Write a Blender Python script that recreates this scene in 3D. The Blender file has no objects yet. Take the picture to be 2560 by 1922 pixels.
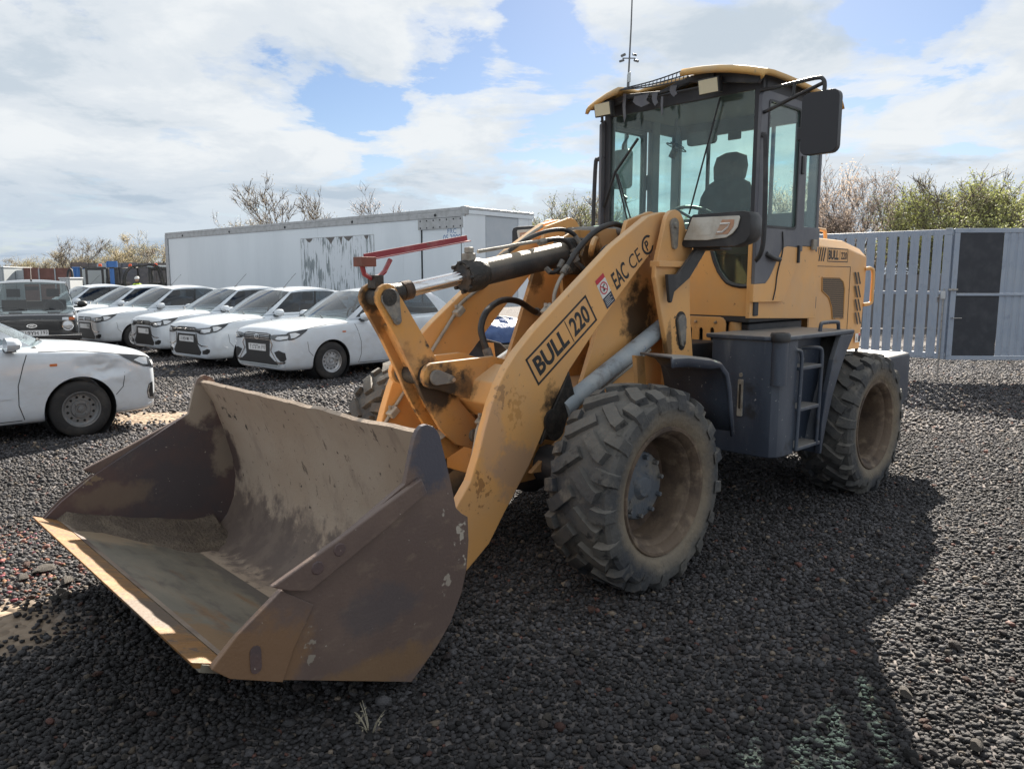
import bpy, bmesh, math, random
import numpy as np
from mathutils import Vector, Matrix, geometry, noise
from mathutils.bvhtree import BVHTree
R = math.radians
SC = bpy.context.scene
COL = SC.collection

# ------------------------------------------------------------------ camera
cam = bpy.data.cameras.new('camera')
camo = bpy.data.objects.new('camera', cam)
COL.objects.link(camo)
SC.camera = camo
FPX, HORIZON, CAMH = 1923.0, 698.0, 1.65           # in pixels of the 2560 x 1922 photograph
PITCH = math.atan((961 - HORIZON) / FPX)
cam.sensor_fit = 'HORIZONTAL'
cam.sensor_width = 36.0
cam.lens = FPX / 2560 * 36.0
cam.clip_end = 3000
camo.location = (0, 0, CAMH)
camo.rotation_euler = (math.pi / 2 - PITCH, 0, 0)

# ------------------------------------------------------------------ light
SUN_EL, SUN_AZ = R(33.2), R(15)                       # azimuth: to the right of straight ahead
sun = bpy.data.lights.new('sun', 'SUN')
sun.energy = 5.0
sun.angle = R(0.55)
sun.color = (1.0, 0.91, 0.79)
suno = bpy.data.objects.new('sun', sun)
COL.objects.link(suno)
sd = Vector((math.cos(SUN_EL) * math.sin(SUN_AZ), math.cos(SUN_EL) * math.cos(SUN_AZ), math.sin(SUN_EL)))
suno.rotation_euler = (-sd).to_track_quat('-Z', 'Y').to_euler()
suno.location = sd * 60

world = bpy.data.worlds.new('World')
SC.world = world
world.use_nodes = True
SKY_STRENGTH = 0.055
CLOUD_LUM = 4.9


def build_sky():
    nt = world.node_tree
    nt.nodes.clear()
    N, L = nt.nodes.new, nt.links.new
    out = N('ShaderNodeOutputWorld')
    bg = N('ShaderNodeBackground')
    bg.inputs['Strength'].default_value = SKY_STRENGTH
    sky = N('ShaderNodeTexSky')
    sky.sky_type = 'NISHITA'
    sky.sun_disc = False
    sky.sun_elevation = SUN_EL
    sky.sun_rotation = SUN_AZ
    sky.altitude = 50
    sky.air_density = 1.0
    sky.dust_density = 0.3
    tc = N('ShaderNodeTexCoord')
    sep = N('ShaderNodeSeparateXYZ')
    L(tc.outputs['Generated'], sep.inputs[0])

    def math_(op, a, b=None, clamp=False):
        m = N('ShaderNodeMath')
        m.operation = op
        m.use_clamp = clamp
        for i, v in enumerate((a, b)):
            if v is None:
                continue
            if isinstance(v, (int, float)):
                m.inputs[i].default_value = v
            else:
                L(v, m.inputs[i])
        return m.outputs[0]
    # project the view direction on a flat cloud layer
    z = math_('MAXIMUM', sep.outputs[2], 0.0)
    zz = math_('ADD', z, 0.16)
    u = math_('DIVIDE', sep.outputs[0], zz)
    v = math_('DIVIDE', sep.outputs[1], zz)
    cv = N('ShaderNodeCombineXYZ')
    L(u, cv.inputs[0])
    L(v, cv.inputs[1])

    def nz(scale, detail, rough, off=0.0, dist=0.0, lac=2.1):
        mp = N('ShaderNodeMapping')
        mp.inputs['Location'].default_value = (off, off * 0.7, 0)
        L(cv.outputs[0], mp.inputs[0])
        t = N('ShaderNodeTexNoise')
        t.inputs['Scale'].default_value = scale
        t.inputs['Detail'].default_value = detail
        t.inputs['Roughness'].default_value = rough
        t.inputs['Lacunarity'].default_value = lac
        t.inputs['Distortion'].default_value = dist
        L(mp.outputs[0], t.inputs['Vector'])
        return t.outputs[0]

    def ramp(f, stops):
        r = N('ShaderNodeValToRGB')
        cr = r.color_ramp
        cr.interpolation = 'EASE'
        while len(cr.elements) < len(stops):
            cr.elements.new(0.5)
        for e, (p, c) in zip(cr.elements, stops):
            e.position = p
            e.color = (*c, 1) if not isinstance(c, (int, float)) else (c, c, c, 1)
        L(f, r.inputs[0])
        return r.outputs[0]
    big = nz(0.62, 3, 0.5, 3.7)
    fine = nz(1.9, 9, 0.60, 11.3, 0.25)
    mixn = math_('ADD', math_('MULTIPLY', big, 0.42), math_('MULTIPLY', fine, 0.68))
    # gaps in the cloud layer where the photograph shows them
    for (pu, pv, rad_, amt) in ((760, 215, 5.0, .09), (600, 130, 4.0, .08), (1110, 130, 4.0, .09), (930, 320, 3.8, .09), (560, 260, 2.5, .05), (1350, 40, 3.5, .06), (2110, 290, 3.5, .08), (2270, 60, 4.5, .07), (1760, 60, 4.5, .05), (2500, 330, 3.5, .05), (300, 150, 3.5, .04)):
        x_, y_ = (pu - 1280) / FPX, -(pv - 961) / FPX
        c = Vector((x_, math.cos(PITCH) + y_ * math.sin(PITCH), -math.sin(PITCH) + y_ * math.cos(PITCH))).normalized()
        dp = N('ShaderNodeVectorMath')
        dp.operation = 'DOT_PRODUCT'
        dp.inputs[1].default_value = c
        L(tc.outputs['Generated'], dp.inputs[0])
        mr = N('ShaderNodeMapRange')
        mr.interpolation_type = 'SMOOTHSTEP'
        mr.inputs[1].default_value, mr.inputs[2].default_value = math.cos(R(rad_)), 1.0
        mr.inputs[3].default_value, mr.inputs[4].default_value = 0.0, amt
        L(dp.outputs['Value'], mr.inputs[0])
        mixn = math_('SUBTRACT', mixn, mr.outputs[0])
    cover = ramp(mixn, [(0.0, 0.0), (0.425, 0.0), (0.47, 0.72), (0.52, 1.0)])
    # low towards the horizon the layer closes up
    hz = ramp(z, [(0.0, 1.0), (0.05, 0.75), (0.17, 0.0), (1.0, 0.0)])
    cov = math_('MAXIMUM', cover, math_('MULTIPLY', hz, 0.8), True)
    shade = nz(1.5, 7, 0.6, 23.1, 0.3)
    lum = ramp(shade, [(0.0, (0.58, 0.67, 0.77)), (0.34, (0.65, 0.74, 0.83)), (0.46, (0.83, 0.89, 0.95)), (0.60, (0.96, 1.0, 1.03)), (1.0, (1.02, 1.04, 1.06))])
    low = ramp(z, [(0.0, (0.70, 0.76, 0.83)), (0.06, (0.76, 0.82, 0.88)), (0.15, (1, 1, 1)), (1.0, (1, 1, 1))])
    lm = N('ShaderNodeVectorMath')
    lm.operation = 'MULTIPLY'
    L(lum, lm.inputs[0])
    L(low, lm.inputs[1])
    lum = lm.outputs[0]
    cl = N('ShaderNodeVectorMath')
    cl.operation = 'SCALE'
    cl.inputs['Scale'].default_value = CLOUD_LUM
    L(lum, cl.inputs[0])
    # clear sky a little deeper
    sk = N('ShaderNodeVectorMath')
    sk.operation = 'MULTIPLY'
    sk.inputs[1].default_value = (0.48, 0.51, 0.58)
    L(sky.outputs[0], sk.inputs[0])
    mix = N('ShaderNodeMix')
    mix.data_type = 'RGBA'
    L(cov, mix.inputs['Factor'])
    L(sk.outputs[0], mix.inputs[6])
    L(cl.outputs[0], mix.inputs[7])
    L(mix.outputs[2], bg.inputs['Color'])
    L(bg.outputs[0], out.inputs[0])


build_sky()
vs = SC.view_settings
SC.display_settings.display_device = 'sRGB'
vs.view_transform = 'Standard'
vs.look = 'None'
vs.gamma = 1.0
vs.use_curve_mapping = False
vs.exposure = 1.75
SC.render.engine = 'CYCLES'
SC.cycles.max_bounces = 8
SC.cycles.transparent_max_bounces = 16

# ------------------------------------------------------------------ pixel helpers
_cp, _sp = math.cos(PITCH), math.sin(PITCH)


def ray(u, v):
    x, y = (u - 1280) / FPX, -(v - 961) / FPX
    return Vector((x, _cp + y * _sp, -_sp + y * _cp))


def ground_at(u, v, z=0.0):
    r = ray(u, v)
    return Vector((0, 0, CAMH)) + r * ((z - CAMH) / r.z)


def at_depth(u, v, Y):
    r = ray(u, v)
    return Vector((0, 0, CAMH)) + r * (Y / r.y)

# ------------------------------------------------------------------ materials
MATS = {}


def mat(name, color, rough=0.5, metal=0.0, spec=0.5, over=(), bump=None, coat=0.0, dust=None, attr=None, rvar=0.0, spots=(), radial=()):
    """over: list of (colour, scale, lo, hi, detail, (sx, sy, sz)) noise overlays; dust: (colour, amount) on faces that look up."""
    m = bpy.data.materials.new(name)
    m.use_nodes = True
    nt = m.node_tree
    N, L = nt.nodes.new, nt.links.new
    b = nt.nodes['Principled BSDF']
    b.inputs['Base Color'].default_value = (*color, 1)
    b.inputs['Roughness'].default_value = rough
    b.inputs['Metallic'].default_value = metal
    b.inputs['Specular IOR Level'].default_value = spec
    if coat:
        b.inputs['Coat Weight'].default_value = coat
        b.inputs['Coat Roughness'].default_value = 0.06
    tc = N('ShaderNodeTexCoord')
    cur = None
    if attr:
        a = N('ShaderNodeAttribute')
        a.attribute_name = attr
        cur = a.outputs['Color']

    def setcur(fac, col):
        nonlocal cur
        mx = N('ShaderNodeMix')
        mx.data_type = 'RGBA'
        L(fac, mx.inputs['Factor'])
        if cur is None:
            mx.inputs[6].default_value = (*color, 1)
        else:
            L(cur, mx.inputs[6])
        mx.inputs[7].default_value = (*col, 1)
        cur = mx.outputs[2]
    for k_, ov in enumerate(over):
        col, scale, lo, hi = ov[:4]
        detail = ov[4] if len(ov) > 4 else 5
        sc3 = ov[5] if len(ov) > 5 else None
        mp = N('ShaderNodeMapping')
        mp.inputs['Location'].default_value = (k_ * 7.3 + 1.1, k_ * 3.1, k_ * 5.7)
        if sc3:
            mp.inputs['Scale'].default_value = sc3
        L(tc.outputs['Object'], mp.inputs[0])
        t = N('ShaderNodeTexNoise')
        t.inputs['Scale'].default_value = scale
        t.inputs['Detail'].default_value = detail
        t.inputs['Roughness'].default_value = 0.62
        L(mp.outputs[0], t.inputs['Vector'])
        r = N('ShaderNodeMapRange')
        r.inputs[1].default_value, r.inputs[2].default_value = lo, hi
        r.inputs[3].default_value, r.inputs[4].default_value = 0, (ov[6] if len(ov) > 6 else 1.0)
        L(t.outputs[0], r.inputs[0])
        setcur(r.outputs[0], col)
    if spots or radial:
        sn = N('ShaderNodeTexNoise')
        sn.inputs['Scale'].default_value = 11
        sn.inputs['Detail'].default_value = 8
        sn.inputs['Roughness'].default_value = 0.65
        L(tc.outputs['Object'], sn.inputs['Vector'])
    for (c, rad_, col, amt) in spots:                  # stains with ragged edges at places of their own
        vm = N('ShaderNodeVectorMath')
        vm.operation = 'SUBTRACT'
        vm.inputs[1].default_value = c
        L(tc.outputs['Object'], vm.inputs[0])
        if isinstance(rad_, tuple):
            v2 = N('ShaderNodeVectorMath')
            v2.operation = 'DIVIDE'
            v2.inputs[1].default_value = rad_
            L(vm.outputs[0], v2.inputs[0])
            vm = v2
            rr_ = 1.0
        else:
            rr_ = rad_
        ln = N('ShaderNodeVectorMath')
        ln.operation = 'LENGTH'
        L(vm.outputs[0], ln.inputs[0])
        ad = N('ShaderNodeMath')
        ad.operation = 'MULTIPLY_ADD'
        L(sn.outputs[0], ad.inputs[0])
        small = max(rad_) < .2 if isinstance(rad_, tuple) else rad_ < .08
        if small:
            s2 = N('ShaderNodeTexNoise')
            s2.inputs['Scale'].default_value = 34
            s2.inputs['Detail'].default_value = 8
            L(tc.outputs['Object'], s2.inputs['Vector'])
            L(s2.outputs[0], ad.inputs[0])
        ad.inputs[1].default_value = rr_ * (4.0 if small else 1.5)
        L(ln.outputs['Value'], ad.inputs[2])
        r = N('ShaderNodeMapRange')
        r.inputs[1].default_value, r.inputs[2].default_value = (rr_ * 2.45, rr_ * 2.25) if small else (rr_ * 1.6, rr_ * 1.25)
        r.inputs[3].default_value, r.inputs[4].default_value = 0, amt
        L(ad.outputs[0], r.inputs[0])
        setcur(r.outputs[0], col)
    for (r0, r1, col, amt) in radial:                  # by distance from the wheel's axle
        vm = N('ShaderNodeVectorMath')
        vm.operation = 'MULTIPLY'
        vm.inputs[1].default_value = (1, 0, 1)
        L(tc.outputs['Object'], vm.inputs[0])
        ln = N('ShaderNodeVectorMath')
        ln.operation = 'LENGTH'
        L(vm.outputs[0], ln.inputs[0])
        ad = N('ShaderNodeMath')
        ad.operation = 'MULTIPLY_ADD'
        L(sn.outputs[0], ad.inputs[0])
        ad.inputs[1].default_value = .12
        L(ln.outputs['Value'], ad.inputs[2])
        r = N('ShaderNodeMapRange')
        r.inputs[1].default_value, r.inputs[2].default_value = r0 + .06, r1 + .06
        r.inputs[3].default_value, r.inputs[4].default_value = 0, amt
        L(ad.outputs[0], r.inputs[0])
        setcur(r.outputs[0], col)
    if dust:
        g = N('ShaderNodeNewGeometry')
        s = N('ShaderNodeSeparateXYZ')
        L(g.outputs['Normal'], s.inputs[0])
        r = N('ShaderNodeMapRange')
        r.inputs[1].default_value, r.inputs[2].default_value = 0.25, 0.95
        r.inputs[3].default_value, r.inputs[4].default_value = 0, dust[1]
        L(s.outputs[2], r.inputs[0])
        setcur(r.outputs[0], dust[0])
    if cur is not None:
        L(cur, b.inputs['Base Color'])
    if rvar:
        t = N('ShaderNodeTexNoise')
        t.inputs['Scale'].default_value = 6
        t.inputs['Detail'].default_value = 6
        L(tc.outputs['Object'], t.inputs['Vector'])
        r = N('ShaderNodeMapRange')
        r.inputs[3].default_value, r.inputs[4].default_value = rough - rvar, rough + rvar
        L(t.outputs[0], r.inputs[0])
        L(r.outputs[0], b.inputs['Roughness'])
    if bump:
        t = N('ShaderNodeTexNoise')
        t.inputs['Scale'].default_value = bump[0]
        t.inputs['Detail'].default_value = 6
        L(tc.outputs['Object'], t.inputs['Vector'])
        bp = N('ShaderNodeBump')
        bp.inputs['Strength'].default_value = bump[1]
        bp.inputs['Distance'].default_value = bump[2] if len(bump) > 2 else 0.01
        L(t.outputs[0], bp.inputs['Height'])
        L(bp.outputs[0], b.inputs['Normal'])
    MATS[name] = m
    return m


def glass(name, tint, refl=1.0, rough=0.02, dirt=0.0, dirtcol=(0.5, 0.5, 0.48), ior=1.5):
    m = bpy.data.materials.new(name)
    m.use_nodes = True
    nt = m.node_tree
    nt.nodes.clear()
    N, L = nt.nodes.new, nt.links.new
    out = N('ShaderNodeOutputMaterial')
    tr = N('ShaderNodeBsdfTransparent')
    tr.inputs[0].default_value = (*tint, 1)
    gl = N('ShaderNodeBsdfGlossy')
    gl.inputs['Color'].default_value = (refl, refl, refl, 1)
    gl.inputs['Roughness'].default_value = rough
    fr = N('ShaderNodeFresnel')
    ge = N('ShaderNodeNewGeometry')                     # the same reflection seen from inside as from outside
    ma = N('ShaderNodeMath')
    ma.operation = 'MULTIPLY_ADD'
    ma.inputs[1].default_value = 1 / ior - ior
    ma.inputs[2].default_value = ior
    L(ge.outputs['Backfacing'], ma.inputs[0])
    L(ma.outputs[0], fr.inputs[0])
    mx = N('ShaderNodeMixShader')
    L(fr.outputs[0], mx.inputs[0])
    L(tr.outputs[0], mx.inputs[1])
    L(gl.outputs[0], mx.inputs[2])
    cur = mx.outputs[0]
    if dirt:
        tc = N('ShaderNodeTexCoord')
        t = N('ShaderNodeTexNoise')
        t.inputs['Scale'].default_value = 4
        t.inputs['Detail'].default_value = 8
        mp = N('ShaderNodeMapping')
        mp.inputs['Scale'].default_value = (2.5, 2.5, 0.6)
        L(tc.outputs['Object'], mp.inputs[0])
        L(mp.outputs[0], t.inputs['Vector'])
        r = N('ShaderNodeMapRange')
        r.inputs[1].default_value, r.inputs[2].default_value = 0.35, 0.8
        r.inputs[3].default_value, r.inputs[4].default_value = dirt * 0.3, dirt
        L(t.outputs[0], r.inputs[0])
        d = N('ShaderNodeBsdfDiffuse')
        d.inputs[0].default_value = (*dirtcol, 1)
        m2 = N('ShaderNodeMixShader')
        L(r.outputs[0], m2.inputs[0])
        L(cur, m2.inputs[1])
        L(d.outputs[0], m2.inputs[2])
        cur = m2.outputs[0]
    L(cur, out.inputs[0])
    MATS[name] = m
    return m

# ------------------------------------------------------------------ mesh helpers


def finish(name, me, material, parent, smooth, bevel):
    o = bpy.data.objects.new(name, me)
    COL.objects.link(o)
    if material is not None:
        me.materials.append(MATS[material] if isinstance(material, str) else material)
    if parent is not None:
        o.parent = parent
    if smooth:
        me.polygons.foreach_set('use_smooth', [True] * len(me.polygons))
        me.set_sharp_from_angle(angle=R(smooth))
    if bevel:
        b = o.modifiers.new('bevel', 'BEVEL')
        b.width = bevel
        b.segments = 2
        b.limit_method = 'ANGLE'
        b.angle_limit = R(35)
    return o


def catmull(pts, n):
    if n <= 1 or len(pts) < 3:
        return [Vector(p) for p in pts]
    P = [Vector(p) for p in pts]
    P = [P[0] * 2 - P[1]] + P + [P[-1] * 2 - P[-2]]
    out = []
    for i in range(1, len(P) - 2):
        for j in range(n):
            t = j / n
            a, b, c, d = P[i - 1], P[i], P[i + 1], P[i + 2]
            out.append(0.5 * ((2 * b) + (c - a) * t + (2 * a - 5 * b + 4 * c - d) * t * t + (3 * b - a - 3 * c + d) * t ** 3))
    out.append(P[-2])
    return out


class MB:
    def __init__(s):
        s.v, s.f = [], []

    def add(s, v, f):
        o = len(s.v)
        s.v += [tuple(p) for p in v]
        s.f += [tuple(i + o for i in q) for q in f]
        return s

    def box(s, x0, x1, y0, y1, z0, z1, M=None):
        v = [Vector((x, y, z)) for z in (z0, z1) for y in (y0, y1) for x in (x0, x1)]
        if M:
            v = [M @ p for p in v]
        return s.add(v, [(0, 2, 3, 1), (4, 5, 7, 6), (0, 1, 5, 4), (2, 6, 7, 3), (0, 4, 6, 2), (1, 3, 7, 5)])

    def prism(s, poly, a, b, axis='y', holes=(), M=None):
        """poly in the two other axes, in order x,y,z."""
        loops = [list(poly)] + [list(h) for h in holes]
        flat = [p for l in loops for p in l]

        def lift(p, t):
            q = {'y': (p[0], t, p[1]), 'x': (t, p[0], p[1]), 'z': (p[0], p[1], t)}[axis]
            return Vector(q)
        n = len(flat)
        v = [lift(p, a) for p in flat] + [lift(p, b) for p in flat]
        if M:
            v = [M @ p for p in v]
        f = []
        tris = geometry.tessellate_polygon([[Vector((p[0], p[1], 0)) for p in l] for l in loops])
        for t in tris:
            q = [flat[i] for i in t]
            area = (q[1][0] - q[0][0]) * (q[2][1] - q[0][1]) - (q[2][0] - q[0][0]) * (q[1][1] - q[0][1])
            if abs(area) < 1e-12:
                continue
            if area < 0:
                t = (t[0], t[2], t[1])
            f.append(tuple(t))
            f.append((t[2] + n, t[1] + n, t[0] + n))
        o = 0
        for l in loops:
            m = len(l)
            for i in range(m):
                j = (i + 1) % m
                f.append((o + i, o + j, n + o + j, n + o + i))
            o += m
        s.add(v, f)
        return s

    def tube(s, pts, r, seg=8, n=1, caps=True):
        P = catmull(pts, n)
        m = len(P)
        rs = [r] * m if isinstance(r, (int, float)) else [r[0] + (r[-1] - r[0]) * i / (m - 1) for i in range(m)] if len(r) != m else r
        T = []
        for i in range(m):
            t = P[min(i + 1, m - 1)] - P[max(i - 1, 0)]
            T.append(t.normalized() if t.length > 1e-9 else Vector((0, 0, 1)))
        ref = Vector((0, 0, 1)) if abs(T[0].z) < 0.9 else Vector((1, 0, 0))
        nrm = T[0].cross(ref).normalized()
        v, f = [], []
        for i in range(m):
            nrm = nrm - T[i] * nrm.dot(T[i])
            if nrm.length < 1e-6:
                nrm = T[i].orthogonal()
            nrm.normalize()
            bi = T[i].cross(nrm)
            for k_ in range(seg):
                a = 2 * math.pi * k_ / seg
                v.append(P[i] + (nrm * math.cos(a) + bi * math.sin(a)) * rs[i])
        for i in range(m - 1):
            for k_ in range(seg):
                l = (k_ + 1) % seg
                f.append((i * seg + k_, i * seg + l, (i + 1) * seg + l, (i + 1) * seg + k_))
        if caps:
            f.append(tuple(reversed(range(seg))))
            f.append(tuple(range((m - 1) * seg, m * seg)))
        return s.add(v, f)

    def cyl(s, p0, p1, r, seg=16, r1=None):
        return s.tube([p0, p1], [r, r if r1 is None else r1], seg)

    def lathe(s, prof, seg=32, M=None, closed=False):
        """prof: (radius, y) revolved about the Y axis."""
        v, f = [], []
        m = len(prof)
        for i in range(seg):
            a = 2 * math.pi * i / seg
            for r, y in prof:
                p = Vector((r * math.cos(a), y, r * math.sin(a)))
                v.append(M @ p if M else p)
        for i in range(seg):
            j = (i + 1) % seg
            for k_ in range(m if closed else m - 1):
                l = (k_ + 1) % m
                f.append((i * m + k_, i * m + l, j * m + l, j * m + k_))
        return s.add(v, f)

    def grid(s, rows, closed_u=False):
        """rows: list of equally long lists of points."""
        n, m = len(rows), len(rows[0])
        v = [p for r in rows for p in r]
        f = []
        for i in range(n - 1):
            for j in range(m - 1):
                f.append((i * m + j, i * m + j + 1, (i + 1) * m + j + 1, (i + 1) * m + j))
        return s.add(v, f)

    def build(s, name, material, parent=None, smooth=None, bevel=0, recalc=True):
        me = bpy.data.meshes.new(name)
        me.from_pydata(s.v, [], s.f)
        if recalc:
            bm = bmesh.new()
            bm.from_mesh(me)
            bmesh.ops.recalc_face_normals(bm, faces=bm.faces)
            bm.to_mesh(me)
            bm.free()
        me.update()
        return finish(name, me, material, parent, smooth, bevel)


def empty(name, loc=(0, 0, 0), rz=0.0):
    o = bpy.data.objects.new(name, None)
    o.empty_display_size = 0.2
    COL.objects.link(o)
    o.location = loc
    o.rotation_euler = (0, 0, rz)
    return o


def tag(o, label=None, cat=None, group=None, kind=None):
    if label:
        o['label'] = label
    if cat:
        o['category'] = cat
    if group:
        o['group'] = group
    if kind:
        o['kind'] = kind
    return o


def copy_tree(o, parent=None):
    c = o.copy()
    COL.objects.link(c)
    c.parent = parent
    for ch in o.children:
        copy_tree(ch, c)
    return c


def copy_mirror_y(o, parent):
    """a mirrored copy of a part (and its sub-parts) across the plane y = 0, with its own mesh data"""
    c = o.copy()
    if o.data:
        c.data = o.data.copy()
        c.data.transform(Matrix.Scale(-1, 4, (0, 1, 0)))
        c.data.flip_normals()
    COL.objects.link(c)
    c.parent = parent
    for ch in o.children:
        copy_mirror_y(ch, c)
    return c


_tcache = {}


def text_geo(body, size=1.0, weight=0.0, align='CENTER'):
    key = (body, size, weight, align)
    if key in _tcache:
        return _tcache[key]
    cu = bpy.data.curves.new('t', 'FONT')
    cu.body = body
    cu.size = size
    cu.offset = weight
    cu.align_x = align
    cu.align_y = 'CENTER'
    cu.resolution_u = 3
    o = bpy.data.objects.new('t', cu)
    COL.objects.link(o)
    dg = bpy.context.evaluated_depsgraph_get()
    me = o.evaluated_get(dg).to_mesh()
    v = [tuple(p.co) for p in me.vertices]
    f = [tuple(p.vertices) for p in me.polygons]
    o.evaluated_get(dg).to_mesh_clear()
    bpy.data.objects.remove(o)
    bpy.data.curves.remove(cu)
    _tcache[key] = (v, f)
    return v, f


def put_text(mb, body, P, right, up, height, width=None, weight=0.0, align='CENTER'):
    v, f = text_geo(body, 1.0, weight, align)
    xs = [p[0] for p in v]
    ys = [p[1] for p in v]
    cx, cy = (min(xs) + max(xs)) / 2, (min(ys) + max(ys)) / 2
    sy = height / (max(ys) - min(ys))
    sx = sy if width is None else width / (max(xs) - min(xs))
    P, right, up = Vector(P), Vector(right).normalized(), Vector(up).normalized()
    mb.add([P + right * ((p[0] - cx) * sx) + up * ((p[1] - cy) * sy) for p in v], f)
    return mb


def circ(cx, cy, r, n=16, a0=0.0, a1=2 * math.pi):
    full = abs(a1 - a0 - 2 * math.pi) < 1e-6
    return [(cx + r * math.cos(a0 + (a1 - a0) * i / (n if full else n - 1)), cy + r * math.sin(a0 + (a1 - a0) * i / (n if full else n - 1))) for i in range(n)]


def slot(cx, cy, w, h, n=6):
    r = w / 2
    return circ(cx, cy + h / 2 - r, r, n, 0, math.pi) + circ(cx, cy - h / 2 + r, r, n, math.pi, 2 * math.pi)


def rrect(x0, x1, y0, y1, r, n=4):
    return circ(x1 - r, y1 - r, r, n, 0, math.pi / 2) + circ(x0 + r, y1 - r, r, n, math.pi / 2, math.pi) + circ(x0 + r, y0 + r, r, n, math.pi, 1.5 * math.pi) + circ(x1 - r, y0 + r, r, n, 1.5 * math.pi, 2 * math.pi)


YEL = (0.74, 0.395, 0.132)
DUSTC = (0.36, 0.29, 0.215)
BLK = (0.02, 0.018, 0.016)
SPOTS = [((1.0, 0, 1.56), .14, BLK, .9), ((.70, .1, 1.06), .22, BLK, .95), ((.98, -.06, 1.40), .10, BLK, .7), ((-.80, .36, 1.42), (.22, .14, .30), BLK, .92), ((.12, .46, .93), (.14, .10, .20), BLK, .95), ((-.60, .1, 1.80), .17, BLK, .9), ((-.86, .57, 1.18), (.05, .1, .25), BLK, .75), ((-.55, -.36, 1.72), (.14, .1, .2), BLK, .8), ((-.10, .37, 1.06), .07, (.12, .06, .03), .8), ((-.98, .58, 1.30), (.10, .05, .16), BLK, .8), ((.55, .15, 1.05), .13, BLK, .7),
         ((.62, .49, .82), (.12, .05, .34), (0.55, 0.34, 0.20), .7), ((.45, .49, .62), (.22, .05, .22), (0.44, 0.29, 0.19), .8), ((.45, .49, .95), (.10, .05, .16), (0.46, 0.23, 0.07), .6), ((.70, .49, .55), (.08, .05, .14), (0.30, 0.15, 0.06), .8), ((.55, .49, 1.05), (.08, .05, .12), (0.26, 0.15, 0.08), .6)]
mat('yellow_paint', YEL, 0.46, over=[((0.69, 0.37, 0.135), 1.7, 0.35, 0.7, 4), ((0.50, 0.34, 0.21), 1.9, 0.44, 0.78, 9, None, 0.65), ((0.60, 0.40, 0.22), 5, 0.55, 0.75, 9, (1, 1, .35), 0.5), ((0.26, 0.14, 0.07), 16, 0.655, 0.70, 8, None, 0.85), ((0.10, 0.07, 0.05), 44, 0.69, 0.73, 6, None, 0.9)], bump=(60, 0.06), dust=((0.48, 0.37, 0.24), 0.55), rvar=0.12, spots=SPOTS)
mat('yellow_worn', (0.60, 0.30, 0.08), 0.62, over=[((0.42, 0.27, 0.15), 3.1, 0.38, 0.70, 8, None, 0.75), ((0.30, 0.15, 0.06), 7, 0.56, 0.68, 8, None, .7), ((0.045, 0.035, 0.03), 5.5, 0.62, 0.68, 8), ((0.05, 0.04, 0.035), 30, 0.66, 0.70, 6)], bump=(50, 0.12), dust=(DUSTC, 0.5), spots=SPOTS)
mat('grease', (0.018, 0.017, 0.016), 0.55, over=[((0.06, 0.05, 0.04), 18, 0.45, 0.7, 8)], bump=(90, 0.5))
DKB = (0.12, 0.092, 0.08)
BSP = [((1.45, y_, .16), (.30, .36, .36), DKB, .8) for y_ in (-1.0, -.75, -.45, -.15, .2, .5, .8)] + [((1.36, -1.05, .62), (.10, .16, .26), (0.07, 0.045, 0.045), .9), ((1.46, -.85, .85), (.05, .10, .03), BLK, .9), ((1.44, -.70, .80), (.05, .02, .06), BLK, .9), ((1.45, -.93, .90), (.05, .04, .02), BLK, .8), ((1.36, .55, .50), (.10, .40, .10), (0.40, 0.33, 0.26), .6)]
mat('bucket_steel', (0.23, 0.175, 0.135), 0.62, over=[((0.34, 0.28, 0.22), 1.6, 0.42, 0.62, 8), ((0.10, 0.07, 0.06), 2.3, 0.52, 0.68, 8, None, 0.9)], bump=(70, 0.25), rvar=0.12)
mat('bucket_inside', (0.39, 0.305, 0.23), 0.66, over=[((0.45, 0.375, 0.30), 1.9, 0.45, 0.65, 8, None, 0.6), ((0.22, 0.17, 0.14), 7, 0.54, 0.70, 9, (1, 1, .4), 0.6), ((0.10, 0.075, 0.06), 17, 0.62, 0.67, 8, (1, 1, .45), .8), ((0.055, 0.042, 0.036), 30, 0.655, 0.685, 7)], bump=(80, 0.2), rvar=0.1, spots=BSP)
mat('bucket_side', (0.115, 0.080, 0.068), 0.5, over=[((0.15, 0.105, 0.085), 2.2, 0.45, 0.66, 8), ((0.22, 0.165, 0.12), 9, 0.56, 0.72, 9, (1, 1, 2), 0.6), ((0.36, 0.32, 0.27), 46, 0.70, 0.73, 4)], bump=(80, 0.15), rvar=0.12, spots=[((1.48, 1.1, .98), (.16, .1, .24), (0.062, 0.064, 0.085), .95), ((1.75, 1.1, .40), (.25, .1, .12), (0.078, 0.07, 0.076), .6), ((2.25, 1.1, .36), (.28, .1, .22), (0.20, 0.115, 0.06), .85), ((1.8, 1.1, .14), (.5, .1, .10), (0.20, 0.12, 0.06), .75), ((1.34, 1.1, .55), (.035, .1, .15), (0.40, 0.36, 0.30), .9), ((1.42, 1.1, .40), (.03, .1, .06), (0.38, 0.34, 0.28), .7), ((1.42, 1.1, .72), (.02, .1, .04), (0.42, 0.38, 0.32), .8), ((2.05, 1.1, .30), (.03, .1, .14), (0.30, 0.27, 0.22), .7)])
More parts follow.
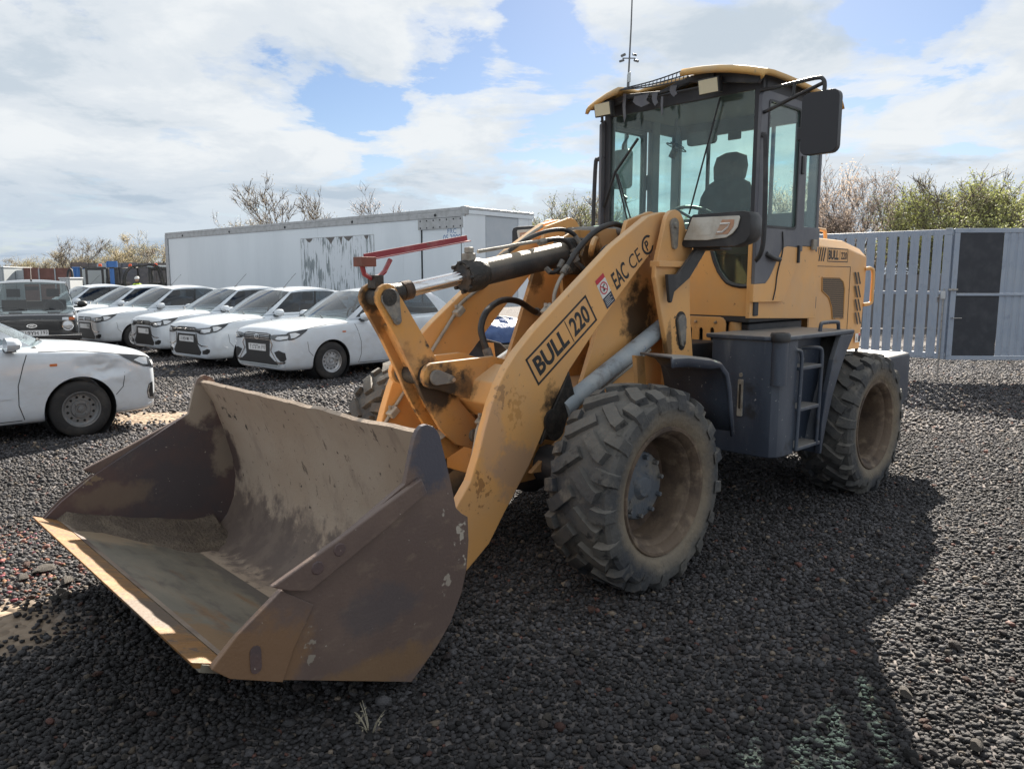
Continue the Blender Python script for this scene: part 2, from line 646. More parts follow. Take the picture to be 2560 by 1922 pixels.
mat('bucket_dark', (0.105, 0.066, 0.060), 0.55, over=[((0.07, 0.058, 0.062), 2.2, 0.45, 0.62, 6), ((0.20, 0.15, 0.11), 3.4, 0.56, 0.74, 9, None, 0.7), ((0.36, 0.32, 0.27), 45, 0.69, 0.72, 4)], bump=(80, 0.2), rvar=0.1, spots=[((1.55, -1.08, .93), (.14, .1, .20), (0.33, 0.27, 0.21), .95), ((1.42, -1.08, .60), (.10, .1, .22), (0.26, 0.21, 0.16), .8), ((2.05, -1.08, .45), (.3, .1, .10), (0.17, 0.125, 0.09), .7), ((2.2, -1.08, .56), (.14, .1, .03), (0.22, 0.16, 0.10), .8)])
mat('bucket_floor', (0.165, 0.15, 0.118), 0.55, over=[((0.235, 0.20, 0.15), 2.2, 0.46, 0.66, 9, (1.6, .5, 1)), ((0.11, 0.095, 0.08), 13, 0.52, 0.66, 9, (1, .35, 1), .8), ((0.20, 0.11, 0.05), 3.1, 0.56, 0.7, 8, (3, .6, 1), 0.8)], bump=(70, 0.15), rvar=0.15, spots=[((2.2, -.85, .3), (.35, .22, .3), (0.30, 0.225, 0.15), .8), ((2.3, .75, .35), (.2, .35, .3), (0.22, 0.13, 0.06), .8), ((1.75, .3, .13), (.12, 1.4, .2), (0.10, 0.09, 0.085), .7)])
mat('edge_steel', (0.22, 0.105, 0.026), 0.6, over=[((0.15, 0.08, 0.03), 14, 0.42, 0.6, 8, (.5, 2, 1)), ((0.27, 0.17, 0.07), 9, 0.52, 0.7, 8, (.4, 2, 1)), ((0.09, 0.06, 0.045), 26, .58, .66, 8)], bump=(60, 0.3), spots=[((2.4, .55, .4), (.2, .30, .2), (0.10, 0.075, 0.055), .9)])
mat('rubber', (0.045, 0.049, 0.056), 0.8, spec=0.3, over=[((0.115, 0.11, 0.10), 3.2, 0.38, 0.66, 9, None, 0.85), ((0.21, 0.19, 0.16), 8, 0.56, 0.76, 9, None, 0.8), ((0.026, 0.027, 0.029), 12, 0.58, 0.67, 7)], bump=(38, 0.6, .012), dust=((0.19, 0.175, 0.15), 0.45), radial=[(.45, .36, (0.215, 0.175, 0.125), .85)])
mat('rim_dirt', (0.12, 0.085, 0.058), 0.75, over=[((0.05, 0.034, 0.026), 4.5, 0.45, 0.65, 8), ((0.23, 0.175, 0.12), 7, 0.54, 0.70, 9)], bump=(60, 0.4))
mat('hub_grey', (0.085, 0.10, 0.12), 0.55, over=[((0.19, 0.17, 0.14), 9, 0.48, 0.7, 8), ((0.04, 0.04, 0.04), 20, 0.6, 0.7, 6)], bump=(60, 0.3))
mat('tank_black', (0.032, 0.043, 0.066), 0.45, over=[((0.10, 0.122, 0.155), 2.2, 0.46, 0.76, 9, (1, 1, .3), 0.7), ((0.20, 0.215, 0.225), 7, 0.60, 0.74, 9, (1, 1, .25), .5), ((0.03, 0.034, 0.042), 5, 0.58, 0.68, 8), ((0.32, 0.32, 0.31), 34, 0.67, 0.70, 5)], bump=(90, 0.12), dust=((0.36, 0.33, 0.29), 0.65), rvar=0.1)
mat('black_plastic', (0.022, 0.023, 0.026), 0.5, over=[((0.07, 0.07, 0.07), 6, 0.52, 0.78, 8)], bump=(120, 0.1), dust=((0.17, 0.16, 0.15), 0.35), rvar=0.12)
mat('cab_grey', (0.10, 0.105, 0.125), 0.5, over=[((0.16, 0.16, 0.165), 3, 0.45, 0.75, 8), ((0.25, 0.23, 0.2), 7, 0.62, 0.75, 8, (1, 1, .3), 0.6)], bump=(90, 0.08))
mat('cab_dark', (0.03, 0.032, 0.038), 0.55, over=[((0.075, 0.072, 0.07), 5, 0.52, 0.75, 8)])
mat('lining', (0.055, 0.058, 0.065), 0.85)
mat('seat_cloth', (0.03, 0.032, 0.036), 0.9, over=[((0.055, 0.055, 0.06), 9, 0.45, 0.65, 6)], bump=(200, 0.3))
mat('hose', (0.02, 0.02, 0.021), 0.5, over=[((0.08, 0.07, 0.06), 8, 0.5, 0.72, 8)], bump=(180, 0.1))
mat('pipe_grey', (0.33, 0.31, 0.27), 0.6, over=[((0.19, 0.16, 0.125), 9, 0.48, 0.68, 8)], bump=(80, 0.2))
mat('cyl_grey', (0.27, 0.31, 0.34), 0.55, over=[((0.40, 0.42, 0.42), 4, 0.45, 0.7, 8), ((0.12, 0.10, 0.09), 6, 0.58, 0.7, 8, (1, 1, 1), 0.8), ((0.05, 0.16, 0.32), 9, 0.70, 0.75, 4)], bump=(80, 0.1))
mat('cyl_dark', (0.028, 0.029, 0.031), 0.5, over=[((0.12, 0.10, 0.085), 4, 0.45, 0.75, 8, None, 0.8)], bump=(80, 0.2), dust=((0.40, 0.34, 0.25), 0.85))
mat('chrome', (0.75, 0.75, 0.76), 0.16, 1.0, over=[((0.42, 0.33, 0.22), 7, 0.55, 0.72, 8, (.6, 3, 3))])
mat('steel', (0.40, 0.39, 0.37), 0.4, 0.8, over=[((0.2, 0.17, 0.14), 20, 0.5, 0.7)])
mat('pin_grey', (0.17, 0.165, 0.155), 0.6, over=[((0.30, 0.27, 0.22), 12, 0.5, 0.7, 8), ((0.04, 0.035, 0.03), 9, 0.55, 0.7, 8)], bump=(60, 0.3))
mat('red_bar', (0.27, 0.035, 0.045), 0.5, over=[((0.40, 0.17, 0.16), 8, 0.55, 0.8, 8), ((0.2, 0.1, 0.08), 14, 0.62, 0.7)], dust=((0.55, 0.38, 0.36), 0.6))
mat('print_black', (0.022, 0.024, 0.028), 0.6, over=[((0.12, 0.09, 0.055), 60, 0.62, 0.68, 5)])
mat('print_white', (0.70, 0.70, 0.68), 0.5, over=[((0.5, 0.48, 0.44), 30, 0.5, 0.7)])
mat('print_red', (0.50, 0.03, 0.05), 0.5)
mat('print_navy', (0.02, 0.03, 0.06), 0.5)
mat('lens_clear', (0.52, 0.50, 0.44), 0.25, over=[((0.36, 0.32, 0.26), 7, 0.45, 0.7, 8)], coat=0.6)
mat('lens_amber', (0.42, 0.20, 0.10), 0.3, over=[((0.40, 0.30, 0.22), 9, 0.45, 0.7)], coat=0.5)
mat('led_yellow', (0.62, 0.57, 0.40), 0.3, bump=(160, 0.5))
mat('mirror_back', (0.018, 0.019, 0.024), 0.45)
mat('mirror_face', (0.8, 0.8, 0.8), 0.03, 1.0)
glass('cab_glass', (0.885, 0.98, 0.955), 0.75, 0.02, 0.06, (0.45, 0.58, 0.58))
# ================================================================== ground and gravel


SOIL = [(-2.75, 3.45, .75, .42), (-4.25, 9.1, .8, .5)]      # patches of bare soil


def ground_material():
    m = bpy.data.materials.new('gravel_ground')
    m.use_nodes = True
    nt = m.node_tree
    N, L = nt.nodes.new, nt.links.new
    b = nt.nodes['Principled BSDF']
    b.inputs['Roughness'].default_value = .9
    b.inputs['Specular IOR Level'].default_value = .3
    tc = N('ShaderNodeTexCoord')
    v = N('ShaderNodeTexVoronoi')
    v.inputs['Scale'].default_value = 16
    L(tc.outputs['Object'], v.inputs['Vector'])
    r = N('ShaderNodeValToRGB')
    cr = r.color_ramp
    cr.elements[0].position, cr.elements[0].color = 0.0, (.030, .028, .030, 1)
    cr.elements[1].position, cr.elements[1].color = 1.0, (.16, .145, .138, 1)
    sp = N('ShaderNodeSeparateColor')
    L(v.outputs['Color'], sp.inputs[0])
    L(sp.outputs[0], r.inputs[0])
    big = N('ShaderNodeTexNoise')
    big.inputs['Scale'].default_value = .35
    big.inputs['Detail'].default_value = 6
    L(tc.outputs['Object'], big.inputs['Vector'])
    mr = N('ShaderNodeMapRange')
    mr.inputs[1].default_value, mr.inputs[2].default_value = .50, .68
    mr.inputs[4].default_value = .4
    L(big.outputs[0], mr.inputs[0])
    mx = N('ShaderNodeMix')
    mx.data_type = 'RGBA'
    mx.inputs[7].default_value = (.15, .12, .10, 1)
    L(mr.outputs[0], mx.inputs[0])
    L(r.outputs[0], mx.inputs[6])
    # every stone rounded: distance to the cell centre as height
    v2 = N('ShaderNodeTexVoronoi')
    v2.inputs['Scale'].default_value = 16
    L(tc.outputs['Object'], v2.inputs['Vector'])
    bp = N('ShaderNodeBump')
    bp.invert = True
    bp.inputs['Strength'].default_value = 1.0
    bp.inputs['Distance'].default_value = .035
    L(v2.outputs['Distance'], bp.inputs['Height'])
    L(bp.outputs[0], b.inputs['Normal'])
    cur = mx.outputs[2]
    ob = N('ShaderNodeSeparateXYZ')
    nz = N('ShaderNodeTexNoise')
    nz.inputs['Scale'].default_value = 3
    nz.inputs['Detail'].default_value = 6
    L(tc.outputs['Object'], nz.inputs['Vector'])
    for cx, cy, rx, ry in SOIL:
        mp = N('ShaderNodeMapping')
        mp.vector_type = 'POINT'
        mp.inputs['Location'].default_value = (-cx / rx, -cy / ry, 0)
        mp.inputs['Scale'].default_value = (1 / rx, 1 / ry, 0)
        L(tc.outputs['Object'], mp.inputs[0])
        ln = N('ShaderNodeVectorMath')
        ln.operation = 'LENGTH'
        L(mp.outputs[0], ln.inputs[0])
        ad = N('ShaderNodeMath')
        ad.operation = 'ADD'
        L(ln.outputs['Value'], ad.inputs[0])
        L(nz.outputs[0], ad.inputs[1])
        rg = N('ShaderNodeMapRange')
        rg.inputs[1].default_value, rg.inputs[2].default_value = 1.55, 1.15
        L(ad.outputs[0], rg.inputs[0])
        m2 = N('ShaderNodeMix')
        m2.data_type = 'RGBA'
        m2.inputs[7].default_value = (.26, .20, .145, 1)
        L(rg.outputs[0], m2.inputs[0])
        L(cur, m2.inputs[6])
        cur = m2.outputs[2]
    L(cur, b.inputs['Base Color'])
    MATS['gravel_ground'] = m


ground_material()
mat('stone', (.08, .07, .07), .74, spec=.34, attr='tone', bump=(130, 1.0, .008))
gm = MB()
gm.add([(-900, -60, 0), (900, -60, 0), (900, 1800, 0), (-900, 1800, 0)], [(0, 1, 2, 3)])
ground = gm.build('ground', 'gravel_ground', None, recalc=False)
tag(ground, kind='structure')


def ico(sub):
    bm = bmesh.new()
    bmesh.ops.create_icosphere(bm, subdivisions=sub, radius=1)
    v = np.array([p.co[:] for p in bm.verts])
    f = np.array([[q.index for q in p.verts] for p in bm.faces])
    bm.free()
    return v, f


rng = np.random.default_rng(7)


def stone_shapes(base, n):
    v0, f = base
    out = []
    for i in range(n):
        v = v0.copy()
        # a few random planes cut the ball, as in broken rock
        for k in range(9):
            d = rng.normal(size=3)
            d /= np.linalg.norm(d)
            h = rng.uniform(.55, .85)
            t = v @ d
            ov = np.maximum(t - h, 0)
            v -= np.outer(ov, d)
        v *= rng.uniform(.93, 1.07, size=(len(v), 1))
        v *= np.array([rng.uniform(.85, 1.25), rng.uniform(.75, 1.05), rng.uniform(.55, .85)])
        out.append(v)
    return out, f


def tones(n):
    g = rng.beta(2.2, 4.0, n) * .082 + .006
    col = np.stack([g * .97, g * .97, g * 1.06], 1)
    red = rng.random(n)
    rs = red < .012
    col[rs] = np.stack([g[rs] * 1.7 + .025, g[rs] * .85 + .012, g[rs] * .7 + .01], 1)
    tan = (red > .975)
    col[tan] = np.stack([g[tan] * 1.7 + .05, g[tan] * 1.45 + .04, g[tan] * 1.2 + .03], 1)
    return col


def scatter(y0, y1, sp, size, margin):
    """jittered grid inside the widened view wedge"""
    X = max(abs(y1), 3) * .70 + margin
    nx, ny = int(2 * X / sp), int((y1 - y0) / sp)
    gx, gy = np.meshgrid(np.arange(nx), np.arange(ny))
    x = -X + (gx.ravel() + rng.random(nx * ny)) * sp
    y = y0 + (gy.ravel() + rng.random(nx * ny)) * sp
    k = np.abs(x) < (np.maximum(y, 0) * .70 + margin)
    for cx, cy, rx, ry in SOIL:
        d = np.hypot((x - cx) / rx, (y - cy) / ry)
        k &= rng.random(len(x)) < np.clip((d - .45) / .65, .03, 1)
    return np.stack([x[k], y[k]], 1)


def reddish(P):
    """brick-red grit lies in two patches"""
    w = np.zeros(len(P))
    for cx, cy, r in ((-3.35, 4.6, .45), (-2.75, 4.0, .35)):
        w = np.maximum(w, np.clip(1.3 - np.hypot(P[:, 0] - cx, P[:, 1] - cy) / r, 0, 1))
    return w


def gravel(name, P, base, size, nshape, mul=1.0, zs=.25):
    shapes, f = stone_shapes(base, nshape)
    n = len(P)
    which = rng.integers(0, nshape, n)
    ang = rng.random(n) * 2 * np.pi
    tilt = rng.normal(0, .35, n)
    s = size * np.exp(rng.normal(0, .26, n))
    V = np.stack([shapes[i] for i in range(nshape)])[which]       # n, nv, 3
    V = V * s[:, None, None]
    ct, st = np.cos(tilt), np.sin(tilt)
    y = V[:, :, 1] * ct[:, None] - V[:, :, 2] * st[:, None]
    z = V[:, :, 1] * st[:, None] + V[:, :, 2] * ct[:, None]
    x = V[:, :, 0]
    ca, sa = np.cos(ang), np.sin(ang)
    X = x * ca[:, None] - y * sa[:, None] + P[:, 0][:, None]
    Y = x * sa[:, None] + y * ca[:, None] + P[:, 1][:, None]
    Z = z + (s * (zs + rng.random(n) * .35))[:, None]
    nv = V.shape[1]
    co = np.stack([X, Y, Z], 2).reshape(-1, 3)
    F = (f[None] + (np.arange(n) * nv)[:, None, None]).reshape(-1, 3)
    me = bpy.data.meshes.new(name)
    me.vertices.add(len(co))
    me.vertices.foreach_set('co', co.astype(np.float32).ravel())
    me.loops.add(F.size)
    me.loops.foreach_set('vertex_index', F.astype(np.int32).ravel())
    me.polygons.add(len(F))
    me.polygons.foreach_set('loop_start', np.arange(0, F.size, 3, dtype=np.int32))
    me.update(calc_edges=True)
    me.polygons.foreach_set('use_smooth', np.ones(len(F), dtype=bool))
    at = me.attributes.new('tone', 'FLOAT_COLOR', 'POINT')
    c = tones(n)
    w = reddish(P)
    k = rng.random(n) < w * .30
    c[k] = np.stack([rng.uniform(.11, .20, k.sum()), rng.uniform(.05, .10, k.sum()), rng.uniform(.04, .08, k.sum())], 1)
    c *= np.array([mul * 1.03, mul, mul * .97])  # mul: farther stones paler, for dust and for sunlit brightness put into the colour
    lowf = np.sin(P[:, 0] * 1.3 + 1.7 * np.sin(P[:, 1] * .8)) + np.sin(P[:, 1] * 1.9 + 1.1 * np.sin(P[:, 0] * 1.1 + 2)) + .7 * np.sin(P[:, 0] * 3.7 - P[:, 1] * 2.9)
    c *= (1 + .16 * lowf)[:, None]                       # dusty and darker patches
    c4 = np.concatenate([c, np.ones((n, 1))], 1)
    at.data.foreach_set('color', np.repeat(c4, nv, 0).astype(np.float32).ravel())
    o = bpy.data.objects.new(name, me)
    COL.objects.link(o)
    me.materials.append(MATS['stone'])
    o.parent = ground
    tag(o, kind='stuff')
    return o


BARE = lambda P: P
I1, I2 = ico(1), ico(2)
OCT = (np.array([(1, 0, 0), (-1, 0, 0), (0, 1, 0), (0, -1, 0), (0, 0, 1.0), (0, 0, -1)]), np.array([(0, 2, 4), (2, 1, 4), (1, 3, 4), (3, 0, 4), (2, 0, 5), (1, 2, 5), (3, 1, 5), (0, 3, 5)]))
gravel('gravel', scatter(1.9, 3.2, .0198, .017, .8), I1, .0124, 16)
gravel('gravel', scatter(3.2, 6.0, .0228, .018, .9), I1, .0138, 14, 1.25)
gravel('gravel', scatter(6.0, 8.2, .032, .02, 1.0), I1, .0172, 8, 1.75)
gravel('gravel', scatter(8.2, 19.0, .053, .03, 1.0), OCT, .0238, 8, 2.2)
# the stones that show largest, one by one
shapes, f = stone_shapes(I2, 10)
big_m = []
for i, v in enumerate(shapes):
    me = bpy.data.meshes.new('stone')
    me.from_pydata([tuple(p) for p in v], [], [tuple(int(a) for a in t) for t in f])
    at = me.attributes.new('tone', 'FLOAT_COLOR', 'POINT')
    c = ((.10, .09, .085), (.14, .12, .11), (.06, .055, .055), (.16, .085, .065), (.09, .08, .08), (.17, .15, .13), (.05, .045, .05), (.12, .10, .10), (.07, .065, .065), (.11, .105, .10))[i]
    c = tuple(q * .62 for q in c)
    at.data.foreach_set('color', np.tile(np.array([*c, 1], np.float32), len(v)))
    me.materials.append(MATS['stone'])
    big_m.append(me)
random.seed(11)
for i in range(300):
    yy = 2.15 + 2.9 * random.random() ** 1.5
    xx = random.uniform(-.68, .68) * yy
    o = bpy.data.objects.new('stone', random.choice(big_m))
    COL.objects.link(o)
    o.parent = ground
    s = random.uniform(.014, .023)
    if random.random() < .06:
        s *= 1.5
    o.scale = (s, s, s * .9)
    o.location = (xx, yy, s * .55 + .012)
    o.rotation_euler = (random.uniform(-.4, .4), random.uniform(-.4, .4), random.uniform(0, 6.28))
# flat pale slabs and a dried weed in the gravel
for (pu, pv, sx, sy) in ((116, 1432, .085, .05), (170, 1462, .06, .035), (60, 1455, .05, .03), (150, 1490, .035, .025), (2260, 1745, .05, .03), (2440, 1880, .04, .03)):
    o = bpy.data.objects.new('stone', big_m[5])
    COL.objects.link(o)
    o.parent = ground
    p = ground_at(pu, pv)
    o.location = (p.x, p.y, .03)
    o.scale = (sx, sy, .022)
    o.rotation_euler = (.1, .05, random.uniform(0, 3))
mat('dry_weed', (.30, .27, .20), .9)
wd = MB()
random.seed(2)
for i in range(9):
    a = random.uniform(0, 6.28)
    l = random.uniform(.04, .10)
    b = Vector((.012 * math.cos(a), .012 * math.sin(a), 0))
    wd.tube([b, b * 2 + Vector((math.cos(a) * .01, math.sin(a) * .01, l * .6)), b * 3 + Vector((math.cos(a) * .025, math.sin(a) * .025, l))], [.0022, .0008], 4, 2)
    for k in range(2):
        q = b * 2.2 + Vector((math.cos(a) * .018, math.sin(a) * .018, l * (.5 + .2 * k)))
        wd.tube([q, q + Vector((random.uniform(-.014, .014), random.uniform(-.014, .014), .008))], [.003, .0006], 4)
wo = wd.build('dry_weed', 'dry_weed')
wo.location = ground_at(926, 1830)
tag(wo, 'tiny pale dried weed growing in the gravel before the bucket', 'weed')
# ================================================================== fences, trailer, trees
mat('gate_paint', (0.30, 0.355, 0.44), .5, over=[((0.34, 0.39, 0.46), 2.2, .45, .7, 6), ((0.24, 0.285, 0.36), 7, .55, .75, 6), ((0.20, 0.17, 0.14), 5, .62, .75, 9, (3, 3, .3), .5)], bump=(30, .05))
mat('gate_dark', (0.028, 0.032, 0.042), .6, over=[((0.05, 0.055, 0.065), 5, .45, .7, 6)])
mat('post_white', (0.5, 0.53, 0.55), .6)
mat('brown_board', (0.17, 0.085, 0.07), .8, over=[((0.24, 0.12, 0.10), 3, .4, .7)])
mat('grey_board', (0.12, 0.115, 0.115), .8, over=[((0.18, 0.16, 0.15), 4, .4, .7)])
mat('blue_sheet', (0.06, 0.18, 0.46), .5, over=[((0.09, 0.22, 0.50), 3, .4, .7)])
mat('pale_sheet', (0.42, 0.46, 0.48), .5)
mat('trailer_white', (0.72, 0.78, 0.83), .42, over=[((0.65, 0.71, 0.76), .9, .42, .7, 7, (1, 1, .25)), ((0.40, 0.43, 0.45), 2.0, .62, .8, 8, (3, 3, .3), .5)], bump=(8, .04), rvar=.1)
mat('trailer_end', (0.42, 0.47, 0.52), .5, over=[((0.48, 0.52, 0.56), 3, .4, .7)])
mat('alu', (0.42, 0.43, 0.44), .42, .55, over=[((0.30, 0.31, 0.31), 6, .45, .7, 6)])
mat('dark_gap', (0.02, 0.024, 0.028), .7)
mat('blue_print', (0.06, 0.17, 0.38), .6, over=[((0.5, 0.53, 0.56), 14, .58, .66, 5)])
mat('tarp_blue', (0.05, 0.10, 0.25), .5, over=[((0.10, 0.16, 0.32), 3, .45, .7, 7)], bump=(9, .5, .05))
mat('wood_old', (0.24, 0.19, 0.13), .85, over=[((0.13, 0.10, 0.075), 5, .45, .65, 8, (1, 6, 6))])
mat('bark', (0.12, 0.10, 0.085), .9, over=[((0.19, 0.165, 0.14), 6, .45, .7)])
mat('mast_steel', (0.13, 0.135, 0.14), .5, .3)
for nm, c1, c2 in (('leaf_olive', (.16, .155, .07), (.10, .11, .055)), ('leaf_green', (.135, .15, .06), (.19, .19, .085)), ('blossom', (.30, .245, .225), (.21, .17, .155)), ('bud_tan', (.21, .18, .12), (.15, .13, .09))):
    m_ = mat(nm, c1, .7, over=[(c2, .8, .35, .65, 3)])
    nt_ = m_.node_tree                                  # thin leaves let light through
    tl_ = nt_.nodes.new('ShaderNodeBsdfTranslucent')
    tl_.inputs[0].default_value = (c1[0] * .8, c1[1] * .8, c1[2] * .7, 1)
    ad_ = nt_.nodes.new('ShaderNodeAddShader')
    nt_.links.new(nt_.nodes['Principled BSDF'].outputs[0], ad_.inputs[0])
    nt_.links.new(tl_.outputs[0], ad_.inputs[1])
    nt_.links.new(ad_.outputs[0], nt_.nodes['Material Output'].inputs[0])


def scraped_material():
    """bare grey-blue board with torn remains of a white film in vertical streaks"""
    m = mat('torn_white_film', (0.60, 0.64, 0.66), .5)
    nt = m.node_tree
    N, L = nt.nodes.new, nt.links.new
    tc = N('ShaderNodeTexCoord')

    def nz(scale, sc3, det):
        mp = N('ShaderNodeMapping')
        mp.inputs['Scale'].default_value = sc3
        L(tc.outputs['Object'], mp.inputs[0])
        t = N('ShaderNodeTexNoise')
        t.inputs['Scale'].default_value = scale
        t.inputs['Detail'].default_value = det
        t.inputs['Roughness'].default_value = .7
        t.inputs['Distortion'].default_value = .6
        L(mp.outputs[0], t.inputs['Vector'])
        return t.outputs[0]
    a, b = nz(13, (1, 1, .10), 7), nz(1.3, (1, 1, .7), 2)
    ad = N('ShaderNodeMath')
    ad.operation = 'MULTIPLY_ADD'
    L(b, ad.inputs[0])
    ad.inputs[1].default_value = .55
    L(a, ad.inputs[2])
    r = N('ShaderNodeMapRange')
    r.inputs[1].default_value, r.inputs[2].default_value = .81, .83
    L(ad.outputs[0], r.inputs[0])
    mx = N('ShaderNodeMix')
    mx.data_type = 'RGBA'
    mx.inputs[6].default_value = (.68, .73, .78, 1)
    mx.inputs[7].default_value = (.22, .26, .28, 1)
    L(r.outputs[0], mx.inputs[0])
    L(mx.outputs[2], nt.nodes['Principled BSDF'].inputs['Base Color'])


scraped_material()

# ---- the gate on the right: a leaf of spaced slats and a leaf of sheet panels
GP = Vector((7.03, 12.47, 0))


def local_frame(name, P, d, label, cat, group=None):
    e = empty(name, P, math.atan2(d[1], d[0]))
    tag(e, label, cat, group)
    return e


g = local_frame('slat_gate', GP, (-.72, .69), 'blue-grey gate leaf of upright slats with narrow gaps behind the loader', 'gate')
LW = 4.4
ZB0, ZB1 = .36, 2.44
MB().box(0, LW, -.03, .03, ZB1 - .09, ZB1).build('top_rail', 'gate_paint', g, None, .006)
MB().box(0, LW, -.03, .03, ZB0, ZB0 + .10).build('bottom_rail', 'gate_paint', g, None, .006)
MB().box(.11, LW, -.026, .026, 1.405, 1.455).build('middle_rail', 'gate_paint', g, None, .004)
MB().box(0, .115, -.032, .032, ZB0 + .101, ZB1 - .091).build('gate_post', 'gate_paint', g, None, .006)
MB().box(.02, .10, -.04, .04, ZB1 + .001, ZB1 + .02).build('post_cap', 'post_white', g)
x = .205
i = 0
while x < LW - .1:
    MB().prism([(x - .068, .0275), (x - .05, .040), (x - .02, .040), (x - .012, .0345), (x + .012, .0345), (x + .02, .040), (x + .05, .040), (x + .068, .0275), (x + .066, .0265), (x - .066, .0265)], ZB0 + .03, ZB1 - .03, 'z').build('slat', 'gate_paint', g)
    x += .172
MB().cyl((.06, .045, 0.0), (.06, .045, 1.5), .011, 8).build('drop_bolt', 'steel', g)
MB().box(.03, .10, .036, .06, 1.33, 1.46).build('padlock', 'post_white', g, None, .01)
MB().tube([(.13, .05, 1.28), (.13, .09, 1.36), (.10, .09, 1.38)], .01, 6).build('handle', 'steel', g)

g = local_frame('panel_gate', GP + Vector((.02, 0, 0)), (1, -.045), 'blue-grey sheet metal gate leaf with two dark upright panels', 'gate')
LW = 5.0
MB().box(.0, LW, -.03, .03, ZB1 - .06, ZB1 + .01).build('top_rail', 'gate_paint', g, None, .006)
MB().box(.0, LW, -.03, .03, ZB0 - .01, ZB0 + .06).build('bottom_rail', 'gate_paint', g, None, .006)
MB().box(.0, .085, -.031, .031, ZB0 + .061, ZB1 - .061).build('gate_post', 'gate_paint', g, None, .006)
MB().box(.086, LW, -.040, .02, 1.385, 1.425).build('middle_rail', 'gate_paint', g, None, .004)
for z0, z1 in ((ZB0 + .061, 1.384), (1.426, ZB1 - .061)):
    MB().box(.088, .765, -.02, .0, z0, z1).build('dark_panel', 'gate_dark', g, None, .003)
    pts = []
    xx = .768
    while xx < LW - .02:
        pts += [(xx, -.022), (xx + .06, -.022), (xx + .075, -.010), (xx + .10, -.010), (xx + .115, -.022)]
        xx += .115
    poly = pts + [(p[0], p[1] + .003) for p in reversed(pts)]
    MB().prism(poly, z0, z1, 'z').build('sheet_panel', 'gate_paint', g)
MB().tube([(.03, -.04, 1.03), (.03, -.09, 1.03), (.17, -.09, 1.03)], .009, 6).build('handle', 'steel', g)
MB().box(-.05, .10, -.05, -.032, 1.47, 1.50).build('latch', 'steel', g)

# low wall of old fence behind the gate seen between the slats
fb = local_frame('board_fence', Vector((5.0, 25.6, 0)), (1, .02), 'grey board fence standing behind the gate under the trees', 'fence')
for i in range(17):
    MB().box(i * 1.6, i * 1.6 + 1.57, -.03, .03, .05, 1.8).build('panel', 'grey_board', fb)

# ---- white box trailer behind the cars
TA, TB = Vector((-1.10, 18.35, 0)), Vector((-12.75, 28.75, 0))
tl = (TB - TA).length
td_ = (TB - TA).normalized()
TT, TZ = 3.31, .95
tr = local_frame('box_trailer', TA, td_, 'long white box trailer with torn film patch and riveted rail behind parked cars', 'trailer')
# local x runs from the rear corner to the far end, local -y is behind it... the side towards the cars is y = 0
TW = 2.5
sgn = -1 if Vector((-td_.y, td_.x, 0)).y > 0 else 1     # which local y points away from the camera
aw = 1 if Vector((-td_.y, td_.x, 0)).dot(TA) > 0 else -1
MB().box(.06, tl - .06, aw * .03, aw * (TW - .03), TZ, TT - .06).build('box_body', 'trailer_white', tr)
MB().box(0, tl, -aw * .012, aw * TW, TT - .06, TT + .02).build('roof', 'alu', tr, None, .01)
MB().box(0, tl, -aw * .022, aw * .02, TT - .20, TT - .061).build('top_rail', 'alu', tr, None, .006)
MB().box(0, tl, -aw * .022, aw * .02, TZ - .05, TZ + .12).build('bottom_rail', 'alu', tr, None, .006)
MB().box(0, .09, -aw * .03, aw * .06, TZ + .121, TT - .201).build('corner_post', 'trailer_white', tr, None, .006)
MB().box(tl - .22, tl, -aw * .03, aw * .06, TZ + .121, TT - .201).build('corner_post', 'alu', tr, None, .006)
MB().box(-.02, .12, -aw * .032, aw * .12, TT - .16, TT + .03).build('corner_casting', 'alu', tr, None, .01)
MB().box(1.56, tl - .23, aw * .004, aw * .03, TZ + .122, TT - .202).build('side_panel', 'trailer_white', tr)
MB().box(.10, 1.50, aw * .006, aw * .03, TZ + .122, TT - .202).build('service_door', 'trailer_white', tr, None, .004)
for xx in (1.505, .092):
    MB().box(xx, xx + .045, -aw * .004, aw * .0055, TZ + .122, TT - .40).build('door_seal', 'dark_gap', tr)
hp = MB().box(.03, 1.62, -aw * .034, -aw * .002, TT - .46, TT - .21).build('riveted_plate', 'alu', tr, None, .003)
for i in range(7):
    for zz in (TT - .42, TT - .25):
        MB().lathe([(0, .012), (.018, .008), (.022, 0)], 6, Matrix.Translation((.12 + i * .235, -aw * .034, zz)) @ Matrix.Rotation(math.pi if aw > 0 else 0, 4, 'X')).build('rivet', 'dark_gap', hp, 40)
for i in range(5):
    MB().lathe([(0, .02), (.035, .012), (.04, 0)], 8, Matrix.Translation((1.0 + i * 3.3, -aw * .022, TT - .13)) @ Matrix.Rotation(math.pi if aw > 0 else 0, 4, 'X')).build('marker_lamp', 'dark_gap', tr, 40)
mb = MB()
rgt = (-1, 0, 0)
put_text(mb, 'FRC', (.45, -aw * .001 + aw * .0045, TT - .525), rgt, (0, 0, 1), .11, .30, .0)
put_text(mb, '05.2000', (.45, -aw * .001 + aw * .0045, TT - .675), rgt, (0, 0, 1), .14, .60, .0)
mb.build('lettering', 'blue_print', tr, recalc=False)
FX0, FX1 = 3.42, 6.82
FZ1 = TT - .50
MB().box(FX0, FX1, -aw * .0005, aw * .0035, TZ + .2, FZ1).build('torn_film', 'torn_white_film', tr)
for z0, z1, x0, x1 in ((FZ1, FZ1 + .012, FX0, FX1), (TZ + .2, FZ1, FX0 - .012, FX0), (TZ + .2, FZ1, FX1, FX1 + .012)):
    MB().box(x0, x1, -aw * .004, aw * .003, z0, z1).build('film_frame', 'alu', tr)
mb = MB()
random.seed(4)
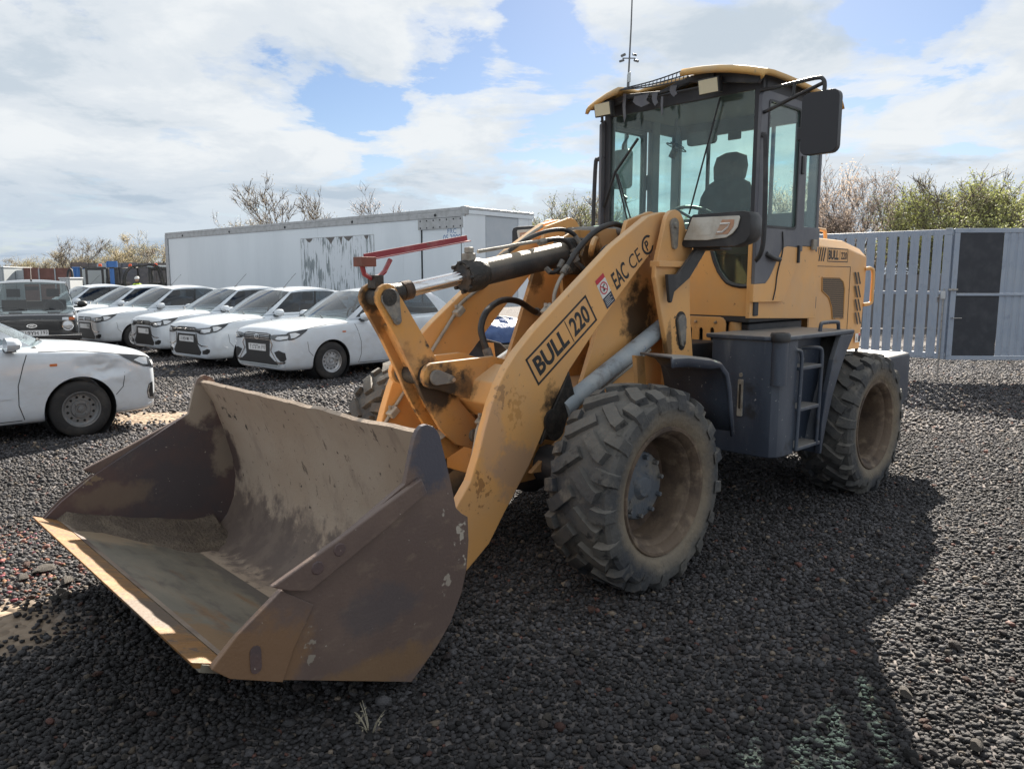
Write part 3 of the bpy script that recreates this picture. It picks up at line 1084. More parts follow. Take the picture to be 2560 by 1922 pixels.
xx = FX0 + .2
while xx < FX1 - .3:
    w = random.uniform(.12, .5)
    if random.random() < .75:
        mb.prism([(xx, FZ1 - .005), (xx + w, FZ1 - .005), (xx + w * .7, FZ1 - random.uniform(.06, .12)), (xx + w * .45, FZ1 - random.uniform(.08, .26)), (xx + w * .2, FZ1 - .07)], -aw * .006, -aw * .001)
    xx += w + random.uniform(0, .25)
mb.build('torn_strip', 'grey_board', tr)
# rear end of the box
MB().box(.02, .06, aw * .05, aw * .72, TZ, TT - .14).build('rear_door', 'trailer_white', tr, None, .004)
MB().box(.025, .06, aw * .74, aw * 1.90, TZ, TT - .16).build('rear_door', 'trailer_end', tr, None, .004)
MB().box(.02, .06, aw * 1.92, aw * 2.45, TZ, TT - .14).build('rear_door', 'trailer_white', tr, None, .004)
MB().box(-.01, .06, aw * .02, aw * TW, TT - .14, TT - .05).build('rear_rail', 'trailer_white', tr, None, .006)
for xx in (2.3, 3.6, 10.6, 11.9):
    for yy in (.25, TW - .55):
        MB().lathe([(.25, 0), (.46, .02), (.5, .08), (.5, .24), (.46, .30), (.25, .32)], 20, Matrix.Translation((xx, aw * yy if aw > 0 else -yy - .3, .5))).build('wheel', 'rubber', tr, 40)
MB().box(.5, tl - .5, aw * .7, aw * 1.7, .62, TZ - .051).build('chassis', 'cab_dark', tr)

# ---- tarp bundle on old pallets
pal = empty('timber_stack', (-.25, 14.9, 0), R(20))
tag(pal, 'weathered timber stack under the blue tarp behind the loader', 'timber')
for lv in range(4):
    for j in range(5):
        y = -.55 + j * .27
        MB().box(-.85, .85, y, y + .22, .02 + lv * .112, .105 + lv * .112, Matrix.Rotation(R(90 if lv % 2 else 0), 4, 'Z') @ Matrix.Scale(1, 4)).build('plank', 'wood_old', pal, None, .006)
tp = empty('tarpaulin_bundle', (-.25, 14.9, 0), R(20))
tag(tp, 'crumpled blue tarpaulin bundle tied with cord on the timber stack', 'tarpaulin')
rows = []
for i in range(15):
    a = i / 14
    row = []
    for j in range(29):
        t = 2 * math.pi * j / 28
        hh = math.sin(math.pi * min(1, a * 1.02) * .5)
        rr = (1 - a ** 2.6) * (1 + .10 * noise.noise(Vector((math.cos(t) * 2, math.sin(t) * 2, a * 3))))
        row.append((.80 * rr * math.cos(t), .55 * rr * math.sin(t), .472 + .44 * a ** .55 + .05 * noise.noise(Vector((math.cos(t) * 3, math.sin(t) * 3, a * 4 + 7)))))
    rows.append(row)
MB().grid(rows).build('cover', 'tarp_blue', tp, 40)
for a in (.5, 1.7, 2.9):
    MB().tube([(.80 * math.cos(a) * k1 * .96, .55 * math.sin(a) * k1 * .96, .51 + .43 * math.sqrt(max(0, 1 - k1 * k1))) for k1 in np.linspace(-1, 1, 13)], .008, 5).build('cord', 'pale_sheet', tp, 60)

# ---- camera mast
ms = empty('camera_mast', at_depth(1556, 560, 26.0) * Vector((1, 1, 0)) if False else Vector((3.72, 26.0, 0)))
tag(ms, 'slim dark steel mast carrying surveillance cameras behind the trailer', 'mast')
MB().tube([(0, 0, 0), (0, 0, 6.0), (.05, 0, 8.2)], [.06, .045], 10).build('pole', 'mast_steel', ms, 50)
MB().tube([(.05, 0, 8.2), (.10, 0, 9.6), (.14, 0, 12.0)], [.03, .018], 8).build('upper_pole', 'mast_steel', ms, 50)
MB().box(.01, .11, -.09, -.03, 7.95, 8.25).build('junction_box', 'pale_sheet', ms, None, .01)
MB().tube([(-.16, 0, 8.70), (.26, 0, 8.70)], .018, 6).build('cross_arm', 'mast_steel', ms)
for dx, dz, yaw in ((-.15, 8.62, 200), (.24, 8.62, -20), (-.10, 8.80, 160), (.20, 8.80, -60)):
    M_ = Matrix.Translation((dx, -.05, dz)) @ Matrix.Rotation(R(yaw), 4, 'Z') @ Matrix.Rotation(R(20), 4, 'Y')
    cm = MB().box(-.04, .12, -.035, .035, -.035, .035, M_).build('camera_housing', 'mast_steel', ms, None, .01)
    MB().cyl(M_ @ Vector((.12, 0, 0)), M_ @ Vector((.128, 0, 0)), .022, 10).build('lens', 'dark_gap', cm)

# ---- far yard on the left
def far_panel(x0, x1, Y, z1, m, label, cat, name, slats=0, group=None):
    e = empty(name, (x0, Y, 0))
    tag(e, label, cat, group)
    n = max(1, int(round((x1 - x0) / .9)))
    w = (x1 - x0) / n
    for i in range(n):
        MB().box(i * w, (i + 1) * w - .03, -.025, .025, .05, z1 + random.uniform(-.02, .02)).build('panel', m, e)
        MB().box(i * w - .03, i * w + .03, -.06, -.028, 0, z1 - .05).build('post', 'pale_sheet' if slats else m, e)
    if slats:
        MB().box(0, x1 - x0, -.055, -.03, z1 * .62, z1 * .62 + .07).build('rail', 'pale_sheet', e)
    return e


def fx(u, Y):
    return (u - 1280) / FPX * Y * 1.0


YF = 42.0
random.seed(9)
far_panel(fx(-40, YF), fx(55, YF), YF, 2.10, 'gate_dark', 'dark grey fence stretch beside a pale sheet at the far yard edge', 'fence', 'metal_fence', 1)
far_panel(fx(55, YF), fx(71, YF), YF, 2.15, 'pale_sheet', 'single pale grey fence sheet between dark and brown fencing', 'fence', 'metal_fence')
far_panel(fx(71, YF), fx(190, YF), YF, 2.25, 'brown_board', 'reddish brown fence with pale rail across the far yard', 'fence', 'metal_fence', 1)
far_panel(fx(190, YF + 1), fx(440, YF + 1), YF + 1, 2.55, 'grey_board', 'tall grey board fence behind the forklifts', 'fence', 'board_fence')
far_panel(fx(257, YF), fx(279, YF), YF, 2.50, 'pale_sheet', 'pale sheet leaning on the grey fence behind the forklifts', 'sheet', 'metal_sheet')
far_panel(fx(280, YF), fx(306, YF), YF, 2.62, 'blue_sheet', 'bright blue ribbed sheet against the grey fence', 'sheet', 'metal_sheet')


def far_box(name, u0, u1, Y, z1, m, label, cat, depth=1.6, ribs=0):
    e = empty(name, (fx(u0, Y), Y, 0))
    tag(e, label, cat)
    w = fx(u1, Y) - fx(u0, Y)
    MB().box(0, w, 0, depth, .08, z1 - .06).build('body', m, e, None, .02)
    MB().box(-.03, w + .03, -.03, depth + .03, z1 - .06, z1).build('roof', m, e, None, .02)
    for i in range(ribs):
        x_ = w * (i + .5) / ribs
        MB().box(x_ - .03, x_ + .03, -.035, -.001, .12, z1 - .08).build('rib', m, e)
    MB().box(.1, w - .1, .1, depth - .1, 0, .079).build('skid', 'cab_dark', e)
    return e


far_box('site_cabin', -60, 22, 41.0, 2.30, 'pale_sheet', 'pale site cabin at the end of the far fence', 'cabin', 2.4, 9)
far_box('blue_locker', 193, 211, 39.0, 2.25, 'blue_sheet', 'upright blue metal locker beside the forklifts', 'locker', 1.0, 2)
wb = far_box('white_crate', 158, 184, 33.0, 1.72, 'post_white', 'white plastic crate tank standing beyond the parked cars', 'tank', 1.0, 3)
MB().tube([(.15, .4, 1.72), (.2, .4, 2.0), (.32, .4, 2.05), (.36, .4, 1.73)], .05, 6, 3).build('filler_pipe', 'dark_gap', wb, 50)

mat('lift_body', (.035, .036, .04), .5, over=[((.08, .075, .07), 4, .5, .7)])
mat('beacon', (.75, .10, .02), .35)
mat('hivis', (.55, .75, .05), .7)


def forklift(name, label, x, Y, rz, kind):
    e = empty(name, (x, Y, 0), rz)
    tag(e, label, 'forklift', 'forklifts parked in the far yard')
    MB().prism([(-1.1, .35), (1.0, .35), (1.0, .85), (.55, 1.0), (.2, .75), (-.4, .95), (-1.1, 1.05)], -.55, .55).build('chassis', 'lift_body', e, None, .05)
    gd = MB()
    for s in (1, -1):
        if kind == 'arch':
            gd.tube([(.75, s * .5, .9), (.80, s * .5, 1.7), (.55, s * .5, 2.15), (.1, s * .5, 2.25), (-.6, s * .5, 2.2), (-.85, s * .5, 1.0)], .05, 6, 4)
        else:
            gd.tube([(.65, s * .5, .9), (.42, s * .5, 2.15), (-.75, s * .5, 2.2), (-.80, s * .5, 1.0)], .045, 6)
    for xx in np.linspace(.35, -.7, 5):
        gd.tube([(xx, -.5, 2.18), (xx, .5, 2.18)], .03, 5)
    gd.build('overhead_guard', 'lift_body', e, 50)
    ma = MB()
    for s in (1, -1):
        ma.box(1.05, 1.17, s * .32 - .05, s * .32 + .05, .08, 2.15)
    for zz in (.4, 1.2, 2.1):
        ma.box(1.08, 1.14, -.32, .32, zz - .05, zz + .05)
    ma.build('mast', 'lift_body', e, None, .01)
    for s in (1, -1):
        MB().box(1.18, 2.1, s * .28 - .05, s * .28 + .05, .06, .10).build('fork', 'lift_body', e)
        for xx in (.70, -.75):
            MB().lathe([(.12, 0), (.28, .02), (.32, .06), (.32, .18), (.28, .22), (.12, .24)], 16, Matrix.Translation((xx, s * .55 - .12, .32))).build('wheel', 'rubber', e, 40)
    MB().prism(rrect(-.55, -.1, .95, 1.5, .08), -.25, .25).build('seat', 'seat_cloth', e, None, .03)
    MB().lathe([(.0, .13), (.06, .12), (.075, .08), (.075, 0)], 10, Matrix.Translation((-.5, .3, 2.24)) @ Matrix.Rotation(math.pi / 2, 4, 'X')).build('beacon', 'beacon', e, 40)
    if kind == 'cab':
        MB().box(-.82, .5, -.56, .56, 2.19, 2.30).build('roof', 'pale_sheet', e, None, .04)
    if kind == 'screen':
        MB().box(.50, .53, -.48, .48, 1.2, 2.1).build('screen', 'pale_sheet', e)
    return e


forklift('forklift', 'dark forklift with pale front screen next to the blue locker', fx(245, 36), 36.0, R(-60), 'screen')
forklift('forklift', 'dark forklift with tall mast and beacon in front of blue sheet', fx(305, 37), 37.0, R(-100), 'plain')
forklift('forklift', 'dark forklift with rounded overhead guard beside the person in the vest', fx(368, 35.5), 35.5, R(-150), 'arch')
forklift('forklift', 'dark forklift with pale roof at the corner of the trailer', fx(412, 37.5), 37.5, R(-70), 'cab')

# ---- person in a hi-vis vest


def person(x, Y):
    J = {'pel': (0, 0, .95), 'ab': (0, 0, 1.12), 'ch': (0, .02, 1.35), 'nk': (0, .02, 1.50), 'hd': (0, .0, 1.60), 'ht': (0, .0, 1.74)}
    names = ['pel', 'ab', 'ch', 'nk', 'hd', 'ht']
    V = [J[n] for n in names]
    rad = [(.15, .11), (.15, .10), (.17, .11), (.055, .055), (.085, .095), (.07, .08)]
    Ed = [(0, 1), (1, 2), (2, 3), (3, 4), (4, 5)]
    for s in (1, -1):
        b = len(V)
        V += [(s * .18, .02, 1.42), (s * .24, .03, 1.18), (s * .20, -.14, 1.02), (s * .17, -.20, .98)]
        rad += [(.06, .06), (.045, .045), (.035, .035), (.04, .03)]
        Ed += [(2, b), (b, b + 1), (b + 1, b + 2), (b + 2, b + 3)]
        b = len(V)
        V += [(s * .09, 0, .88), (s * .11, -.01, .50), (s * .12, .02, .09), (s * .13, -.13, .04)]
        rad += [(.085, .085), (.06, .06), (.045, .045), (.045, .035)]
        Ed += [(0, b), (b, b + 1), (b + 1, b + 2), (b + 2, b + 3)]
    me = bpy.data.meshes.new('person')
    me.from_pydata(V, Ed, [])
    o = bpy.data.objects.new('person', me)
    COL.objects.link(o)
    sk = o.modifiers.new('skin', 'SKIN')
    lay = me.skin_vertices[0].data
    for i, r_ in enumerate(rad):
        lay[i].radius = r_
    lay[0].use_root = True
    ss = o.modifiers.new('sub', 'SUBSURF')
    ss.levels = ss.render_levels = 1
    mat('work_clothes', (.03, .035, .05), .85)
    me.materials.append(MATS['work_clothes'])
    o.location = (x, Y, 0)
    o.rotation_euler = (0, 0, R(20))
    tag(o, 'person in dark work clothes wearing a yellow hi-vis vest among forklifts', 'person')
    rows = []
    for z, a, b in ((.92, .19, .145), (1.1, .185, .14), (1.3, .205, .15), (1.42, .20, .14), (1.47, .12, .10)):
        rows.append([(a * math.cos(t), b * math.sin(t) + .015, z) for t in np.linspace(0, 2 * math.pi, 17)])
    MB().grid(rows).build('vest', 'hivis', o, 60)
    mat('skin_tone', (.42, .26, .19), .6)
    MB().lathe([(0, .1), (.07, .07), (.088, 0), (.07, -.075), (0, -.10)], 12, Matrix.Translation((0, -.012, 1.615)) @ Matrix.Rotation(math.pi / 2, 4, 'X')).build('face', 'skin_tone', o, 60)
    MB().lathe([(.115, -.005), (.105, 0), (.10, .05), (.07, .10), (0, .12)], 14, Matrix.Translation((0, 0, 1.66)) @ Matrix.Rotation(math.pi / 2, 4, 'X')).build('helmet', 'print_white', o, 60)


person(fx(351, 34.5), 34.5)

# ---- trees


def make_tree(seed, H, spread, leafmat, nleaf, leafs, depth=5, stems=1, lean=.0, twig=1.0):
    rnd = random.Random(seed)
    wood = MB()
    tips = []

    def grow(p, d, ln, r, lv):
        n = 3 if lv < depth - 1 else 2
        pts = [p]
        q = p.copy()
        dd = d.copy()
        for i in range(n):
            dd = (dd + Vector((rnd.gauss(0, .14), rnd.gauss(0, .14), rnd.gauss(.05, .10)))).normalized()
            q = q + dd * (ln / n)
            pts.append(q.copy())
        r1 = r * (.62 if lv < depth else .4)
        wood.tube(pts, [r, r1], 5 if lv < 2 else 3, 1, False)
        if lv >= depth - 2:
            tips.extend(pts[1:])
        if lv >= depth:
            return
        kids = (2 + (rnd.random() < .6)) if lv < 2 else 3 if lv < depth - 1 else 4
        for i in range(kids):
            t = rnd.uniform(.45, 1.0) if i else 1.0
            base = pts[0].lerp(pts[-1], 1.0) if t > .95 else pts[max(1, int(t * n))]
            ax = Vector((rnd.gauss(0, 1), rnd.gauss(0, 1), rnd.gauss(0, .5))).normalized()
            nd = (dd * 1.0 + ax * spread * rnd.uniform(.6, 1.15) + Vector((0, 0, .12))).normalized()
            grow(base, nd, ln * rnd.uniform(.62, .82), max(r1 * rnd.uniform(.6, .85), .004 * twig), lv + 1)
    for k in range(stems):
        d0 = Vector((rnd.gauss(0, .1 + .25 * (stems > 1)) + lean, rnd.gauss(0, .1 + .25 * (stems > 1)), 1)).normalized()
        p0 = Vector((rnd.uniform(-.1, .1) * stems, rnd.uniform(-.1, .1) * stems, -.05))
        grow(p0, d0, H * .27, H * .017 / math.sqrt(stems) + .01, 0)
    wm = bpy.data.meshes.new('trunk')
    wm.from_pydata(wood.v, [], wood.f)
    wm.polygons.foreach_set('use_smooth', [True] * len(wm.polygons))
    wm.materials.append(MATS['bark'])
    lm = None
    if nleaf:
        v, f = [], []
        for i in range(nleaf):
            c = rnd.choice(tips) + Vector((rnd.gauss(0, 1), rnd.gauss(0, 1), rnd.gauss(0, 1))) * (.035 * H / 4)
            a = Vector((rnd.gauss(0, 1), rnd.gauss(0, 1), rnd.gauss(0, 1))).normalized()
            b = a.orthogonal().normalized()
            s = leafs * rnd.uniform(.6, 1.4)
            o = len(v)
            v += [tuple(c - a * s), tuple(c + b * s * .6), tuple(c + a * s), tuple(c - b * s * .6)]
            f.append((o, o + 1, o + 2, o + 3))
        lm = bpy.data.meshes.new('crown')
        lm.from_pydata(v, [], f)
        lm.materials.append(MATS[leafmat])
    return wm, lm


TREES = {
    'bare': make_tree(2, 5.0, .70, 'bud_tan', 2200, .016, 6, 2, twig=1.6),
    'bare2': make_tree(15, 5.0, .78, 'blossom', 2600, .016, 6, 2, twig=1.6),
    'pink': make_tree(8, 5.0, .66, 'blossom', 12000, .022, 6, 3),
    'olive': make_tree(4, 4.0, .72, 'leaf_olive', 11000, .020, 6, 4),
    'green': make_tree(21, 4.6, .66, 'leaf_green', 14000, .024, 6, 4),
    'tan': make_tree(33, 4.0, .70, 'bud_tan', 11000, .020, 6, 4),
}


def put_tree(kind, x, Y, H, rz, label, group, name='tree', wide=1.0):
    wm, lm = TREES[kind]
    h0 = max(v.co.z for v in wm.vertices)
    s = H / h0
    e = empty(name, (x, Y, 0), rz)
    tag(e, label, 'tree', group)
    e.scale = (s * wide, s * wide, s)
    for nm, me in (('trunk', wm), ('crown', lm)):
        if me:
            o = bpy.data.objects.new(nm, me)
            COL.objects.link(o)
            o.parent = e


def th(v, Y):
    return CAMH + (HORIZON - v) / FPX * Y


# bare trees over the trailer
put_tree('bare', fx(660, 38), 38, th(455, 38), .4, 'bare spreading tree rising above the far half of the trailer', 'bare trees behind the trailer')
put_tree('bare2', fx(955, 36), 36, th(462, 36), 2.1, 'budding tree rising above the rear half of the trailer', 'bare trees behind the trailer')
put_tree('bare2', fx(800, 44), 44, th(535, 44), 4.1, 'low budding tree top just above the trailer roof', 'bare trees behind the trailer')
put_tree('tan', fx(625, 42), 42, th(525, 42), 1.0, 'pale low bush crown above the trailer roof edge', 'bare trees behind the trailer')
# left background
LEFT = [('olive', -30, 60, 632, 'green-yellow bush'), ('tan', 40, 58, 638, 'pale tan bush'), ('olive', 95, 62, 640, 'olive bush'), ('tan', 135, 60, 622, 'tall pale tan bush'), ('bare', 185, 57, 630, 'thin leafless tree'), ('olive', 225, 62, 625, 'olive bush'), ('bare', 262, 56, 588, 'dark leafless tree'), ('tan', 300, 62, 615, 'pale bush'), ('olive', 345, 60, 585, 'broad olive tree'), ('tan', 395, 59, 578, 'broad tan tree'), ('bare2', 420, 57, 590, 'leafless budding tree')]
where = ['at the site cabin', 'behind the dark fence', 'behind the pale fence sheet', 'behind the reddish brown fence', 'at the end of the reddish fence', 'behind the blue locker', 'behind the screened forklift', 'behind the pale sheet', 'behind the forklifts', 'beside the trailer end', 'at the far trailer corner']
for i, (k_, u, Y, v, nm) in enumerate(LEFT):
    put_tree(k_, fx(u, Y), Y, th(v, Y), i * 1.7, nm + ' growing ' + where[i], 'trees beyond the far yard', wide=1.15)
# between trailer and cab
put_tree('bare', fx(1425, 30), 30, th(480, 30), 2.0, 'thin leafless tree between the trailer end and the loader cab', 'trees behind the loader')
put_tree('green', fx(1490, 31), 31, th(475, 31), .6, 'green-tinged tree close beside the loader cab edge', 'trees behind the loader')
put_tree('bare2', fx(1380, 33), 33, th(500, 33), 5.0, 'low budding tree just past the trailer end', 'trees behind the loader')
put_tree('bare', fx(1620, 30), 30, th(520, 30), 3.3, 'leafless tree standing right behind the loader cab', 'trees behind the loader')
put_tree('green', fx(1760, 30), 30, th(520, 30), 1.3, 'green bush standing right behind the loader cab', 'trees behind the loader')
put_tree('bare2', fx(1900, 28), 28, th(470, 28), 4.4, 'budding tree standing behind the cab door and rear window', 'trees behind the loader')
# right
put_tree('pink', fx(2120, 28), 28, th(385, 28), .3, 'pale pink blossoming tree rising over the engine hood', 'trees behind the gate', wide=.9)
put_tree('pink', fx(2045, 30), 30, th(420, 30), 2.3, 'smaller pale blossoming tree against the cab rear window', 'trees behind the gate', wide=.9)
put_tree('bare', fx(2225, 29), 29, th(430, 29), 1.1, 'leafless grey tree beside the pink blossom', 'trees behind the gate')
put_tree('bare2', fx(2180, 31), 31, th(480, 31), 3.1, 'low leafless shrub above the slatted gate', 'trees behind the gate', wide=1.2)
put_tree('green', fx(2320, 30), 30, th(470, 30), 2.9, 'green bushy tree above the gate lock', 'trees behind the gate', wide=1.2)
put_tree('green', fx(2400, 29), 29, th(450, 29), .9, 'broad green tree above the dark gate panel', 'trees behind the gate', wide=1.25)
put_tree('olive', fx(2480, 31), 31, th(430, 31), 4.0, 'olive-leaved tree above the sheet gate', 'trees behind the gate', wide=1.2)
put_tree('green', fx(2545, 28), 28, th(425, 28), 5.2, 'tall green tree above the sheet gate end', 'trees behind the gate', wide=1.2)
put_tree('bare', fx(2440, 32), 32, th(445, 32), 5.9, 'thin leafless tree among the green trees', 'trees behind the gate')
put_tree('green', fx(2640, 29), 29, th(420, 29), 1.9, 'green tree past the end of the sheet gate', 'trees behind the gate', wide=1.2)
# ================================================================== cars
mat('car_white', (.60, .655, .715), .25, coat=.7, over=[((.55, .59, .63), 2.5, .45, .75, 7), ((.36, .34, .31), 3.2, .50, .80, 9, (1, 1, 2), .35)], rvar=.06)
mat('car_black', (.016, .018, .022), .22, coat=.8)
mat('car_trim', (.018, .019, .021), .5)
mat('car_tyre', (.022, .022, .023), .85, over=[((.06, .055, .05), 6, .5, .75, 8)], dust=((.10, .09, .08), .3))
mat('rim_silver', (.42, .43, .45), .38, .7, over=[((.28, .27, .25), 8, .5, .7, 6)])
mat('rim_dull', (.16, .165, .17), .55, .4, over=[((.22, .21, .20), 9, .5, .7, 6)])
mat('lamp_dark', (.03, .032, .036), .15, coat=.8)
mat('lamp_bright', (.62, .64, .66), .12, .4, coat=.8)
mat('lamp_orange', (.50, .13, .03), .3)
mat('plate_white', (.74, .75, .76), .4)
mat('interior', (.035, .036, .04), .85)
glass('screen_glass', (.66, .72, .72), 1.0, .02, ior=1.75)
glass('side_glass', (.16, .19, .22), 1.0, .02, ior=1.7)


def eval_mesh(o, name):
    dg = bpy.context.evaluated_depsgraph_get()
    dg.update()
    me = bpy.data.meshes.new_from_object(o.evaluated_get(dg))
    me.name = name
    return me


def body_half(w, zb, zs, zt, sharp):
    h = zs - zb
    return [(0, zb), (w * .6, zb), (w - .11, zb + .004), (w - .035, zb + .06), (w - .010, zb + .30 * h), (w, zb + .58 * h), (w - .008, zb + .80 * h), (w - .03 - .02 * sharp, zs - .02), (w - .10, zs + .012), (w * .62, zs + .80 * (zt - zs)), (w * .30, zs + .97 * (zt - zs)), (0, zt)]


def make_body(st, arches, dent=None, name='body', matn='car_white', sharp=0.0):
    lvl = 3 if dent else 2
    rows = []
    for (x, w, zb, zs, zt) in st:
        hf = body_half(w, zb, zs, zt, sharp)
        rows.append([Vector((x, y, z)) for y, z in hf] + [Vector((x, -y, z)) for y, z in reversed(hf[1:-1])])
    mb = MB()
    m = len(rows[0])
    mb.grid([r + [r[0]] for r in rows])
    # weld the seam: rebuild with modulo indices
    mb = MB()
    mb.v = [tuple(p) for r in rows for p in r]
    for i in range(len(rows) - 1):
        for j in range(m):
            mb.f.append((i * m + j, i * m + (j + 1) % m, (i + 1) * m + (j + 1) % m, (i + 1) * m + j))
    mb.f.append(tuple(range(m)))
    mb.f.append(tuple(range((len(rows) - 1) * m, len(rows) * m)))
    o = mb.build('tmp', matn)
    ss = o.modifiers.new('s', 'SUBSURF')
    ss.levels = ss.render_levels = lvl
    cut = MB()
    for ax, r in arches:
        for s in (1, -1):
            cut.lathe([(0, s * .50), (r, s * .50), (r, s * 1.2), (0, s * 1.2)], 40, Matrix.Translation((ax[0], 0, ax[1])))
    c = cut.build('cut', matn)
    b = o.modifiers.new('b', 'BOOLEAN')
    b.object = c
    b.operation = 'DIFFERENCE'
    b.solver = 'EXACT'
    me = eval_mesh(o, name)
    bpy.data.objects.remove(o)
    bpy.data.objects.remove(c)
    if dent:
        for v in me.vertices:
            for (c_, rad, dep, dirv) in dent:
                d = (v.co - Vector(c_)).length
                if d < rad:
                    v.co += Vector(dirv) * dep * (1 - (d / rad) ** 2) ** 1.2 * (1 - 1.1 * abs(noise.noise(v.co * 9)))
    me.polygons.foreach_set('use_smooth', [True] * len(me.polygons))
    me.set_sharp_from_angle(angle=R(38))
    bvh = BVHTree.FromPolygons([v.co.copy() for v in me.vertices], [tuple(p.vertices) for p in me.polygons])
    return me, bvh


def decal(bvh, poly, axis, off=.004, sub=3, side=1):
    """outline projected on the body: axis 'x' (outline in y,z seen from the front) or 'y' (outline in x,z seen from side)"""
    bm = bmesh.new()
    vs_ = [bm.verts.new((p[0], p[1], 0)) for p in poly]
    bm.faces.new(vs_)
    bmesh.ops.triangulate(bm, faces=bm.faces)
    for _ in range(sub):
        long_ = [e for e in bm.edges if e.calc_length() > .05]
        if not long_:
            break
        bmesh.ops.subdivide_edges(bm, edges=long_, cuts=1)
        bmesh.ops.triangulate(bm, faces=bm.faces)
    V, ok = [], []
    for v in bm.verts:
        a, z = v.co.x, v.co.y
        if axis == 'x':
            h = bvh.ray_cast(Vector((3, a, z)), Vector((-1, 0, 0)))
        else:
            h = bvh.ray_cast(Vector((a, 3 * side, z)), Vector((0, -side, 0)))
        if h[0] is None:
            V.append(None)
        else:
            n = h[1]
            d = Vector((1, 0, 0)) if axis == 'x' else Vector((0, side, 0))
            if n.dot(d) < 0:
                n = -n
            V.append(h[0] + (n * .5 + d * .5) * off)
    idx, vv = {}, []
    for i, p in enumerate(V):
        if p is not None:
            idx[i] = len(vv)
            vv.append(tuple(p))
    bm.verts.index_update()
    ff = [tuple(idx[q.index] for q in f.verts) for f in bm.faces if all(q.index in idx for q in f.verts)]
    bm.free()
    return vv, ff


def add_decal(root, name, m, bvh, polys, axis, off=.004, smooth=60, side=1):
    mb = MB()
    for p in polys:
        v, f = decal(bvh, p, axis, off, 4, side)
        mb.add(v, f)
    if not mb.f:
        return None
    o = mb.build(name, m, root, smooth, recalc=False)
    return o


def mir(p):
    return [(-a, b) for a, b in reversed(p)]


def car_wheel(root, x, s, r, y, rimm, k=1.0):
    w = empty('wheel', (x, s * y, r))
    w.parent = root
    w.rotation_euler = (0, R(random.uniform(0, 60)), 0 if s > 0 else math.pi)
    key = (r, rimm)
    if key not in WHEELS:
        tw = .09
        rr = .185
        a = MB().lathe([(rr, -tw), (rr + .02, -tw - .008), (r - .05, -tw - .006), (r - .012, -tw + .012), (r, -tw + .03), (r, tw - .03), (r - .012, tw - .012), (r - .05, tw + .006), (rr + .02, tw + .008), (rr, tw)], 40).build('tyre', 'car_tyre', None, 35)
        holes = [circ(.128 * math.cos(q), .128 * math.sin(q), .014, 8) for q in np.linspace(0, 2 * math.pi, 13)[:-1]]
        b = MB().prism(circ(0, 0, .152, 36), .046, .052, 'y', holes)
        b.lathe([(.148, .052), (.160, .066), (.168, .07), (.176, .09), (.186, .094), (.192, .088), (.188, .078), (.180, .07), (.176, .0)], 40)
        b.lathe([(.098, .050), (.090, .064), (.06, .066), (.052, .058), (.034, .058), (.030, .074), (.0, .078)], 28)
        for q in np.linspace(0, 2 * math.pi, 5)[:-1]:
            b.lathe([(0, .018), (.008, .016), (.010, 0)], 6, Matrix.Translation((.068 * math.cos(q), .065, .068 * math.sin(q))))
        b = b.build('rim', rimm, None, 35)
        c = MB().lathe([(.0, .03), (.178, .03), (.178, -.05)], 24).build('brake_drum', 'car_trim', None)
        WHEELS[key] = (a, b, c)
        for o in (a, b, c):
            o.parent = w
    else:
        for o in WHEELS[key]:
            n = o.copy()
            COL.objects.link(n)
            n.parent = w
    return w


WHEELS = {}


def ruled(b, t, rows, v0, v1, u0, u1, nu, nv, bulge=.0, out=Vector((0, 1, 0))):
    """strip between belt curve b(u) and roof curve t(u)"""
    g = []
    for i in range(nv + 1):
        v = v0 + (v1 - v0) * i / nv
        g.append([b(u0 + (u1 - u0) * j / nu).lerp(t(u0 + (u1 - u0) * j / nu), v) + out * (bulge * math.sin(math.pi * v)) for j in range(nu + 1)])
    return g


def curve_fn(pts):
    P = catmull(pts, 8)
    L_ = [0]
    for a, b in zip(P, P[1:]):
        L_.append(L_[-1] + (b - a).length)

    def fn(u):
        d = max(0, min(1, u)) * L_[-1]
        for i in range(len(P) - 1):
            if d <= L_[i + 1] + 1e-9:
                t = (d - L_[i]) / max(1e-9, L_[i + 1] - L_[i])
                return P[i].lerp(P[i + 1], t)
        return P[-1]
    return fn


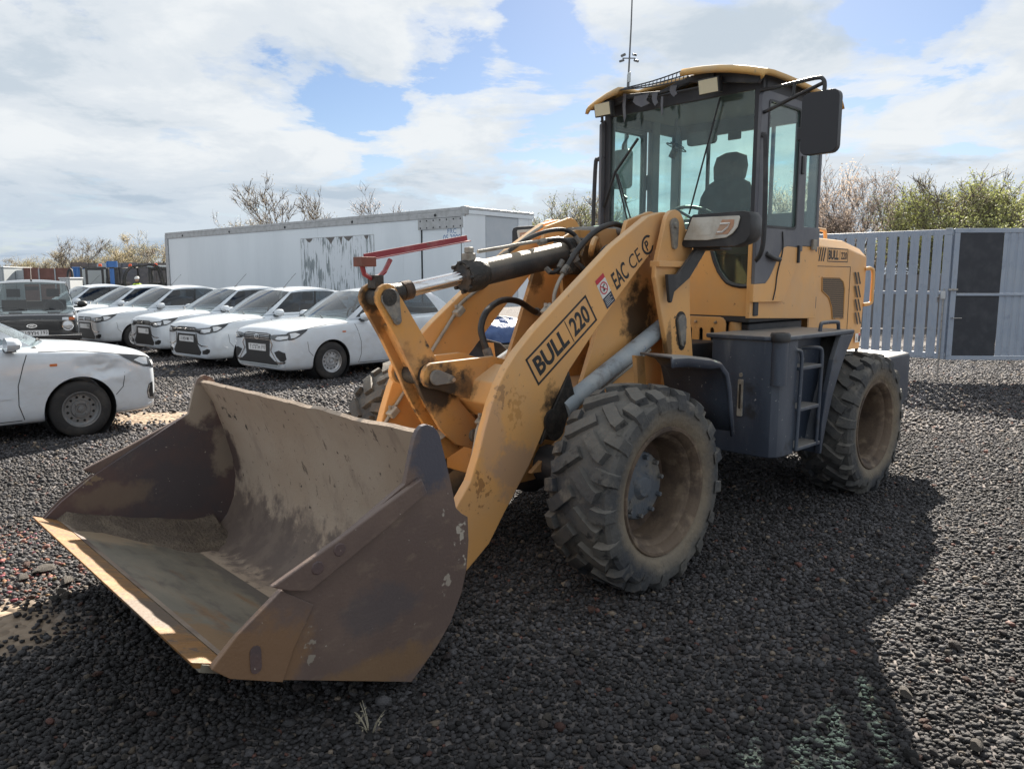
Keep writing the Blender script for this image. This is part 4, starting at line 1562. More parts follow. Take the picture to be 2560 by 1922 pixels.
def make_car(name, S, rimm='rim_silver'):
    """S: a dictionary of the model's measures"""
    root = empty(name)
    body_me, bvh = make_body(S['st'], S['arch'], S.get('dent'), 'body', S['paint'], S.get('sharp', 0))
    bo = bpy.data.objects.new('body', body_me)
    COL.objects.link(bo)
    bo.parent = root
    paint = S['paint']
    for (ax, r) in S['arch']:
        for s in (1, -1):
            MB().lathe([(r - .004, s * .50), (r - .004, s * (S['W'] - .022))], 36, Matrix.Translation((ax[0], 0, ax[1]))).build('wheel_well', 'car_trim', root)
            car_wheel(root, ax[0], s, S['wr'], S['W'] - .115, rimm)
    # greenhouse
    G = S['gh']
    bl = curve_fn(G['belt'])
    rl = curve_fn(G['roof'])
    fl = lambda p: Vector((p.x, -p.y, p.z))
    gb = MB()
    for s in (1, -1):
        q = (lambda p: p) if s > 0 else fl
        B = lambda u, q=q: q(bl(u))
        T = lambda u, q=q: q(rl(u))
        out = Vector((0, s, .3)).normalized()
        bu = .015
        full = lambda v0, v1, u0, u1, nu=6, nv=3: [[B(u0 + (u1 - u0) * j / nu).lerp(T(u0 + (u1 - u0) * j / nu), v0 + (v1 - v0) * i / nv) + out * (bu * math.sin(math.pi * (v0 + (v1 - v0) * i / nv))) for j in range(nu + 1)] for i in range(nv + 1)]
        gb.grid(full(0, .07, 0, 1, 16, 1))
        gb.grid(full(.92, 1, 0, 1, 16, 1))
        w = G['win']
        gb.grid(full(.07, .92, 0, w[0], 2))
        gb.grid(full(.07, .92, w[-1], 1, 5))
        for a_, b_ in zip(w[1:-1:2], w[2::2]):
            gp = MB().grid(full(.07, .92, a_, b_, 1)).build('door_pillar', 'car_trim', root, 60)
        for a_, b_ in zip(w[0::2], w[1::2]):
            MB().grid(full(.07, .92, a_, b_, 6)).build('door_window', 'side_glass', root, 60)
    # roof and screens
    nu = 9
    rr = []
    for i in range(15):
        u = i / 14
        p = rl(u)
        rr.append([Vector((p.x + G.get('arc', .05) * (1 - (2 * j / nu - 1) ** 2) * (1 if u < .2 else -1 if u > .8 else 0) * (abs(u - .5) - .3) / .2, p.y * (1 - 2 * j / nu), p.z + G['crown'] * (1 - (2 * j / nu - 1) ** 2) * (.35 + .65 * math.sin(math.pi * min(1, max(0, .12 + u * .8)))))) for j in range(nu + 1)])
    gb.grid(rr)
    gb.build('cabin_shell', paint, root, 40)

    def screen(nm, top, botfn):
        rows = []
        n = len(top)
        bot = [botfn(j / (n - 1)) for j in range(n)]
        for i in range(7):
            v = i / 6
            rows.append([bot[j].lerp(top[j], v) + Vector((0, 0, .02 * math.sin(math.pi * v))) for j in range(n)])
        MB().grid(rows).build(nm, 'screen_glass', root, 60)
        return rows
    pf, pr_ = bl(0), bl(1)
    fr = screen('windscreen', rr[0], lambda t: Vector((pf.x + G['fbow'] * (1 - (2 * t - 1) ** 2), pf.y * (1 - 2 * t), pf.z + .015 * (1 - (2 * t - 1) ** 2))))
    screen('rear_window', rr[-1], lambda t: Vector((pr_.x - G['rbow'] * (1 - (2 * t - 1) ** 2), pr_.y * (1 - 2 * t), pr_.z + .02 * (1 - (2 * t - 1) ** 2))))
    # cowl, interior
    MB().grid([[Vector((p.x + .10, p.y * 1.02, p.z - .035)) for p in fr[0]], [p + Vector((-.01, 0, -.006)) for p in fr[0]]]).build('cowl', 'car_trim', root, 60)
    xb, xr = pf.x, pr_.x
    zb = pf.z
    inn = MB().box(xr + .25, xb - .12, -.60, .60, zb - .10, zb - .06).build('dashboard', 'interior', root)
    for yy in (-.36, .36):
        st_ = MB().prism(rrect(-.10, .08, zb - .25, zb + .20, .05), yy - .22, yy + .22, 'y', M=Matrix.Translation((xb - 1.05, 0, 0)) @ Matrix.Rotation(R(-12), 4, 'Y') @ Matrix.Translation((0, 0, 0))).build('seat', 'interior', root, None, .03)
        hr = MB().prism(rrect(-.05, .05, 0, .17, .04), yy - .12, yy + .12, 'y', M=Matrix.Translation((xb - 1.18 - .06, 0, zb + .24))).build('headrest', 'interior', root, None, .02)
    MB().prism(rrect(-.08, .06, zb - .2, zb + .14, .04), -.60, .60, 'y', M=Matrix.Translation((xr + .42, 0, 0))).build('rear_seat', 'interior', root, None, .03)
    MB().tube([Vector((xb - .42, .36 + .18 * math.cos(a), zb + .02 + .17 * math.sin(a))) for a in np.linspace(0, 2 * math.pi, 21)], .014, 6).build('steering_wheel', 'interior', root, 60)
    MB().box(xb - .50, xb - .47, -.12, .12, rl(0).z - .13, rl(0).z - .06).build('inside_mirror', 'car_trim', root, None, .01)
    # wipers, mirrors, aerial
    for y0, y1 in ((.42, -.05), (-.10, -.55)):
        a = fr[0][0].lerp(fr[0][-1], (pf.y - y0) / (2 * pf.y))
        MB().tube([Vector((pf.x + G['fbow'] * .9 + .02, y0, pf.z + .0)), Vector((pf.x + G['fbow'] * .75 - .04, (y0 + y1) / 2, pf.z + .055)), Vector((pf.x + G['fbow'] * .5 - .04, y1, pf.z + .05))], .009, 5).build('wiper', 'car_trim', root)
    mx_, my_, mz_ = S['mirror']
    for s in (1, -1):
        rows = []
        for k_, (dx, sc_) in enumerate(((-.03, .6), (-.03, .98), (.03, 1.0), (.08, .8), (.105, .35))):
            rows.append([Vector((mx_ + dx, s * (my_ + .115 + .10 * sc_ * math.cos(t)), mz_ + .015 + .068 * sc_ * math.sin(t))) for t in np.linspace(0, 2 * math.pi, 15)])
        mr_ = MB().grid(rows)
        mr_.f.append(tuple(range(14)))
        mr_.f.append(tuple(range(4 * 15, 4 * 15 + 14)))
        mr_ = mr_.build('mirror', S.get('mirror_paint', paint), root, 50)
        MB().prism([(mx_ - .03, mz_ - .06), (mx_ + .07, mz_ - .06), (mx_ + .05, mz_ - .02), (mx_ - .02, mz_ - .02)], s * (my_ - .04), s * (my_ + .12)).build('mirror_foot', 'car_trim', mr_, None, .008)
    if S.get('aerial'):
        ax_, az_ = S['aerial']
        MB().tube([(ax_, 0, az_), (ax_ - .06, 0, az_ + .012)], [.02, .012], 8).build('aerial_base', 'car_trim', root, 50)
        MB().tube([(ax_, 0, az_ + .005), (ax_ - .30, 0, az_ + .30)], .0045, 5).build('aerial', 'car_trim', root)
    # decals
    lf = LIFT if S['paint'] == 'car_white' else (lambda z: z)
    for nm, m_, polys, axis, off in S['decals'](bvh):
        for p in polys:
            p = [(a_, lf(z_)) for a_, z_ in p]
            add_decal(root, nm, m_, bvh, [p], axis, off)
    for nm, m_, polys, off in S['sides']:
        for s in (1, -1):
            for p in polys:
                if nm in ('headlight', 'headlight_reflector', 'hood_gap'):
                    p = [(a_, lf(z_) if a_ > -.3 else z_) for a_, z_ in p]
                add_decal(root, nm, m_, bvh, [p], 'y', off, 60, s)
    return root, bvh


def plate(root, bvh, text, z, w=.52, h=.112, dx=.0, face=None):
    hit = bvh.ray_cast(Vector((3, 0, z)), Vector((-1, 0, 0)))
    x = (hit[0].x if hit[0] else .8) + .014 + dx
    p = MB().prism(rrect(-w / 2, w / 2, z - h / 2, z + h / 2, .008), x - .010, x, 'x').build('number_plate', 'plate_white', root)
    mb = MB()
    if text[0]:
        put_text(mb, text[0], (x + .0008, -.062, z), (0, 1, 0), (0, 0, 1), h * .62, w * .62, .012)
    put_text(mb, text[1], (x + .0008, .195, z + h * .07), (0, 1, 0), (0, 0, 1), h * .55, w * .19, .008)
    for zz in (z - h / 2 + .003, z + h / 2 - .006):
        mb.box(x + .0002, x + .0006, -w / 2, w / 2, zz, zz + .003)
    mb.box(x + .0002, x + .0006, .135, .138, z - h / 2, z + h / 2)
    mb.build('plate_number', 'print_black', p, recalc=False)
    return p


def line(p, q, w):
    """thin quad outline along p-q"""
    d = Vector((q[0] - p[0], q[1] - p[1], 0)).normalized()
    n = (-d.y * w / 2, d.x * w / 2)
    return [(p[0] + n[0], p[1] + n[1]), (p[0] - n[0], p[1] - n[1]), (q[0] - n[0], q[1] - n[1]), (q[0] + n[0], q[1] + n[1])]


def polyline(pts, w):
    return [line(a, b, w) for a, b in zip(pts, pts[1:])]


def oval(cx, cy, a, b, n=16):
    return [(cx + a * math.cos(t), cy + b * math.sin(t)) for t in np.linspace(0, 2 * math.pi, n + 1)[:-1]]


# ---- compact saloon
ST_G = [(.810, .55, .33, .64, .665), (.806, .68, .25, .70, .735), (.775, .755, .205, .755, .80), (.70, .805, .19, .795, .845), (.55, .832, .185, .822, .878), (.30, .845, .185, .862, .928), (.02, .849, .185, .897, .965), (-.32, .85, .18, .932, 1.0), (-.58, .85, .175, .95, 1.01), (-1.1, .85, .17, .957, .975), (-1.7, .85, .17, .97, .985), (-2.2, .85, .18, .988, 1.0), (-2.5, .848, .185, 1.0, 1.03), (-2.85, .835, .20, 1.03, 1.075), (-3.15, .80, .24, 1.04, 1.09), (-3.32, .75, .30, 1.02, 1.07), (-3.41, .66, .36, .94, 1.0), (-3.44, .5, .42, .8, .86)]
ST_G = [(x, w, zb, zs + .03 * min(1, max(0, (x + .3) / .8)), zt + .03 * min(1, max(0, (x + .3) / .8))) for x, w, zb, zs, zt in ST_G]
LIFT = lambda z: z + .027 * min(1, max(0, (z - .56) / .06))
GH_G = dict(belt=[Vector((-.38, .700, .972)), Vector((-1.1, .735, .972)), Vector((-2.0, .735, .985)), Vector((-2.75, .69, 1.035))], roof=[Vector((-1.06, .560, 1.405)), Vector((-1.38, .58, 1.445)), Vector((-1.85, .58, 1.45)), Vector((-2.28, .545, 1.40))], win=[.06, .46, .49, .84], crown=.05, fbow=.24, rbow=.14)


def decals_granta(bvh):
    hl = [(.36, .665), (.50, .635), (.66, .633), (.75, .648), (.80, .672), (.80, .765), (.75, .758), (.66, .75), (.5, .738), (.37, .727)]
    hi = [(.53, .662), (.66, .658), (.755, .678), (.755, .735), (.66, .726), (.56, .715)]
    gr = [(-.36, .66), (.36, .66), (.375, .728), (.30, .752), (-.30, .752), (-.375, .728)]
    low = [(-.46, .27), (.46, .27), (.52, .33), (.40, .46), (.33, .625), (-.33, .625), (-.40, .46), (-.52, .33)]
    fog = [(.545, .295), (.69, .30), (.735, .335), (.745, .385), (.70, .40), (.62, .37), (.56, .365)]
    x1 = [(.355, .645), (.395, .48), (.54, .435), (.72, .44), (.71, .455), (.55, .455), (.42, .495), (.38, .645)]
    out = [('grille', 'car_trim', [gr], 'x', .004), ('lower_grille', 'car_trim', [low], 'x', .004)]
    out += [('headlight', 'lamp_dark', [hl, mir(hl)], 'x', .006), ('headlight_reflector', 'lamp_bright', [hi, mir(hi)], 'x', .009)]
    out += [('fog_recess', 'car_trim', [fog, mir(fog)], 'x', .004), ('chrome_strip', 'chrome', [x1, mir(x1)], 'x', .008)]
    out += [('grille_bar', 'chrome', polyline([(-.33, .715), (.33, .715)], .008) + polyline([(-.33, .688), (.33, .688)], .008), 'x', .010)]
    out += [('emblem', 'chrome', [oval(0, .705, .062, .034)], 'x', .014), ('emblem_field', 'lamp_dark', [oval(0, .705, .046, .023)], 'x', .017)]
    out += [('emblem_sail', 'chrome', polyline([(-.03, .697), (.0, .720), (.02, .710), (-.005, .690)], .006), 'x', .020)]
    out += [('lower_lip', 'car_white', [[(-.70, .222), (.70, .222), (.72, .25), (-.72, .25)]], 'x', .010)]
    return out


DOORS = [('door_gap', 'dark_gap', polyline([(-.46, .90), (-.50, .80), (-.56, .60), (-.565, .40), (-.52, .25)], .008) + polyline([(-1.50, .93), (-1.52, .6), (-1.51, .25)], .008) + polyline([(-2.28, .97), (-2.30, .80), (-2.14, .62), (-2.06, .40)], .008) + polyline([(-.54, .245), (-1.3, .242), (-2.05, .25)], .008), .0015),
         ('door_handle', 'car_white', [rrect(-1.40, -1.24, .80, .832, .012), rrect(-2.16, -2.0, .83, .862, .012)], .018),
         ('headlight', 'lamp_dark', [[(.735, .66), (.66, .67), (.56, .715), (.45, .785), (.40, .825), (.50, .815), (.60, .80), (.70, .785), (.735, .765)]], .006),
         ('headlight_reflector', 'lamp_bright', [[(.70, .69), (.64, .70), (.55, .75), (.62, .775), (.70, .765)]], .009),
         ('bumper_gap', 'dark_gap', polyline([(.44, .655), (.42, .50), (.345, .42)], .007), .0015),
         ('sill_trim', 'car_trim', [[(-.42, .175), (-2.06, .175), (-2.06, .215), (-.42, .215)]], .003),
         ('side_repeater', 'lamp_orange', [rrect(-.27, -.20, .77, .795, .008)], .006),
         ('hood_gap', 'dark_gap', polyline([(.60, .79), (.30, .845), (.0, .885), (-.35, .92)], .007), .0015)]
SEDAN = dict(st=ST_G, arch=[((0, .30), .345), ((-2.476, .30), .345)], W=.85, wr=.298, gh=GH_G, paint='car_white', mirror=(-.62, .77, 1.0), aerial=(-1.30, 1.472), decals=decals_granta, sides=DOORS)
granta, bvh_g = make_car('parked_car', SEDAN)

# ---- larger saloon
ST_V = [(x * 1.04, w * 1.037, zb, zs * 1.01, zt * 1.01) for x, w, zb, zs, zt in ST_G]
ST_V = [(x if x > -2 else x - .10, w, zb, zs, zt) for x, w, zb, zs, zt in ST_V]
sc = lambda P: [Vector((p.x * 1.04 - (.08 if p.x < -1.5 else 0), p.y * 1.03, p.z * 1.005)) for p in P]
GH_V = dict(GH_G)
GH_V['belt'] = sc(GH_G['belt'])
GH_V['roof'] = sc(GH_G['roof'])


def decals_vesta(bvh):
    hl = [(.40, .625), (.52, .595), (.66, .592), (.77, .605), (.825, .625), (.825, .715), (.77, .705), (.66, .695), (.5, .685), (.41, .672)]
    hi = [(.55, .615), (.68, .612), (.79, .632), (.79, .675), (.68, .668), (.60, .66)]
    gr = [(-.39, .575), (.39, .575), (.43, .63), (.40, .69), (.28, .705), (-.28, .705), (-.40, .69), (-.43, .63)]
    pl_ = [(-.36, .42), (.36, .42), (.385, .575), (-.385, .575)]
    low = [(-.55, .265), (.55, .265), (.60, .30), (.36, .42), (-.36, .42), (-.60, .30)]
    fog = [(.50, .455), (.64, .475), (.765, .455), (.775, .40), (.74, .355), (.66, .36), (.56, .415)]
    fl_ = [(.48, .325), (.60, .305), (.745, .325), (.76, .355), (.62, .345), (.50, .352)]
    chev = [(.415, .60), (.47, .535), (.415, .47), (.60, .335), (.74, .345), (.745, .33), (.60, .315), (.385, .47), (.44, .535), (.385, .60)]
    lip = [(-.60, .275), (.60, .275), (.66, .305), (.63, .318), (.59, .295), (-.59, .295), (-.63, .318), (-.66, .305)]
    out = [('grille', 'car_trim', [gr], 'x', .004), ('lower_grille', 'car_trim', [pl_, low], 'x', .004), ('headlight', 'lamp_dark', [hl, mir(hl)], 'x', .006), ('headlight_reflector', 'lamp_bright', [hi, mir(hi)], 'x', .009)]
    out += [('fog_recess', 'car_trim', [fog, mir(fog), fl_, mir(fl_)], 'x', .005), ('chrome_strip', 'chrome', [chev, mir(chev)], 'x', .009), ('lower_lip', 'pale_sheet', [lip], 'x', .012)]
    out += [('grille_bar', 'chrome', [p for z in (.60, .628, .656, .682) for p in polyline([(-.37, z), (.37, z)], .006)], 'x', .010)]
    out += [('emblem', 'chrome', [oval(0, .640, .075, .042)], 'x', .014), ('emblem_field', 'lamp_dark', [oval(0, .640, .056, .029)], 'x', .017), ('emblem_sail', 'chrome', polyline([(-.036, .630), (.0, .660), (.026, .647), (-.006, .620)], .007), 'x', .020)]
    out = [(n, m_, [[(y, z + .06 * min(1, max(0, (z - .40) / .08))) for y, z in p] for p in polys], ax, o) for n, m_, polys, ax, o in out]
    return out


DOORS_V = [(n, m_, [[(x * 1.04 - (.06 if x < -1.6 else 0), z * 1.01) for x, z in p] for p in polys], o) for n, m_, polys, o in DOORS]
DOORS_V.append(('side_crease', 'car_white', polyline([(-.30, .78), (-.75, .75), (-1.1, .62), (-1.5, .545)], .012), .006))
BIG = dict(st=ST_V, arch=[((0, .315), .36), ((-2.635, .315), .36)], W=.88, wr=.316, gh=GH_V, paint='car_white', mirror=(-.68, .80, 1.01), aerial=None, decals=decals_vesta, sides=DOORS_V)
vesta, bvh_v = make_car('parked_car', BIG)

# ---- small black off-roader
ST_N = [(.72, .62, .46, .86, .93), (.715, .70, .44, .93, .965), (.69, .755, .42, .965, .99), (.55, .775, .40, .985, 1.005), (.25, .785, .38, 1.0, 1.025), (-.1, .79, .37, 1.015, 1.04), (-.5, .795, .36, 1.03, 1.045), (-.62, .80, .36, 1.03, 1.04), (-1.2, .80, .36, 1.03, 1.04), (-2.0, .80, .36, 1.03, 1.04), (-2.6, .795, .38, 1.03, 1.04), (-2.92, .78, .42, 1.02, 1.03), (-3.0, .72, .46, .98, 1.0)]
GH_N = dict(belt=[Vector((-.56, .715, 1.035)), Vector((-1.2, .73, 1.04)), Vector((-2.0, .73, 1.04)), Vector((-2.85, .71, 1.04))], roof=[Vector((-.96, .60, 1.56)), Vector((-1.3, .615, 1.59)), Vector((-1.9, .615, 1.59)), Vector((-2.55, .59, 1.55))], win=[.05, .45, .48, .88], crown=.05, fbow=.07, rbow=.05, arc=.02)


def decals_niva(bvh):
    gr = [(-.70, .70), (.70, .70), (.70, .865), (-.70, .865)]
    out = [('grille', 'car_trim', [gr], 'x', .006)]
    out += [('grille_bar', 'lamp_dark', [p for z in (.72, .745, .77, .795, .82, .845) for p in polyline([(-.45, z), (.45, z)], .009)], 'x', .012)]
    out += [('indicator', 'lamp_orange', [[(.61, .885), (.70, .885), (.70, .935), (.61, .935)], [(-.70, .885), (-.61, .885), (-.61, .935), (-.70, .935)]], 'x', .012)]
    out += [('side_lamp', 'lamp_bright', [[(.50, .885), (.605, .885), (.605, .935), (.50, .935)], [(-.605, .885), (-.50, .885), (-.50, .935), (-.605, .935)]], 'x', .012)]
    out += [('emblem', 'chrome', [oval(0, .785, .085, .034)], 'x', .02), ('emblem_field', 'lamp_dark', [oval(0, .785, .07, .024)], 'x', .023), ('emblem_sail', 'chrome', polyline([(-.035, .778), (.0, .80), (.024, .79), (-.006, .77)], .006), 'x', .026)]
    return out


SIDES_N = [('door_gap', 'dark_gap', polyline([(-.55, 1.0), (-.60, .7), (-.58, .42)], .008) + polyline([(-1.75, 1.0), (-1.76, .42)], .008), .0015)]
OFFR = dict(st=ST_N, arch=[((0, .36), .42), ((-2.2, .36), .42)], W=.80, wr=.345, gh=GH_N, paint='car_black', mirror=(-.68, .76, 1.13), aerial=(-1.02, 1.625), decals=decals_niva, sides=SIDES_N, sharp=.5, mirror_paint='car_trim')
niva, bvh_n = make_car('parked_offroad_car', OFFR)
for s in (1, -1):
    hl = MB().lathe([(.0, .035), (.05, .03), (.08, .012), (.088, 0)], 22, Matrix.Translation((.735, s * .585, .785)) @ Matrix.Rotation(-math.pi / 2, 4, 'Z')).build('headlight', 'lamp_bright', niva, 50)
    MB().lathe([(.085, -.01), (.088, .012), (.098, .014), (.102, -.01)], 22, Matrix.Translation((.735, s * .585, .785)) @ Matrix.Rotation(-math.pi / 2, 4, 'Z')).build('headlight_ring', 'chrome', hl, 50)
bp_ = MB().prism(rrect(.74, .82, .52, .63, .025), -.80, .80).build('front_bumper', 'car_trim', niva, None, .01)
MB().box(.821, .824, -.80, .80, .60, .612).build('bumper_strip', 'chrome', niva)
plate(niva, bvh_n, ('B919YH', '193'), .655, dx=.10)
MB().box(.70, .82, -.2, .2, .635, .645).build('plate_holder', 'car_trim', niva)


# ---- setting the cars out
def place(root, front_axle, face, label, group, cat='car'):
    """face: direction the car points to"""
    root.location = (front_axle[0], front_axle[1], 0)
    root.rotation_euler = (0, 0, math.atan2(face[1], face[0]))
    tag(root, label, cat, group)


FACE = Vector((-math.cos(R(48)), -math.sin(R(48)), 0))
LAT = Vector((math.sin(R(48)), -math.cos(R(48)), 0))           # towards each car's own left
GRP = 'white cars parked in a row before the trailer'
vw = Vector((-3.02, 12.66, 0))                                  # contact of the big saloon's left front tyre
v_axle = vw - LAT * (.88 - .10)
place(vesta, v_axle, FACE, 'white saloon with chrome chevron nose, first of the row beside the loader arm', GRP)
plate(vesta, bvh_v, ('T173TH', '193'), .555)
pitches = [2.60, 2.75, 2.80, 2.85, 2.9]
ROW = Vector((-.725, .69, 0)).normalized()
LB = ['white saloon second in the row, next to the chevron-nosed saloon', 'white saloon third in the row, showing its steel front wheel', 'white saloon fourth in the row, beside the black off-road car', 'white saloon fifth in the row, its nose hidden by the black off-road car', 'white saloon at the far end of the row, behind the black off-road car']
PL = [('X185HM', '193'), (None, '193'), (None, '193'), None, None]
pos = v_axle.copy() + FACE * -.05
first = True
for i in range(5):
    pos = pos + ROW * pitches[i]
    if i == 0:
        c = granta
    else:
        c = copy_tree(granta)
    CARS = globals().setdefault('CARS', [])
    CARS.append(c)
    yaw = R((1.6, -1.2, 2.2, -.8, 1.2)[i])
    place(c, pos + FACE * (.12, -.18, .10, -.05, .15)[i], Matrix.Rotation(yaw, 3, 'Z') @ FACE, LB[i], GRP)
for c, p in zip(CARS, PL):
    if p:
        plate(c, bvh_g, p, .56)
place(niva, (-8.95 - .5 * .75, 14.35 + .86 * .75), (.5, -.86), 'black boxy off-road car with round headlights facing the yard', None)

# ---- the dented white saloon on the left, only its front half in view
DS = dict(SEDAN)
DS['dent'] = [((.22, -.83, .74), .15, .06, (0, 1, -.2)), ((.36, -.82, .70), .10, .04, (.2, 1, .3)), ((.05, -.845, .76), .10, .03, (0, 1, .4)), ((.42, -.81, .62), .09, -.025, (0, 1, 0))]
DS['aerial'] = None
mat('lamp_lens', (.17, .185, .20), .10, .2, over=[((.36, .38, .40), 12, .48, .56, 3)], coat=1.0)
DS['sides'] = [(n, m_, p, o) for n, m_, p, o in DOORS] + [('fog_recess', 'car_trim', [[(.755, .32), (.69, .34), (.675, .42), (.70, .50), (.75, .52)]], .005), ('chrome_strip', 'chrome', polyline([(.75, .335), (.70, .35), (.685, .42), (.71, .49)], .014), .009), ('door_moulding', 'car_white', [[(-.62, .475), (-1.46, .475), (-1.46, .50), (-.62, .50)]], .010), ('bumper_lip', 'car_white', polyline([(.76, .275), (.55, .255), (.40, .245)], .02), .012)]
DS['decals'] = lambda b: [(n, m_, p, a, o) for n, m_, p, a, o in decals_granta(b)]
dam, bvh_d = make_car('damaged_car', DS, 'rim_dull')
dface = Vector((math.cos(R(45)), math.sin(R(45)), 0))
dlat = Vector((-dface.y, dface.x, 0))
dc = Vector((-4.57, 8.02, 0)) + dlat * (.85 - .10)
place(dam, dc, dface, 'white saloon with a crumpled front wing standing alone beside the bucket', None)
mat('brick_bit', (.20, .085, .06), .9, over=[((.12, .06, .05), 20, .45, .6)], bump=(40, .6))
bk = MB().box(-.11, .11, -.06, .06, 0, .065).build('broken_brick', 'brick_bit', None, None, .012)
bk.location = ground_at(330, 1028) + Vector((0, 0, .01))
bk.rotation_euler = (0, 0, .3)
tag(bk, 'dark red brick lying under the nose of the dented saloon', 'brick')
# ================================================================== wheel loader
LTH = R(43.5)
LA = Vector((math.cos(LTH), math.sin(LTH), 0))
LN = Vector((math.sin(LTH), -math.cos(LTH), 0))
LO = LA * 3.315 + LN * -3.49
loader = empty('wheel_loader', LO, LTH + math.pi)
tag(loader, 'dusty yellow wheel loader with raised scratched bucket, black tank and glazed cab', 'wheel loader')


def LP(u, v, y):
    """photo pixel -> point of the loader's own plane at side offset y (loader coordinates)"""
    c = Vector((0, 0, CAMH))
    r = ray(u, v)
    p0 = LO + LN * y
    t = (p0 - c).dot(LN) / r.dot(LN)
    q = c + r * t - LO
    return Vector((-q.dot(LA), q.dot(LN), q.z))


def Z4(x, y, yy):
    return LP(880 + x / 2.765, 500 + y / 2.765, yy)


def ZB(x, y, yy):
    return LP(900 + x / 4.745, 850 + y / 4.745, yy)


mat('bucket_rust', (0.20, 0.115, 0.065), 0.6, over=[((0.13, 0.085, 0.06), 3, .45, .65, 8), ((0.28, 0.20, 0.12), 6, .52, .7, 8)], bump=(80, .2))
mat('rust_red', (0.20, 0.07, 0.05), 0.7, over=[((0.12, 0.06, 0.045), 12, .45, .65, 8)], bump=(80, .2))
mat('rim_rust', (0.085, 0.055, 0.038), 0.8, over=[((0.16, 0.12, 0.085), 5, .5, .7, 8), ((0.04, 0.028, 0.02), 9, .5, .65, 8)], bump=(60, .3))
# ---- bucket
prof = [(2.42, .402), (2.22, .317), (1.95, .212), (1.72, .122), (1.60, .090), (1.50, .125), (1.42, .205), (1.37, .315), (1.352, .44), (1.368, .57), (1.415, .75), (1.475, .92), (1.548, 1.05)]


def sheet(pr, th, y0, y1, ny, wav=0.0):
    P = [Vector((x, 0, z)) for x, z in pr]
    m = len(P)
    off = []
    for i in range(m):
        t = (P[min(i + 1, m - 1)] - P[max(i - 1, 0)]).normalized()
        off.append(P[i] + Vector((t.z, 0, -t.x)) * -th)
    mb = MB()
    rows = []
    for j in range(ny + 1):
        y = y0 + (y1 - y0) * j / ny
        loop = []
        for i, p in enumerate(P):
            d = 0
            if wav and i >= m - 2:
                d = wav * noise.noise(Vector((y * 2.3, 4.1, 0))) + wav * .5 * noise.noise(Vector((y * 7.3, 1.1, 0)))
            loop.append(p + Vector((d, y, d * .9 if i == m - 1 else d * .3)))
        for i in range(m - 1, -1, -1):
            d = 0
            if wav and i >= m - 2:
                d = wav * noise.noise(Vector((y * 2.3, 4.1, 0))) + wav * .5 * noise.noise(Vector((y * 7.3, 1.1, 0)))
            loop.append(off[i] + Vector((d, y, d * .9 if i == m - 1 else d * .3)))
        loop.append(loop[0].copy())
        rows.append(loop)
    mb.grid(rows)
    mb.f.append(tuple(range(len(rows[0]) - 1)))
    o = len(mb.v) - len(rows[0])
    mb.f.append(tuple(range(o, o + len(rows[0]) - 1)))
    return mb


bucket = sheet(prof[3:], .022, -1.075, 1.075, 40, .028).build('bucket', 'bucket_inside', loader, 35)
tag(bucket, 'open front bucket with dented top lip')
sheet(prof[:4], .026, -1.075, 1.075, 4).build('floor_plate', 'bucket_floor', bucket, 30)
SIDE = [(2.40, .39), (2.343, .346), (2.223, .285), (1.604, .042), (1.55, .085), (1.47, .152), (1.40, .23), (1.34, .34), (1.31, .44), (1.298, .56), (1.302, .663), (1.335, .685), (1.364, .714), (1.391, .83), (1.420, .94), (1.444, 1.027), (1.458, 1.053), (1.476, 1.071), (1.508, 1.084), (1.532, 1.080), (1.552, 1.065), (1.565, 1.042), (1.58, 1.00), (1.617, .863), (1.938, .694), (2.15, .58), (2.31, .47)]
CUT = [(2.193, .617), (1.944, .716), (1.557, .880), (1.530, .820), (1.70, .73), (2.053, .562), (2.13, .585)]
CORN = [(2.405, .392), (2.345, .338), (2.16, .256), (2.115, .36), (2.03, .50), (2.15, .588), (2.315, .478)]
for s in (1, -1):
    y = 1.075 * s
    sp = MB().prism(SIDE, y, y + .024 * s).build('side_plate', 'bucket_side' if s > 0 else 'bucket_dark', bucket, None, .004)
    MB().prism(CUT, y + .026 * s, y + .052 * s).build('side_cutter', 'bucket_side', bucket, None, .005)
    MB().prism(CORN, y + .026 * s, y + .036 * s).build('corner_plate', 'bucket_side', bucket, None, .003)
    for bx_, bz_ in ((2.02, .64), (1.93, .685)):
        MB().lathe([(0, .004), (.022, .004), (.026, 0), (.026, -.012)], 8, Matrix.Translation((bx_, y + .052 * s, bz_)) @ Matrix.Rotation(0 if s > 0 else math.pi, 4, 'X')).build('cutter_bolt', 'bucket_dark', bucket, 40)
    # key-shaped lifting hole, a dark recess
    MB().prism(slot(2.255, .375, .040, .10), y + .037 * s, y + .0395 * s).build('lift_hole', 'bucket_dark', bucket)
    # ears on the back
    for dy in (-.075, .06):
        MB().prism([(1.315, .55), (1.20, .34)] + circ(1.13, .20, .10, 8, math.pi * .75, math.pi * 1.7) + [(1.40, .14), (1.33, .30)], s * (.465 + dy), s * (.465 + dy) + .03).build('bucket_ear', 'yellow_worn', bucket, None, .003)
MB().prism([(2.455, .421), (2.335, .374), (2.33, .352), (2.445, .396)], -1.07, 1.07).build('cutting_edge', 'edge_steel', bucket, None, .004)
MB().prism([(2.334, .376), (2.305, .360), (2.295, .345), (2.33, .355)], -1.06, 1.06).build('weld_seam', 'bucket_steel', bucket, None, .003)
MB().prism([(1.37, .72), (1.28, .56), (1.20, .52), (1.18, .42), (1.28, .38), (1.325, .40)], -.10, .10).build('link_ear', 'yellow_worn', bucket, None, .004)
